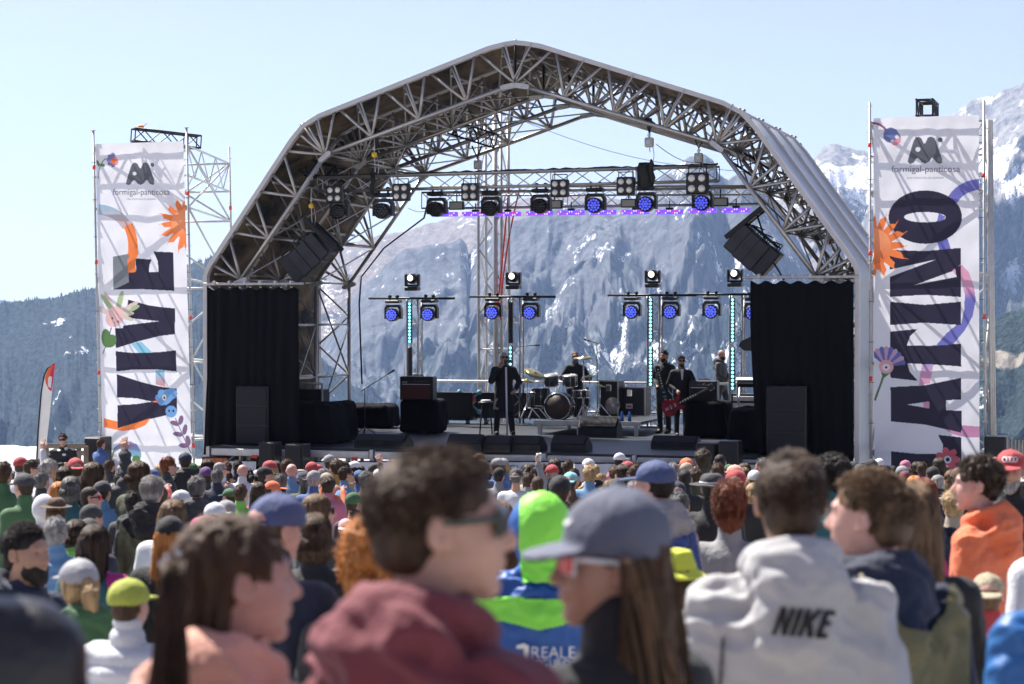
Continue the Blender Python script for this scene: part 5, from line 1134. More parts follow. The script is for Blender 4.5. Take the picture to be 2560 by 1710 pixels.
def jacket_mesh(pose, kind, h, key, seed=0.):
    key = ('jk', key, kind, h, seed)
    if key in LIB: return LIB[key]
    J = J_(pose); g = .012 if kind == 'puffy' else 0
    ops = U([('e', (0, -.005, 1.24), (.19+g, .128+g, .25)), ('c', (-.135, -.012, 1.405), (.135, -.012, 1.405), .076+g, .076+g), ('e', (0, 0, .98), (.185+g, .13+g, .2)), ('e', (0, -.03, 1.33), (.17, .11, .13))], .07)
    for s in 'RL':
        w_ = np.array(J['wr'+s]); e_ = np.array(J['el'+s]); w2 = e_+(w_-e_)*.96
        ops += [('+', .05, ('c', J['sh'+s], J['el'+s], .068+g, .056+g)), ('+', .03, ('c', J['el'+s], tuple(w2), .056+g, .042+g))]
    if kind != 'tee': ops.append(('+', .03, ('c', (0, -.018, 1.44), (0, -.014, 1.56), .08, .07)))
    if kind in ('hood', 'hoodie'):
        ops += [('+', .03, ('e', (0, -.12, 1.475), (.135, .075, .11))), ('+', .02, ('t', (0, -.035, 1.525), .09, .034, -.42)), ('+', .03, ('e', (0, -.16, 1.36), (.09, .045, .07)))]
        ops.append(('-', .03, ('e', (0, -.03, 1.62), (.07, .075, .1))))
    if kind != 'tee': ops.append(('-', .01, ('e', (0, .01, 1.58), (.052, .06, .08))))
    if kind == 'hoodup':
        ops += [('+', .03, ('e', (0, -.015, 1.665), (.115, .13, .15))), ('-', .02, ('e', (0, .13, 1.66), (.078, .09, .105)))]
    if kind == 'coat': ops.append(('+', .06, ('c', (0, .0, .85), (0, .01, .5), .17, .23)))
    ops.append(('&', .01, ('p', (0, 0, -1), -.8 if kind != 'coat' else -.52)))
    lo, hi = bounds(J, .2); lo[2] = .76 if kind != 'coat' else .46; hi[2] = max(hi[2], 1.84); lo[1] = min(lo[1], -.28)
    V, Q = nets(sdf(ops), lo, hi, h)
    fine = h < .012
    n = vnorm(V, Q); r = .5-np.abs(vnoise(V, (5.5, 5.5, 3.8), 3, seed))*1.6; V = V+n*(r*(.0135 if fine else .012)*(.3+.7*np.clip((1.4-V[:, 2])/.2, 0, 1)))[:, None]
    if fine: V = disp(V, Q, .0025, (16, 16, 10), seed+3, True, 2)
    if kind in ('hood', 'hoodie', 'hoodup'):
        n = vnorm(V, Q); m_ = np.exp(-((V[:, 1]+.12)/.13)**2-((V[:, 2]-1.46)/.14)**2); r = vnoise(V+np.stack([V[:, 2]*.5, V[:, 0]*.4, V[:, 1]*.5], 1), (4.6, 4, 6.5), 3, seed+5); V = V+n*(m_*(.45-np.abs(r)*2.4)*.026)[:, None]
    if kind == 'puffy':
        n = vnorm(V, Q); V = V+n*(np.abs(np.sin(V[:, 2]*38))*.018-.008)[:, None]
    LIB[key] = vq_mesh('jacket', [(V, Q)]); return LIB[key]
def trouser_mesh(pose, key, h=.022):
    key = ('tr', key, h)
    if key in LIB: return LIB[key]
    J = J_(pose); ops = U([('e', (0, 0, .9), (.165, .12, .13))], .05)
    for s in 'RL':
        a = np.array(J['an'+s]); ops += [('+', .05, ('c', J['hip'+s], J['kn'+s], .095, .068)), ('+', .03, ('c', J['kn'+s], J['an'+s], .066, .056)), ('+', .03, ('c', tuple(a+np.array([0, -.01, -.04])), tuple(a+np.array([0, .14, -.05])), .048, .04))]
    lo, hi = bounds({k: J[k] for k in J if k[:2] in ('hi', 'kn', 'an')}, .2); lo[2] -= 0
    V, Q = nets(sdf(ops), lo, hi, h); LIB[key] = vq_mesh('trousers', [(V, Q)]); return LIB[key]
def scalp(th, ph, k=1.): return Vector((.078*k*math.sin(th)*math.sin(ph), -.014+.098*k*math.sin(th)*math.cos(ph), .037+.088*k*math.cos(th)))
def hairline(p):
    if p.y > .03 and p.z < .08-.25*max(0, .075-p.y): return False
    if p.y > -.012 and p.z < .03: return False
    return p.z > -.075
def strands(mb, n, style, r, seed, L=.3, cut=False):
    R = random.Random(seed)
    for i in range(n):
        if style in ('short', 'curly', 'buzz', 'flat'):
            th = math.acos(R.uniform(-.75, 1)); ph = R.uniform(-pi, pi); p = scalp(th, ph, 1.06)
            if not hairline(p): continue
            nrm = Vector((p.x/.006, (p.y+.014)/.0096, (p.z-.037)/.0077)).normalized(); fl_ = Vector((.35*math.sin(p.x*40+seed), .5 if p.z > .09 else -.35, -.5 if p.z < .09 else .1))+Vector((R.uniform(-1, 1), R.uniform(-1, 1), R.uniform(-1, 1)))*(.28 if style != 'curly' else .9)
            ln = {'short': .016, 'curly': .026, 'buzz': .008, 'flat': .017}[style]*R.uniform(.6, 1.3)*(1.1 if p.z > .06 else .7); nn = .22 if style == 'short' else (.55 if style == 'curly' else .12)
            d1 = (nrm*nn+fl_*.6).normalized(); d2 = (nrm*nn*.3+fl_).normalized(); a = p; b = p+d1*ln*.6; c_ = b+d2*ln*.6; mb.path([a, b, c_], [r, r*.85, r*.15], 3)
        else:
            ph = R.uniform(1.9, 2*pi-1.9) if style in ('halfup', 'tucked') else R.uniform(.75, 2*pi-.75); th0 = R.uniform(.05, 1.1) if not cut else 1.35; pts = []; k = 1.08+R.uniform(0, .05); ph0 = ph
            for j in range(5): t = th0+(1.75-th0)*j/4; pts.append(scalp(t, ph, k+.03*j/4))
            e = pts[-1]; out = Vector((e.x, e.y+.02, 0)).normalized(); ln = L*R.uniform(.75, 1.05); wx, wy = R.uniform(0, 6), R.uniform(.006, .014)*(2.2 if style == 'wavy' else 1)
            tgt = Vector((e.x*.9, min(e.y, -.03)*1.1-.01, 0))
            if style == 'pony': tgt = Vector((e.x*.25, -.14, 0))
            for j in range(1, 8):
                t = j/7; q_ = Vector((e.x+(tgt.x-e.x)*min(1, t*1.3), e.y+(tgt.y-e.y)*min(1, t*1.3), e.z-ln*t))+out*(.012*math.sin(t*3))+Vector((wy*math.sin(t*7+wx), wy*math.cos(t*6+wx), 0))*t
                if abs(q_.x) < .05 and q_.y > -.05 and q_.z < -.1: q_.y = -.05
                if q_.z < -.22: q_ += Vector((q_.x*.15, -.035*(-.22-q_.z)/.1, 0))
                pts.append(q_)
            n_ = len(pts); mb.path(pts, [r*(1 if j < n_-4 else max(.12, (n_-1-j)/4)) for j in range(n_)], 3)
def hair_mesh(style, h, hi, seed=1, cut=False):
    key = ('hair', style, hi, seed, cut)
    if key in LIB: return LIB[key]
    face = ('-', .02, ('e', (0, .125, -.03), (.066, .088, .105)))
    ops = [('+', .02, ('e', (0, -.016, .04), (.083, .104, .09)))]
    if style in ('short', 'buzz', 'curly', 'flat'):
        if style == 'buzz': ops = [('+', .02, ('e', (0, -.016, .038), (.078, .098, .087)))]
        if style == 'curly': ops = [('+', .02, ('e', (0, -.018, .046), (.091, .11, .096)))]
        ops += [('+', .02, ('e', (0, -.05, -.02), (.068, .06, .07))), face, ('-', .012, ('b', (0, .075, -.06), (.12, .08, .085), .02)), ('&', .012, ('p', (0, -.2, -1), .085))]
    else:
        ln = 0
        ops += [('+', .03, ('e', (0, -.035, -.01), (.092, .09, .1)))]
        if style in ('long', 'wavy'): ops += [('+', .04, ('e', (0, -.075, -.13), (.1, .06, .2))), ('+', .03, ('e', (-.05, -.1, -.26), (.055, .035, .13))), ('+', .03, ('e', (.045, -.105, -.24), (.055, .035, .12)))]
        if style == 'bob': ops += [('+', .03, ('e', (0, -.03, -.07), (.1, .095, .075)))]
        if style == 'pony': ops += [('+', .02, ('c', (0, -.12, .03), (0, -.165, -.03), .03, .04)), ('+', .02, ('c', (0, -.165, -.03), (0, -.14, -.3), .042, .015))]
        if style == 'bun': ops += [('+', .015, ('e', (0, -.1, .1), (.045, .045, .04)))]
        if style == 'tucked': face = ('-', .02, ('e', (0, .125, -.03), (.066, .088, .105)))
        elif style == 'halfup': face = ('-', .02, ('e', (0, .125, -.07), (.064, .085, .085)))
        if style == 'tucked': ops = [('+', .02, ('e', (0, -.018, .042), (.084, .105, .09))), ('+', .03, ('e', (0, -.075, -.13), (.1, .055, .22))), ('+', .03, ('e', (0, -.1, -.28), (.115, .045, .14))), ('-', .015, ('e', (0, .03, -.05), (.12, .055, .07)))]
        if style == 'halfup': ops = [('+', .02, ('e', (0, -.02, .042), (.087, .108, .092))), ('+', .03, ('e', (0, -.07, -.12), (.09, .06, .24))), ('-', .02, ('e', (0, .035, -.085), (.12, .07, .095)))]
        ops += [face, ('-', .03, ('e', (0, .1, -.09), (.06, .11, .12)))]
        if style in ('pony', 'bun'): ops += [('-', .02, ('b', (0, .08, -.08), (.12, .075, .1), .02)), ('-', .02, ('b', (0, -.04, -.16), (.12, .1, .09), .02)) if style == 'bun' else ('-', .02, ('e', (0, .0, -.15), (.1, .1, .09)))]
    if cut: ops.append(('&', .01, ('p', (0, .1, 1), .05)))
    V, Q = nets(sdf(ops), (-.13, -.24, -.4), (.13, .12, .16), h)
    V = disp(V, Q, {'short': .003, 'buzz': .0015, 'curly': .015, 'flat': .003}.get(style, .013), (40, 40, 30) if style in ('short', 'flat', 'buzz') else (26, 26, 22) if style == 'curly' else (30, 30, 4), seed, style not in ('short', 'curly', 'flat', 'buzz'))
    parts = [(V, Q)]; mb = MB()
    if style in ('short', 'curly', 'flat') and not cut: strands(mb, 3800 if hi else 420, style, .0017 if hi else .0042, seed)
    elif style not in ('buzz', 'short', 'curly', 'flat'): strands(mb, 1100 if hi else 220, style, .0024 if hi else .0048, seed, {'bob': .08, 'long': .32, 'wavy': .32, 'pony': .03, 'bun': .0, 'halfup': .3, 'tucked': .36}[style], cut)
    me = vq_mesh('hair', parts+([(np.array(mb.v), mb.f)] if mb.v else [])); LIB[key] = me; return me
def hat_mesh(style, h):
    key = ('hat', style, h)
    if key in LIB: return LIB[key]
    if style in ('cap', 'capback', 'capflat'):
        ops = [('+', .01, ('e', (0, -.014, .045), (.093, .113, .092))), ('-', .01, ('e', (0, -.014, .03), (.084, .104, .083))), ('&', .006, ('p', (0, .12, -1), -.018))]
        br = ('e', (0, .125, .03), (.078, .085, .0085), -.12) if style != 'capflat' else ('e', (0, .112, .028), (.08, .075, .0085), -.14)
        ops += [('+', .012, br), ('+', .004, ('e', (0, -.014, .138), (.009, .009, .006)))]
    elif style == 'beanie': ops = [('+', .01, ('e', (0, -.014, .045), (.09, .112, .1))), ('&', .006, ('p', (0, .3, -1), -.0)), ('+', .01, ('t', (0, -.016, .012), .0, .0, 0))][:2]+[('-', .01, ('e', (0, -.014, .02), (.08, .1, .08)))]
    elif style == 'wide': ops = [('+', .01, ('e', (0, -.014, .07), (.092, .108, .075))), ('&', .01, ('p', (0, 0, 1), .13)), ('+', .02, ('e', (0, -.014, .045), (.175, .19, .008))), ('-', .01, ('e', (0, -.014, .0), (.075, .09, .05)))]
    elif style == 'bucket': ops = [('+', .01, ('c', (0, -.014, .11), (0, -.014, .05), .078, .095)), ('&', .01, ('p', (0, 0, 1), .14)), ('+', .02, ('c', (0, -.014, .06), (0, -.014, .03), .09, .14)), ('-', .005, ('p', (0, 0, 1), .018))]
    V, Q = nets(sdf(ops), (-.2, -.23, -.03), (.2, .24, .17), h); V = disp(V, Q, .004, (14, 14, 14), 3)
    if style.startswith('cap'):
        n = vnorm(V, Q); a = np.arctan2(V[:, 0], V[:, 1]+.014); g = np.exp(-(np.sin(a*3)/.09)**2)*(V[:, 2] > .05); V = V-n*(g*.0016)[:, None]
    LIB[key] = vq_mesh(style, [(V, Q)]); return LIB[key]
def glasses(parent_off, hr, kind, root, fr, ln):
    M = Matrix.Translation(parent_off)@Matrix.Rotation(-math.radians(hr), 4, 'Z'); g = MB()
    for s in (-1, 1):
        g.box((s*.034, .1-.006, .016), (.058, .007, .044 if kind != 'wide' else .05), (Vector((1, -s*.28, 0)).normalized(), Vector((s*.28, 1, 0)).normalized(), ZUP), .006)
        g.tube((s*.062, .088, .024), (s*.082, .0, .018), .0055, n=6); g.tube((s*.08, .0, .018), (s*.08, -.02, .002), .003, n=5)
    g.tube((-.012, .104, .024), (.012, .104, .024), .003, n=5)
    g.v = [tuple(M@Vector(p)) for p in g.v]; f = omesh('sunglasses', g.mesh('sunglasses'), fr, root)
    l = MB()
    for s in (-1, 1): l.box((s*.034, .1-.0015, .015), (.048, .006, .034 if kind != 'wide' else .04), (Vector((1, -s*.28, 0)).normalized(), Vector((s*.28, 1, 0)).normalized(), ZUP), .005)
    l.v = [tuple(M@Vector(p)) for p in l.v]; o = omesh('lens', l.mesh('lens'), ln, f); return f
SK = [mat('skin light', (.52, .3, .22), .5, 0, .2, 14, .25, 160), mat('skin tanned', (.42, .23, .155), .5, 0, .2, 14, .25, 160), mat('skin pink', (.56, .31, .25), .5, 0, .22, 14, .25, 160)]
for s_ in SK: s_.node_tree.nodes['Principled BSDF'].inputs['Subsurface Weight'].default_value = .08; s_.node_tree.nodes['Principled BSDF'].inputs['Subsurface Scale'].default_value = .02
def hm(n, c): return mat('hair '+n, c, .55, 0, .6, 34, .5, 120, spec=.25, stretch=(1, 1, .12))
HR = {'soft': hm('soft dark brown', (.05, .029, .017)), 'black': hm('black', (.016, .012, .01)), 'dark': hm('dark brown', (.038, .023, .014)), 'brown': hm('brown', (.06, .033, .018)), 'light': hm('light brown', (.13, .078, .042)), 'blond': hm('blond', (.36, .24, .12)), 'auburn': hm('auburn', (.13, .035, .014)), 'orange': hm('orange', (.42, .16, .04)), 'grey': hm('grey', (.26, .25, .24)), 'salt': hm('salt and pepper', (.11, .105, .1)), 'white': hm('white', (.5, .48, .45))}
HN = {'soft': 'dark brown', 'black': 'black', 'dark': 'dark brown', 'brown': 'brown', 'light': 'light brown', 'blond': 'blond', 'auburn': 'auburn', 'orange': 'orange', 'grey': 'grey', 'salt': 'dark grey', 'white': 'white'}
CLO = {'black': (.012, .012, .014), 'charcoal': (.045, .045, .05), 'navy': (.012, .02, .055), 'blue': (.03, .12, .38), 'light blue': (.12, .33, .6), 'teal': (.01, .13, .15), 'green': (.05, .16, .05), 'lime': (.22, .62, .06), 'olive': (.07, .075, .03), 'red': (.5, .02, .025), 'maroon': (.21, .02, .035), 'orange': (.9, .15, .01), 'rust': (.35, .07, .02), 'pink': (.6, .14, .25), 'purple': (.13, .03, .2), 'white': (.72, .73, .76), 'grey': (.3, .3, .31), 'beige': (.42, .34, .24), 'brown': (.12, .06, .03), 'yellow': (.65, .5, .04), 'magenta': (.35, .01, .14), 'aqua': (.2, .6, .65), 'salmon': (.95, .42, .28), 'mustard': (.55, .3, .02)}
def cm(n, rough=.8):
    c_ = CLO[n]; g_ = sum(c_)/3; return mat('cloth '+n, tuple((v*.82+g_*.18)*.85 for v in c_), rough, 0, .1, 5, .35, 90, sheen=.08)
def shiny(n): return mat('shell '+n, CLO[n], .38, 0, .08, 4, .35, 22)
M_GLS = mat('dark sunglass lens', (.01, .01, .012), .08, 0, 0); M_RGL = mat('red mirror lens', (.75, .005, .01), .3, 0, 0); M_EYE = mat('eye white', (.7, .68, .65), .3, 0, 0); M_IRIS = mat('iris', (.03, .02, .015), .15, 0, 0)
ALLP = []
def person(px, ytop, Z, ang, label, hair='short', hc='dark', top='jacket', tc='black', hat=None, hatc='black', hr=0, pose='rest', skin=0, glass=None, fem=None, hi=False, sc=None, seed=None, pk=None, group='people in the crowd watching the concert', legs='black', wide=1., shell=False, hatm=None, topm=None, beard=None, loc=None, rise=0, tilt=0, hairm=None, hscale=None, hatrot=0):
    ext = {'hoodup': .035}.get(top, 0)+({'cap': .015, 'capback': .015, 'capflat': .015, 'beanie': .02, 'wide': .03, 'bucket': .03}.get(hat, 0) if hat else .01)
    if loc is None:
        p = P(px, ytop, Z); g = gz(Z); s = sc or min(1.14, max(.68, (p.z-g)/(1.78+ext))); loc = Vector((p.x, Z, p.z-(1.78+ext)*s))
        if sc is None and abs(loc.z-g) < .12: loc.z = g if False else loc.z
    else: s = sc or 1.
    root = empty('person', loc, label, 'person', group); root.rotation_euler = (0, 0, -math.radians(ang)); root.scale = (s*wide, s*wide if wide < 1 else s, s)
    if fem is None: fem = hair in ('long', 'bob', 'pony', 'bun', 'wavy')
    pk = pk or (pose if isinstance(pose, str) else str(id(pose))); sd = seed if seed is not None else 0
    hh, hb, hj = (.0045, .02, .0085) if hi else (.009, .026, .019)
    b = omesh('body', body_mesh(pose, hr, fem, hh, hb, pk), SK[skin], root)
    kind = top; j = omesh('jacket' if top != 'tee' else 'shirt', jacket_mesh(pose, kind, hj, pk, sd), topm or (shiny(tc) if shell else cm(tc)), root)
    omesh('trousers', trouser_mesh(pose, pk), cm(legs), root)
    hx = None
    if hair != 'bald' and top != 'hoodup':
        hx = omesh('hair', hair_mesh(hair, .006 if hi else .011, hi, 1 if not hi else sd+1, bool(hat)), hairm or HR[hc], root); hx.location = HC; hx.rotation_euler = (tilt, 0, -math.radians(hr))
        if hscale: hx.scale = hscale
        if hat and hair in ('short', 'curly', 'flat'): hx.scale = (.93, .93, .88)
        elif hat: hx.scale = (.97, .97, .95)
    ht = None
    if hat:
        ht = omesh({'capback': 'cap', 'capflat': 'cap', 'wide': 'hat', 'bucket': 'hat'}.get(hat, hat), hat_mesh(hat, .005 if hi else .009), hatm or cm(hatc), root); ht.location = HC+Vector((0, 0, .002)); ht.rotation_euler = (0, 0, -math.radians(hr)+(pi if hat == 'capback' else 0)+hatrot)
    if glass: glasses(HC, hr, 'wide', root, *glass)
    fa = abs(((ang+hr+180) % 360)-180)
    if fa > 60 and not glass and (hi or Z < 14 or fa > 120):
        e = MB(); M = Matrix.Translation(HC)@Matrix.Rotation(-math.radians(hr), 4, 'Z')
        for sg in (-1, 1): e.lathe((sg*.031, .0745, .012), [(.001, -.011), (.008, -.008), (.011, 0), (.008, .008), (.001, .011)], 10)
        e.v = [tuple(M@Vector(q_)) for q_ in e.v]; eo = omesh('eyes', e.mesh('eyes'), M_EYE, root); e = MB()
        for sg in (-1, 1): e.lathe((sg*.031, .083, .012), [(.0055, 0), (.004, .003)], 10, NY_)
        e.v = [tuple(M@Vector(q_)) for q_ in e.v]; omesh('iris', e.mesh('iris'), M_IRIS, eo)
    if beard:
        V, Q = nets(sdf([('+', .02, ('e', (0, .035, -.062), (.062, .066, .058))), ('+', .02, ('e', (0, .07, -.1), (.036, .034, .035))), ('-', .008, ('e', (0, .11, -.056), (.02, .016, .006))), ('-', .02, ('e', (0, .07, .02), (.07, .06, .062))), ('-', .02, ('e', (0, -.06, -.02), (.1, .09, .2)))]), (-.09, -.02, -.15), (.09, .14, .0), .005)
        V = disp(V, Q, .006, (50, 50, 40), 2); bo = omesh('beard', vq_mesh('beard', [(V, Q)]), HR[beard], root); bo.location = HC; bo.rotation_euler = (0, 0, -math.radians(hr))
    sp_ = dict(root=root, jacket=j, hair=hx, hat=ht, body=b, px=px, y=ytop, Z=Z, s=s, label=label); ALLP.append(sp_)
    return sp_
NY_ = (Vector((1, 0, 0)), ZUP, Vector((0, 1, 0)))
# printed patches laid on cloth: each point is dropped onto the garment's own surface
from mathutils.bvhtree import BVHTree
def decal(sp_, polys, m, name, step=2., off=.004, target='jacket', tris=None):
    bpy.context.view_layer.update(); o = sp_[target]; mw = o.matrix_world; me = o.data
    bv = BVHTree.FromPolygons([mw@v.co for v in me.vertices], [tuple(p.vertices) for p in me.polygons])
    xs = [p[0] for q_ in polys for p in q_]; ys = [p[1] for q_ in polys for p in q_]; X = np.arange(min(xs)-step, max(xs)+step*2, step); Y = np.arange(min(ys)-step, max(ys)+step*2, step)
    GX, GY = np.meshgrid(X[:-1]+step/2, Y[:-1]+step/2, indexing='ij'); mk = np.zeros(GX.shape, bool)
    for q_ in polys: mk |= inpoly(GX, GY, q_)
    idx = {}; vs = []; fs = []
    def vert(i, j):
        if (i, j) in idx: return idx[(i, j)]
        r = ray(X[i], Y[j]).normalized(); h = bv.ray_cast(CAMP, r, 60)
        if h[0] is None: idx[(i, j)] = None; return None
        n = h[1] if h[1].dot(r) < 0 else -h[1]; vs.append(h[0]+n*off-r*off); idx[(i, j)] = len(vs)-1; return idx[(i, j)]
    for i, j in zip(*np.nonzero(mk)):
        q_ = [vert(i, j), vert(i+1, j), vert(i+1, j+1), vert(i, j+1)]
        if None in q_: continue
        if max((Vector(vs[a])-Vector(vs[b])).length for a in q_ for b in q_) > .08: continue
        fs.append(tuple(q_))
    if not fs: return
    inv = sp_['root'].matrix_world.inverted(); mb = MB(); mb.add([inv@Vector(v) for v in vs], fs, True); return omesh(name, mb.mesh(name), m, sp_['root'])
def text_polys(s, x0, x1, yb, ys=1.):
    cu = bpy.data.curves.new('t', 'FONT'); cu.body = s; cu.size = 1; to = bpy.data.objects.new('t', cu); COL.objects.link(to); dg = bpy.context.evaluated_depsgraph_get(); me0 = to.evaluated_get(dg).to_mesh()
    vs = [v_.co.copy() for v_ in me0.vertices]; fs = [tuple(p.vertices) for p in me0.polygons]; to.evaluated_get(dg).to_mesh_clear(); bpy.data.objects.remove(to)
    mnx, mxx = min(p.x for p in vs), max(p.x for p in vs); k = (x1-x0)/(mxx-mnx); return [[(x0+(vs[i].x-mnx)*k, yb-vs[i].y*k*ys) for i in f] for f in fs]
# ------------------------------------------------------------ performers on the stage
def stage_person(px, pyfeet, H, ang, label, **k):
    u, v = SF(px, pyfeet); loc = S3(u, v, FZ+.0); sc = H/1.75
    return person(px, 0, loc.y, ang, label, loc=loc, sc=sc, group='musicians and crew on the stage', hi=False, **k)
toC = 180
POSE['sing'] = dict(elR=(.28, .14, 1.17), wrR=(.13, .19, 1.45), elL=(-.3, .02, 1.15), wrL=(-.2, .16, .98), knR=(.13, .0, .5), anR=(.15, -.03, .09), knL=(-.13, .02, .5), anL=(-.17, -.02, .09), curlR=1.2, curlL=.7)
POSE['play'] = dict(elR=(.27, -.06, 1.16), wrR=(.14, .2, 1.03), elL=(-.3, .08, 1.18), wrL=(-.4, .26, 1.16), curl=.8, palmR=(0, -1, 0), palmL=(.3, -.9, .2))
POSE['bass'] = dict(elR=(.26, -.06, 1.16), wrR=(.08, .18, 1.02), elL=(-.3, .08, 1.2), wrL=(-.42, .22, 1.25), curl=.8)
POSE['drum'] = dict(elR=(.34, .1, 1.18), wrR=(.42, .34, 1.2), elL=(-.32, .1, 1.16), wrL=(-.16, .36, 1.16), knR=(.2, .4, .9), anR=(.2, .42, .5), knL=(-.2, .4, .9), anL=(-.2, .42, .5), curl=1.2)
POSE['desk'] = dict(elR=(.25, .02, 1.17), wrR=(.2, .24, 1.06), elL=(-.25, .02, 1.17), wrL=(-.12, .24, 1.06), knL=(-.14, .1, .5), anL=(-.16, .18, .09), knR=(.14, -.05, .5), anR=(.16, -.2, .09))
suit = mat('black suit', (.008, .008, .011), .8, 0, .15, 6, .3, 60)
sg = (M_BLK, M_GLS)
sp = stage_person(1260, 1088, 1.83, 168, 'person in long black coat with dark glasses singing at the white microphone stand', hair='buzz', hc='grey', top='coat', topm=suit, pose='sing', glass=sg, skin=0, wide=1.1)
a_ = stage_person(1437, 1086, 1.75, 172, 'person in black playing the drums with dark glasses', hair='buzz', hc='auburn', topm=suit, pose='drum', glass=sg, beard='salt', skin=1)
vd = 6.75; uu = SP(1438, 890, vd)[0]; zt = SP(1438, 882, vd)[1]; a_['root'].location = S3(uu, vd, zt-1.76)
m = MB(); cst = S3(uu, vd, 0); m.lathe(Vector((cst.x, cst.y, zt-1.76+.74)), [(.04, -.5), (.03, -.05), (.17, -.04), (.18, .02), (.15, .04)], 14); tag(m.build('drum_stool', M_BLK), 'round black stool under the drummer', 'stool')
g_ = stage_person(1703, 1092, 1.76, 176, 'person in black suit and glasses singing and playing the red guitar', hair='short', hc='dark', topm=suit, pose='play', glass=(M_DKM, M_GLS), beard='dark')
b_ = stage_person(1660, 1084, 1.86, -150, 'person in black looking down and playing a bass behind the guitarist', hair='short', hc='black', topm=suit, pose='bass', beard='black', skin=1)
c_ = stage_person(1803, 1058, 1.8, 120, 'person with shaved head in dark hooded top at the keyboards', hair='bald', top='hoodie', tc='charcoal', pose='desk', skin=1, legs='black', beard='dark', hr=20)
# white shirt front of the guitarist
def shirt(s_):
    mb = MB(); mb.prism([(-.035, 1.5), (.035, 1.5), (.012, 1.26), (-.012, 1.26)], Vector((0, .128, 0)), Vector((1, 0, 0)), ZUP, Vector((0, 1, 0)), .01); omesh('shirt_front', mb.mesh('shirt'), M_WHT, s_['root'])
shirt(g_)
def guitar(root_loc, ang_, px, py, tipx, tipy, v, m, label, body_s=1.):
    c0, t0 = SPT(px, py, v), SPT(tipx, tipy, v-.1); X = (t0-c0).normalized(); N = (-SV-(-SV).dot(X)*X).normalized(); Y = N.cross(X)
    r = empty('electric_guitar' if body_s == 1 else 'bass_guitar', c0, label, 'guitar'); k = body_s
    hf = [(-.27, 0), (-.262, .06), (-.235, .12), (-.18, .175), (-.11, .195), (-.04, .18), (.01, .145), (.05, .125), (.1, .13), (.16, .155), (.21, .15), (.235, .115), (.225, .08), (.19, .06), (.15, .05), (.13, .02)]
    out = [(x*k, y*k) for x, y in hf]+[(x*k, -y*k) for x, y in hf[:0:-1]]
    mb = MB(); mb.prism(out, c0, X, Y, N, .045); mb.build('guitar_body', m, r)
    mb = MB(); mb.box(c0+X*((t0-c0).length*.5+.09)+N*.05, ((t0-c0).length-.12, .045, .02), (X, Y, N), .004); nk = mb.build('neck', mat('rosewood neck', (.1, .06, .04), .4), r)
    mb = MB()
    for i in range(7): mb.box(c0+X*(.2+i*.065)+N*.0615, (.022, .028, .003), (X, Y, N))
    mb.build('fret_inlay', M_WHT, nk)
    mb = MB(); mb.prism([(0, -.025), (.05, -.05), (.16, -.055), (.18, 0), (.16, .055), (.05, .05), (0, .025)], t0-X*.02+N*.04, X, Y, N, .015); mb.build('headstock', M_BLK, r)
    mb = MB()
    for i in range(3):
        for s in (-1, 1): mb.lathe(t0+X*(.04+i*.045)+Y*s*.062+N*.05, [(.011, -.01), (.012, .012)], 8)
    mb.build('tuning_peg', M_CHR, r)
    for dx, w1, w2, nm in ((-.05, .03, .08, 'pickup'), (.06, .035, .075, 'pickup'), (-.15, .09, .05, 'bridge')): mb = MB(); mb.box(c0+X*dx*k+N*.05, (w1, w2, .012), (X, Y, N)); mb.build(nm, M_CHR, r)
    if k == 1: mb = MB(); mb.box(c0-X*.02-Y*.09+N*.05, (.16, .05, .006), (X, Y, N)); mb.build('pick_guard', M_BLK, r)
vg = SF(1703, 1092)[1]
guitar(None, 0, 1684, 1015, 1770, 972, vg-.42, mat('cherry red lacquer', (.32, .015, .03), .15, 0, .2, 5, coat=.6), 'glossy cherry red electric guitar held by the seated singer in a suit')
vb = SF(1660, 1084)[1]; guitar(None, 0, 1662, 985, 1648, 930, vb-.5, mat('dark lacquer', (.02, .03, .035), .2), 'dark bass guitar held by the bassist', .9)
M_PH = mat('phone body', (.02, .02, .025), .3); M_SCR = mat('phone screen', (.1, .2, .3), .2, 0, .3, 30, emit=(.12, .2, .3), es=.5)
# ------------------------------------------------------------ people near the camera
N = person
# maroon hoodie man
B_p = N(1092, 1128, 3.35, 42, 'person with short dark hair, sunglasses and maroon hooded top, largest in the foreground', hair='flat', hc='soft', hr=44, top='hoodie', tc='maroon', hi=True, seed=3, glass=(mat('grey green frame', (.06, .075, .06), .35), M_GLS), wide=1.05, skin=0, sc=1.04, legs='navy')
A_p = N(590, 1296, 3.75, 30, 'person with half tied long brown hair and salmon jacket at the lower left', hair='halfup', hc='brown', hr=42, top='hoodie', tc='salmon', hi=True, seed=7, skin=2, sc=.98)
C_p = N(1533, 1250, 3.8, -42, 'person in grey flat cap with red and white sunglasses and long streaked hair', hair='tucked', hc='brown', hr=-60, top='jacket', tc='black', hat='capflat', hi=True, seed=12, hatm=mat('slate cap', (.11, .12, .165), .8, 0, .08, 8, .3, 160), glass=(mat('white frame', (.75, .75, .75), .3), M_RGL), skin=1, sc=.97)
D_p = N(1978, 1133, 4.9, 3, 'person with short dark hair in light grey hooded sweatshirt with bold black lettering', hair='flat', hc='soft', top='hoodie', topm=mat('pale grey jersey', (.44, .435, .43), .85, 0, .04, 30, .3, 200, sheen=.2), hi=True, seed=21, skin=1, sc=1.0, wide=1.04)
E_p = N(2178, 1180, 5.4, -12, 'person with brown hair in olive jacket with big navy hood turned left', hair='short', hc='light', hr=-52, top='hoodie', tc='navy', hi=True, seed=31, skin=2, sc=1.0, wide=1.05)
F_p = N(1350, 1222, 7.6, 4, 'person with hood up in blue and fluorescent green work jacket', top='hoodup', topm=mat('royal blue shell', (.02, .1, .36), .5, 0, .08, 3, .3, 30), hi=True, seed=41, sc=.93, wide=1.12)
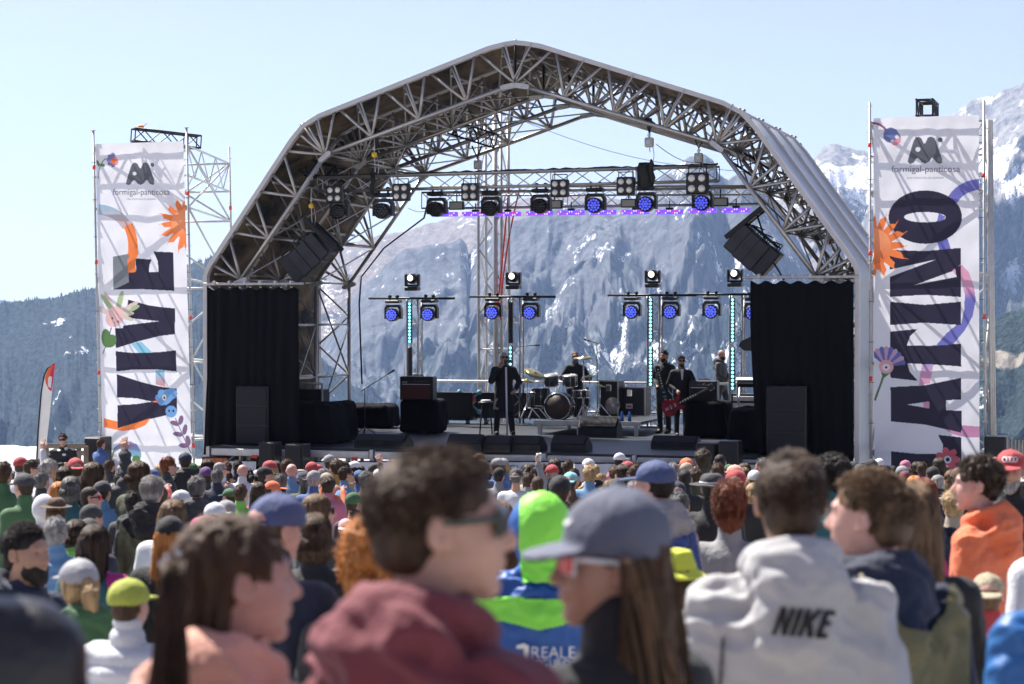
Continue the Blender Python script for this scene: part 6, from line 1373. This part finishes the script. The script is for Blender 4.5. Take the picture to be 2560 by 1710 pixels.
G_p = N(-222, 985, 3.1, 12, 'person in black jacket cut off at the lower left corner', hair='short', hc='black', top='jacket', tc='black', hi=True, seed=51, wide=1.1, shell=True)
BL_p = N(2715, 1215, 4.9, -10, 'person in bright blue jacket cut off at the lower right corner', hair='short', hc='brown', top='hoodie', topm=mat('bright blue shell', (.02, .12, .34), .5, 0, .08, 4, .3, 22), hi=True, seed=61, sc=1.)
# writing and panels on the clothes
def nike():
    x0, y0, w_, h_ = 1929, 1587, 132, 70; sh = 24
    def T(pts): return [(x0+x*w_+(1-y)*sh, y0-h_+y*h_+x*9) for x, y in pts]
    L_ = [[(0, 1), (0, 0), (.1, 0), (.19, .52), (.19, 0), (.28, 0), (.28, 1), (.19, 1), (.09, .45), (.09, 1)], [(.33, 1), (.33, 0), (.43, 0), (.43, 1)], [(.48, 1), (.48, 0), (.58, 0), (.58, .4), (.68, 0), (.79, 0), (.68, .45), (.79, 1), (.68, 1), (.6, .62), (.58, .68), (.58, 1)],
          [(.82, 1), (.82, 0), (1.03, 0), (1.03, .17), (.92, .17), (.92, .4), (1.01, .4), (1.01, .57), (.92, .57), (.92, .82), (1.03, .82), (1.03, 1)]]
    return [T(p) for p in L_]
decal(D_p, nike(), mat('black flock print', (.01, .01, .01), .8, 0, 0), 'back_lettering', 1.6)
decal(D_p, [[(1806, 1590), (1813, 1590), (1806, 1712), (1796, 1712)]], mat('dark zip', (.05, .05, .05), .5, 0, 0), 'pocket_zip', 2.)
M_HV = mat('fluorescent green', (.28, .85, .08), .6, 0, .05, 4, .3, 20)
decal(F_p, [[(1302, 1238), (1340, 1215), (1390, 1220), (1440, 1260), (1420, 1300), (1400, 1460), (1306, 1458), (1300, 1350)]], M_HV, 'hood_panel', 3., .006)
decal(F_p, [[(1160, 1500), (1270, 1492), (1400, 1500), (1510, 1490), (1520, 1550), (1430, 1555), (1350, 1575), (1260, 1553), (1165, 1545)]], M_HV, 'reflective_stripe', 3., .006)
decal(F_p, text_polys('REALE', 1330, 1436, 1645, 1.1)+text_polys('SEGUROS', 1330, 1436, 1665)+[[(1292, 1612), (1310, 1606), (1322, 1612), (1322, 1655), (1310, 1655), (1310, 1620), (1292, 1620)]], M_WHT, 'back_lettering', 1.6, .006)
M_OLV = mat('olive shell jacket', (.17, .14, .05), .55, 0, .1, 5, .4, 24)
decal(E_p, [[(2150, 1430), (2205, 1500), (2255, 1570), (2320, 1580), (2360, 1530), (2380, 1440), (2420, 1500), (2420, 1720), (2150, 1720)]], M_OLV, 'jacket_back', 3., .008)
decal(C_p, [ell_(1422, 1285, 13, 30, .2, 14)], M_WHT, 'cap_emblem', 2., .003, 'hat')
decal(A_p, [[(300, 1)], []][:0] or [[(0, 0), (1, 0), (1, 1)]], M_WHT, 'x', 2.) if False else None
# hair clip and pony piece on the woman at the left
def clip():
    c0 = P(455, 1395, 3.72); r = empty('hair_clip', c0, 'amber hair clip with clear beads in the brown half tied hair', 'hair clip'); mb = MB(); mb.lathe(c0+Vector((.012, 0, -.003)), [(.004, -.02), (.014, -.01), (.014, .01), (.004, .02)], 12, (ZUP, Vector((0, 1, 0)), Vector((1, 0, 0)))); mb.build('amber_bar', mat('amber', (.6, .2, .02), .2), r)
    mb = MB()
    for x, y in ((417, 1393), (448, 1384), (405, 1410)): p = P(x, y, 3.66); mb.lathe(p, [(.002, -.006), (.006, 0), (.002, .006)], 10)
    mb.build('bead', mat('clear bead', (.6, .6, .62), .05, .8), r)
clip()
for k, (x0, w_) in enumerate([(448, 70)]):   # the tied lock hanging at the back of her head
    mb = MB(); R_ = random.Random(5)
    for i in range(260):
        a = R_.uniform(-1, 1); d0 = R_.uniform(-.03, .03); pts = []
        for j in range(9):
            t = j/8; pts.append(P(438+a*26*(1-t)-24*t+a*52*t+5*math.sin(t*6+a*3), 1402+t*345, 3.6-.1*t+d0*.6))
        mb.path(pts, [.002+.0014*math.sin(pi*min(1, (j+1)/9)) for j in range(9)], 3)
    lo = WO[A_p['root']]; bpy.context.view_layer.update(); inv = A_p['root'].matrix_world.inverted(); mb.v = [tuple(inv@Vector(v)) for v in mb.v]; omesh('tied_hair', mb.mesh('tied_hair'), HR['brown'], A_p['root'])
# light streaks in the capped woman's hair
mb = MB(); R_ = random.Random(9)
for i in range(170):
    a = R_.choice([.08, .2, .33, .5, .62, .8, .93])+R_.uniform(-.035, .035); pts = []
    for j in range(10):
        t = j/9; pts.append(P(1545+a*60+(a*110)*t+6*math.sin(t*5+a*9), 1400+t*330, 3.72-.03*math.sin(a*3.1)+R_.uniform(-.004, .004)))
    mb.path(pts, [.0022]*8+[.0015, .0006], 3)
bpy.context.view_layer.update(); inv = C_p['root'].matrix_world.inverted(); mb.v = [tuple(inv@Vector(v)) for v in mb.v]; omesh('hair_streaks', mb.mesh('hair_streaks'), HR['light'], C_p['root']); C_p['hat'].scale = (1.0, .97, 1.15)
# ------------------------------------------------------------ people further down the slope, each from the photograph
cp = lambda p, polys, col, nm='printed_panel', tg='jacket', step=2.5: decal(p, polys, mat('print '+str(col), col, .6, 0, .05), nm, step, .006, tg)
H_p = N(62, 1310, 8.6, 118, 'person with black beard and sunglasses pushed up on dark hair, navy jacket', hair='short', hc='black', top='hood', tc='navy', beard='black', hi=True, sc=1.02, skin=1, seed=71)
N(139, 1293, 11.5, -5, 'person with spiky grey hair in light blue jacket behind the bearded one', hair='short', hc='grey', top='puffy', tc='light blue')
N(190, 1300, 12.5, 10, 'person with brown bob in lime green jacket at the left', hair='bob', hc='dark', top='hood', tc='lime')
J_p = N(196, 1399, 7.6, -35, 'child in pale grey cap with long blond ponytail and green jacket', hair='pony', hc='blond', top='hood', tc='green', hat='cap', hatm=mat('light grey cap', (.3, .3, .32), .7), hi=True, seed=72, hscale=(1, 1, 1.5))
K_p = N(237, 1312, 10., 15, 'person with long brown hair in teal and magenta jacket', hair='long', hc='dark', top='jacket', tc='teal', hi=True, seed=73)
cp(K_p, [[(262, 1400), (285, 1400), (318, 1440), (318, 1560), (285, 1560), (270, 1480)]], (.4, .01, .16), 'magenta_sleeve')
L_p = N(379, 1192, 15., 5, 'tall person with thick grey hair, black hood over olive jacket', hair='short', hc='grey', top='hood', tc='black', hi=True, seed=74, wide=1.12)
cp(L_p, [[(296, 1340), (300, 1300), (330, 1345), (400, 1352), (430, 1330), (452, 1310), (460, 1440), (440, 1500), (285, 1500)]], (.05, .052, .025), 'olive_back')
N(433, 1250, 12.5, 8, 'person with long wavy light brown hair left of the black pompom hat', hair='wavy', hc='light', top='jacket', tc='white', wide=1.1)
N(425, 1292, 10.2, 5, 'person in shiny black hat with orange blond braids', hair='long', hc='orange', top='jacket', tc='black', hat='beanie', hatc='black', hi=True, seed=75)
N(512, 1290, 10.4, -60, 'person in pink peaked cap facing left behind the salmon jacket', hair='short', hc='brown', top='jacket', tc='charcoal', hat='cap', hatm=mat('dusty pink cap', (.42, .06, .13), .7), hr=-25)
N(322, 1448, 7., 20, 'small person in yellow green cap and white jacket', hair='short', hc='brown', top='puffy', tc='white', hat='cap', hatm=mat('acid yellow cap', (.36, .4, .06), .8), hi=True, seed=76, skin=2)
N(147, 1205, 19, 12, 'person with straight golden hair left of the dark teal coat', hair='long', hc='orange', tc='charcoal'); N(177, 1192, 18, 15, 'person with dark hair in dark teal coat', hair='bob', hc='salt', tc='teal')
N(139, 1240, 16, -20, 'person in brown leather hat', hair='bob', hc='light', tc='beige', hat='wide', hatc='brown'); N(112, 1232, 16.5, 20, 'person in white hooded top beside the brown leather hat', top='hoodup', tc='white')
N(226, 1216, 17.5, 70, 'person with receding dark hair and red mirrored sunglasses looking right', hair='buzz', hc='dark', tc='charcoal', glass=(M_BLK, M_RGL), skin=2, hr=15); N(256, 1203, 18.5, 15, 'person with grey cap in sky blue jacket', hair='short', hc='dark', tc='light blue', hat='cap', hatc='charcoal', top='puffy')
N(308, 1180, 22, 60, 'person with dark hair in navy coat looking right beside the grey haired tall one', hair='short', hc='dark', tc='navy'); N(333, 1228, 17, 0, 'person with round dark hair just left of the grey haired tall one', hair='short', hc='black', tc='charcoal')
N(229, 1262, 14.5, 40, 'person in ribbed grey beanie looking right', hat='beanie', hatc='charcoal', hair='short', hc='dark', tc='black'); N(221, 1297, 13.2, -30, 'person in dark grey knitted beanie below the ribbed one', hat='beanie', hatc='charcoal', hair='short', hc='dark', tc='navy')
N(514, 1168, 27, -25, 'person in purple beanie', hat='beanie', hatc='purple', hair='short', hc='brown', tc='charcoal'); N(543, 1172, 26, 0, 'person in navy jacket raising a camera beside the purple beanie', hair='short', hc='salt', tc='navy', pose='phone')
N(493, 1192, 18.5, 5, 'person with curly grey brown hair in dark grey hooded jacket', hair='curly', hc='salt', tc='charcoal', top='hood'); N(463, 1132, 30, -5, 'person in navy cap and black hooded top standing high before the left tower', hair='short', hc='dark', tc='black', hat='cap', hatc='navy', top='hood', sc=1.1)
N(420, 1144, 28, 65, 'person with tousled ginger hair and sunglasses looking right', hair='curly', hc='auburn', tc='charcoal', glass=sg); N(60, 1184, 17, -45, 'person in grey brown cap looking left', hair='short', hc='dark', tc='green', hat='cap', hatc='charcoal')
N(8, 1156, 19, 10, 'person with brown hair in sea green jacket at the left edge', hair='short', hc='brown', tc='green'); N(454, 1226, 19, 60, 'person in clean white peaked cap', hair='short', hc='brown', tc='lime', hat='cap', hatc='white')
N(104, 1180, 22, 20, 'person with grey hair taking a picture with a phone at the left', hair='short', hc='salt', tc='charcoal', pose='phone'); N(80, 1150, 26, 70, 'person with dark hair and sunglasses in profile at the left', hair='short', hc='dark', tc='beige', glass=sg, hr=10)
N(538, 1257, 14, 15, 'person in white cap with button on top', hair='bob', hc='light', tc='red', hat='cap', hatc='white'); N(565, 1252, 15, 0, 'person in pale grey cap next to the white capped one', hair='short', hc='grey', tc='charcoal', hat='capback', hatc='grey')
O_p = N(683, 1238, 6.6, 15, 'person in faded navy blue cap with reddened ear behind the brown haired one', hair='short', hc='brown', hr=30, top='jacket', tc='navy', hat='capback', hatm=mat('faded navy cap', (.07, .09, .2), .8, 0, .15, 12, .4, 120), hi=True, seed=81, skin=2)
N(795, 1236, 12, 50, 'person with glossy brown hair and sunglasses looking right', hair='long', hc='light', tc='charcoal', glass=sg, hr=20, hi=True, seed=82)
P_p = N(788, 1284, 9., 15, 'person with brown hair in black jacket with yellow collar line', hair='bob', hc='brown', tc='black', hi=True, seed=83)
N(886, 1232, 18.5, -20, 'person in mottled green flat beret', hair='short', hc='brown', tc='charcoal', hat='beanie', hatc='green', hr=60); N(864, 1298, 17, 5, 'person in pale pink cap', hair='short', hc='brown', tc='blue', hat='capback', hatm=mat('pale pink cap', (.6, .36, .35), .8))
N(938, 1285, 9.5, 5, 'person in dark grey jacket almost hidden behind the maroon hooded one', hair='short', hc='salt', tc='charcoal', wide=1.15); N(915, 1352, 6.4, 0, 'person with curly orange hair peeking left of the maroon hood', hair='curly', hc='orange', tc='black', hi=True, seed=84, hscale=(1.2, 1.2, 1.5))
N(682, 1203, 23.5, 70, 'person in bright orange cap looking right', hair='short', hc='dark', tc='salmon', hat='cap', hatc='orange', hr=15); N(784, 1177, 24, 10, 'person in grey flat newsboy cap', hair='buzz', hc='grey', tc='blue', hat='beanie', hatc='grey')
N(822, 1195, 23.5, 20, 'person with short dark curls beside the denim jacket', hair='curly', hc='dark', tc='pink'); N(864, 1166, 27, 60, 'person with dark hair and sunglasses in denim jacket before the fascia', hair='short', hc='dark', tc='light blue', glass=sg)
N(912, 1180, 26, -10, 'person with raised dark sleeve and open hand', hair='curly', hc='salt', tc='brown', pose='up'); N(729, 1158, 27, 5, 'person with bald head and denim shirt holding up a camera', hair='bald', skin=2, tc='light blue', pose='phone'); N(662, 1167, 26, 60, 'person in black cap pointing right', hair='short', hc='dark', tc='navy', hat='cap', hatc='black')
N(646, 1206, 21.5, 5, 'person with dark straight hair in red jacket', hair='long', hc='dark', tc='red'); N(602, 1212, 21, 15, 'person with brown hair in bright green jacket', hair='short', hc='brown', tc='lime'); N(703, 1184, 24, 10, 'person with thick grey hair right of the orange cap', hair='short', hc='salt', tc='black'); N(948, 1172, 28, 0, 'person in small white cap left of the maroon hooded one', hair='short', hc='grey', tc='grey', hat='cap', hatc='white')
N(606, 1160, 30, 0, 'person with shiny balding head under the left speaker stack', hair='bald', tc='white', skin=2); N(550, 1155, 30, 60, 'person with balding head and glasses right of the purple beanie', hair='buzz', hc='grey', tc='charcoal', glass=sg, skin=2)
N(1204, 1150, 30, -75, 'person with grey hair looking left right of the maroon hooded one', hair='short', hc='grey', tc='charcoal'); N(1247, 1170, 28, 10, 'person in plain black beanie', hat='beanie', hatc='black', tc='grey', hair='short'); N(1290, 1171, 25, 10, 'person in grey cap with red trim and white shirt', hair='short', hc='salt', tc='white', hat='capback', hatc='charcoal', top='tee')
N(1342, 1166, 27, -45, 'person with dark hair and sunglasses looking left below the raised cup', hair='short', hc='dark', tc='navy', glass=sg, hr=-20); N(1380, 1162, 27, -20, 'person with grey hair and red cap', hair='short', hc='grey', tc='charcoal', hat='cap', hatc='red'); N(1471, 1147, 29, 0, 'person in black and white cap before the stage centre', hair='short', hc='dark', tc='black', hat='capback', hatc='white')
N(1474, 1166, 25, 5, 'person with bushy blond hair before the stage centre', hair='curly', hc='blond', tc='light blue'); N(1426, 1181, 22, 10, 'person in aqua blue cap', hair='short', hc='dark', tc='brown', hat='capback', hatc='aqua'); N(1400, 1190, 14.5, 8, 'person in big black beanie behind the green hood', hat='beanie', hatc='black', tc='black', hair='short'); N(1344, 1190, 22, 0, 'person with cropped brown hair above the green hood', hair='buzz', hc='brown', tc='beige')
U_p = N(1637, 1153, 10.5, -35, 'person in blue mesh trucker cap with red peak and grey hood', hair='curly', hc='black', hr=-20, top='hoodie', tc='grey', hat='cap', hatm=mat('blue mesh cap', (.05, .075, .17), .8, 0, .5, 220), hi=True, seed=91, skin=2, wide=1.05)
cp(U_p, [[(1618, 1345), (1640, 1352), (1700, 1345), (1735, 1330), (1752, 1420), (1745, 1500), (1600, 1500)]], (.012, .04, .2), 'blue_back')
N(1757, 1125, 24, -8, 'tall person with dark curly hair under the right front speakers', hair='curly', hc='dark', tc='charcoal'); N(1800, 1135, 30, 10, 'person with cropped dark hair against the right front speaker', hair='buzz', hc='black', tc='blue', sc=1.12); N(1795, 1158, 25, 0, 'person with short brown hair above the black brimmed hat', hair='short', hc='brown', tc='black'); N(1836, 1163, 25, -60, 'person in peach cap above the red cap', hair='short', hc='grey', tc='red', hat='cap', hatc='salmon')
N(1839, 1175, 17, 10, 'person in vivid red cap', hair='short', hc='black', tc='black', hat='capback', hatc='red', wide=1.05); V_p = N(1780, 1178, 14.5, 15, 'person in black hat with wide grey brim and white band', hair='short', hc='black', tc='black', hat='wide', hatc='charcoal', hi=True, seed=92)
mb = MB(); mb.path([Vector((.094*math.cos(t), .108*math.sin(t)-.014, .062)) for t in [i*pi/12 for i in range(25)]], .007, 5); o = omesh('hat_band', mb.mesh('hat_band'), M_WHT, V_p['hat'])
N(1886, 1208, 18, -10, 'person with pale blond hair and fluffy collar', hair='bob', hc='blond', tc='beige'); N(1824, 1232, 10.8, 10, 'person with shoulder length auburn hair left of the grey hooded one', hair='curly', hc='auburn', tc='grey', hi=True, seed=93, hscale=(1.15, 1.15, 1.45))
N(1693, 1204, 18, 0, 'person in small dark blue cap right of the trucker cap', hair='short', hc='grey', tc='charcoal', hat='capback', hatc='navy'); N(1712, 1173, 21.5, 0, 'person with dark cropped hair right of the trucker cap', hair='buzz', hc='black', tc='black'); N(1737, 1172, 22, 5, 'person with brown curls right of the trucker cap', hair='curly', hc='brown', tc='olive'); N(1716, 1157, 27, 10, 'person in cream and black cap behind the trucker cap', hair='short', hc='dark', tc='red', hat='cap', hatc='beige')
N(1682, 1157, 26, 0, 'person with grey hair right behind the trucker cap', hair='short', hc='grey', tc='olive'); N(1702, 1232, 15, 20, 'person in golden yellow puffer jacket', hair='short', hc='salt', top='puffy', tc='mustard', sc=.82); N(1886, 1176, 24, -10, 'person in white woollen hat left of the grey hooded one', hat='beanie', hatc='white', tc='white', hair='short')
N(1688, 1372, 7.2, -10, 'child in crumpled lime yellow hat', hat='bucket', hatm=mat('lime yellow hat', (.6, .65, .06), .8), tc='white', hair='bob', hc='light', hi=True, seed=94)
X_p = N(2080, 1143, 11, -25, 'person with thick dark curly hair and teal jacket behind the grey hooded one', hair='curly', hc='black', tc='teal', hi=True, seed=95, hr=-20, glass=sg)
N(2288, 1242, 6.9, 0, 'person with long straight dark blond hair and black coat behind the olive jacket', hair='long', hc='light', tc='black', hi=True, seed=96, hscale=(1, 1, 1.4)); Y_p = N(2309, 1196, 11.5, 12, 'person with auburn bob in navy jacket with pink backpack straps', hair='bob', hc='auburn', tc='navy', top='hood', hi=True, seed=97)
cp(Y_p, [[(2335, 1345), (2348, 1350), (2375, 1440), (2362, 1450)], [(2270, 1350), (2282, 1348), (2300, 1440), (2288, 1450)]], (.35, .02, .1), 'backpack_strap')
Z_p = N(2448, 1147, 9.3, -60, 'person with dark curly hair in bright orange jacket looking left', hair='curly', hc='dark', hr=-22, top='hood', tc='orange', hi=True, seed=98, skin=2, wide=1.12)
R_p = N(2527, 1126, 12.5, -160, 'person in red cap with white ring emblem and grey stubble facing the camera', hair='short', hc='grey', tc='black', hat='cap', hatc='red', beard='grey', hi=True, seed=99, skin=1)
decal(R_p, [ribbon(ell_(2512+i*8.5, 1149, 5.5, 6, 0, 14)+[ell_(2512+i*8.5, 1149, 5.5, 6, 0, 14)[0]], 2.2) for i in range(4)], M_WHT, 'cap_emblem', 1., .003, 'hat')
N(2668, 1205, 7.6, -10, 'person in white short sleeved shirt cut off at the right edge', hair='short', hc='brown', top='tee', tc='white'); CH_p = N(2470, 1436, 8.2, 12, 'child with cropped hair and checked cap in red jacket at the lower right', hair='buzz', hc='light', tc='red', hat='capback', hatm=mat('checked cap', (.35, .3, .2), .8, 0, .4, 60), hi=True, seed=100, skin=2)
N(2344, 1186, 25, -60, 'person with short grey hair under the flower of the right banner', hair='buzz', hc='grey', tc='navy'); N(2332, 1167, 26, 10, 'person in black cap with yellow patch', hair='short', hc='dark', tc='charcoal', hat='cap', hatc='black'); N(2262, 1178, 28, 0, 'person in dark red cap under the letter L', hair='short', hc='brown', tc='charcoal', hat='beanie', hatc='maroon'); N(2178, 1148, 29, -10, 'person in black cap at the left foot of the right banner', hair='short', hc='black', tc='grey', hat='cap', hatc='black')
N(2150, 1160, 27, 5, 'person in patterned dark cap left of the right banner', hair='short', hc='blond', tc='beige', hat='beanie', hatc='charcoal'); N(2383, 1228, 14, 0, 'person with curly blond hair between the navy and orange jackets', hair='curly', hc='blond', tc='beige'); N(2286, 1190, 20, 0, 'person with orange blond hair above the auburn bob', hair='bob', hc='orange', tc='grey')
N(1543, 1196, 20, 0, 'person in dark coat filming with a red phone held level', hair='short', hc='salt', tc='charcoal', pose='phone', hat='beanie', hatc='charcoal'); N(52, 1143, 27, 20, 'person in red and white cap waving one open hand at the left', hair='short', hc='brown', tc='white', hat='cap', hatc='red', pose='up'); 
# guard by the fence, boy on shoulders
N(157, 1084, 40, 178, 'person in black vest with round white badges standing with folded arms by the fence', hair='short', hc='brown', tc='black', top='puffy', pose='fold', glass=sg, sc=1.02, group='people beside the stage')
cp(ALLP[-1], [ell_(165, 1122, 4.5, 4.5, 0, 10), ell_(147, 1126, 4, 3, 0, 10), ell_(160, 1137, 5, 3, 0, 10)], (.7, .7, .65), 'badge', step=1.)
N(274, 1150, 33.2, 30, 'person with brown hair carrying the boy in blue', hair='short', hc='brown', tc='charcoal', beard='dark')
POSE['sit'] = dict(knR=(.14, .32, .86), anR=(.13, .34, .5), knL=(-.14, .32, .86), anL=(-.13, .34, .5), elR=(.23, .05, 1.15), wrR=(.12, .26, 1.1), elL=(-.23, .05, 1.15), wrL=(-.12, .26, 1.1))
N(252, 1098, 33.6, 40, 'boy in blue fleece sitting on the shoulders of an adult', hair='short', hc='brown', tc='blue', pose='sit', sc=.72)
# raised cup arm
POSE['cup'] = dict(elR=(.2, .08, 1.66), wrR=(.12, .12, 1.92), curlR=.9, palmR=(1, .2, 0))
cupm = N(1322, 1182, 25.5, 5, 'person with raised grey sleeve and blue wristband holding up a plastic cup', hair='short', hc='brown', tc='grey', pose='cup')
M_CUP = mat('clear cup', (.6, .62, .62), .2)
def held(sp_, local, build, name, label, cat, mats):
    bpy.context.view_layer.update(); mw = sp_['root'].matrix_world; mb = MB(); build(mb); mb.v = [tuple(mw@(Vector(local)+Vector(v))) for v in mb.v]
    o = mb.build(name, mats); tag(o, label, cat); return o
held(cupm, (.135, .15, 2.0), lambda b: b.lathe((0, 0, 0), [(.03, -.06), (.042, .06), (.038, .06), (.027, -.055)], 14), 'plastic_cup', 'clear plastic cup held up above the crowd', 'cup', M_CUP)
mb = MB(); mb.path([Vector((.13+.036*math.cos(t), .115+.036*math.sin(t), 1.88)) for t in [i*pi/6 for i in range(13)]], .012, 5); omesh('wristband', mb.mesh('wristband'), cm('blue'), cupm['root'])
def phone(b): b.box((0, 0, 0), (.15, .01, .075), A3, .004)
k_ = 0
for sp_ in list(ALLP):
    if sp_['body'].data is LIB.get(('body', 'phone', 0, False, .009)) or 'phone' in sp_['label'] or 'camera' in sp_['label'] and 'facing' not in sp_['label']:
        if 'facing the camera' in sp_['label']: continue
        o = held(sp_, (0, .4, 1.6), phone, 'phone', 'dark phone held up by the person in '+' '.join(sp_['label'].split()[2:9]), 'phone', M_PH)
        bpy.context.view_layer.update(); mw = sp_['root'].matrix_world; b2 = MB(); b2.box((0, .3935, 1.6), (.14, .003, .068), A3); b2.v = [tuple(mw@Vector(v)) for v in b2.v]; b2.build('screen', M_SCR, o)
# ------------------------------------------------------------ the rest of the crowd
R = random.Random(2024); sc_ = .2; GW, GH = int(2560*sc_), int(1710*sc_); occ = np.zeros((GH, GW), bool); named = [(q_['px'], q_['y'], q_['Z'], q_['s']) for q_ in ALLP if q_['Z'] < 36]
def sil(px, y, Z, s):
    f = F/Z*s; return [(px, y+.12*f, .085*f, .125*f), (px, y+.55*f, .24*f, .25*f)]
def mask(px, y, Z, s):
    m_ = np.zeros((GH, GW), bool); gy, gx = np.mgrid[0:GH, 0:GW]
    for cx, cy, a, b in sil(px, y, Z, s): m_ |= ((gx/sc_-cx)/a)**2+((gy/sc_-cy)/b)**2 < 1
    f = F/Z*s; m_ |= (np.abs(gx/sc_-px) < .23*f) & (gy/sc_ > y+.5*f); return m_
cand = []; Z = 6.5
while Z < 36.5:
    n = int(.56*Z/.6)+1
    for i in range(n):
        x = (-.28+.56*(i+.5*(int(Z*1.1) % 2)+R.uniform(-.3, .3))/n)*Z; z_ = Z+R.uniform(-.4, .4); Hh = R.gauss(1.66, .085) if R.random() > .08 else R.uniform(1.2, 1.4)
        px = CX+x/z_*F; y = HZ+(CZ-(gz(z_)+Hh))/z_*F; cand.append((z_, px, y, Hh))
    Z += .72
allc = sorted([(q_[2], q_[0], q_[1], q_[3], None) for q_ in named]+[(z_, px, y, Hh/1.75, 1) for z_, px, y, Hh in cand])
hm_ = {}
for (px, y, Z, s) in named: f = F/Z*s; hm_[(px, y)] = (px, y+.1*f, .1*f, .12*f, Z)
out = []
for Z, px, y, s, g in allc:
    if g is None:
        occ |= mask(px, y, Z, s); continue
    if px < -60 or px > 2620: continue
    if Z < 8.5 and not (px > 2400 or px < 100): continue
    f = F/Z*s; bad = False
    for (hx, hy, ha, hb_, hZ) in hm_.values():
        if hZ > Z-.5 and hZ-Z < 40:
            if (abs(px-hx) < ha*.8+.085*f and y < hy+hb_*1.7) or (abs(px-hx) < ha*.6+.2*f and y+.33*f < hy+hb_*1.7): bad = True; break
        if abs(hZ-Z) < .45 and abs(px-hx) < .34*F/Z: bad = True; break
    if bad: continue
    gy, gx = np.mgrid[0:GH, 0:GW]; hd = ((gx/sc_-px)/(.085*f))**2+((gy/sc_-(y+.12*f))/(.125*f))**2 < 1
    if hd.sum() < 2 or (hd & ~occ).sum() < .22*hd.sum(): continue
    out.append((Z, px, y, s)); occ |= mask(px, y, Z, s)
print('vis', len(out)); out = out[:300-len(ALLP)]
hairs = [('short', .4), ('long', .14), ('bob', .12), ('curly', .1), ('pony', .05), ('bun', .04), ('buzz', .08), ('wavy', .07)]
hcs = [('dark', .26), ('black', .14), ('brown', .2), ('light', .12), ('blond', .08), ('salt', .08), ('grey', .07), ('auburn', .03), ('white', .02)]
tcs = ['black']*5+['charcoal']*4+['navy']*5+['blue']*2+['light blue', 'teal', 'green', 'lime', 'olive', 'olive', 'red', 'red', 'maroon', 'orange', 'pink', 'purple', 'white', 'white', 'grey', 'grey', 'beige', 'beige', 'brown', 'mustard', 'magenta']
hts = ['black', 'navy', 'charcoal', 'grey', 'white', 'red', 'green', 'beige', 'orange', 'blue', 'pink', 'brown']
def pick(L_): 
    t = R.random()*sum(w_ for _, w_ in L_)
    for k, w_ in L_:
        t -= w_
        if t <= 0: return k
    return L_[0][0]
lm = [(50, 'below the feather flag'), (157, 'below the guard by the fence'), (300, 'below the left banner'), (430, 'under the left tower'), (540, 'below the left drape'), (630, 'below the left speaker stack'), (720, 'below the small left front speakers'), (850, 'below the stage left of centre'), (1000, 'behind the maroon hooded person'), (1240, 'below the singer'), (1420, 'below the drum kit'), (1560, 'behind the slate cap'), (1690, 'below the guitarist'), (1800, 'below the right front speakers'), (1960, 'below the right speaker stack'), (2100, 'below the right drape'), (2300, 'below the right banner'), (2480, 'below the speaker right of the banner'), (2600, 'at the far right edge')]
hn = {'short': 'short %s hair', 'long': 'long straight %s hair', 'bob': '%s bob', 'curly': 'curly %s hair', 'pony': '%s ponytail', 'bun': '%s hair in a bun', 'buzz': 'cropped %s hair', 'wavy': 'long wavy %s hair'}
rows_ = {0: 'near row', 1: 'middle rows', 2: 'far rows', 3: 'farthest rows'}; seen = set(q_['label'] for q_ in ALLP)
for k, (Z, px, y, s) in enumerate(out):
    for tries in range(60):
        hair, hc, tc = pick(hairs), pick(hcs), R.choice(tcs); hat = R.choice(['cap', 'capback', 'beanie', 'cap', 'bucket', 'beanie']) if R.random() < .27 else None; hatc = R.choice(hts); tp = R.choice(['jacket', 'hood', 'jacket', 'puffy'])
        near = min(lm, key=lambda q_: abs(q_[0]-px))[1]; rw = rows_[0 if Z < 13 else 1 if Z < 20 else 2 if Z < 28 else 3]
        hatn = {'cap': 'cap', 'capback': 'backward cap', 'beanie': 'beanie', 'bucket': 'bucket hat'}
        lb = ('person in %s %s and %s %s, %s %s' % (hatc, hatn[hat], tc, {'jacket': 'jacket', 'hood': 'hooded jacket', 'puffy': 'puffer jacket'}[tp], rw, near)) if hat else ('person with %s in %s %s, %s %s' % (hn[hair] % HN[hc], tc, {'jacket': 'jacket', 'hood': 'hooded top', 'puffy': 'puffer'}[tp], rw, near))
        if lb not in seen and len(lb.split()) <= 16: break
    seen.add(lb); ps = ('phone' if R.random() < .09 else 'up' if R.random() < .03 and px < 1150 else 'rest') if Z > 18 else 'rest'
    q_ = R.random(); ang = R.uniform(-15, 15) if q_ < .6 else R.choice([-1, 1])*R.uniform(15, 45); hr = R.choice([0, 0, 0, 0, -35, 35, -65, 65]); ang = round(ang)
    N(px, y, Z, ang, lb, hair=hair, hc=hc, tc=tc, hat=hat, hatc=hatc, top=tp, pose=ps, hr=hr, skin=R.randrange(3), sc=s, glass=sg if R.random() < .25 and abs(hr) > 50 else None)
print('crowd', len(ALLP), 'generic', len(out))
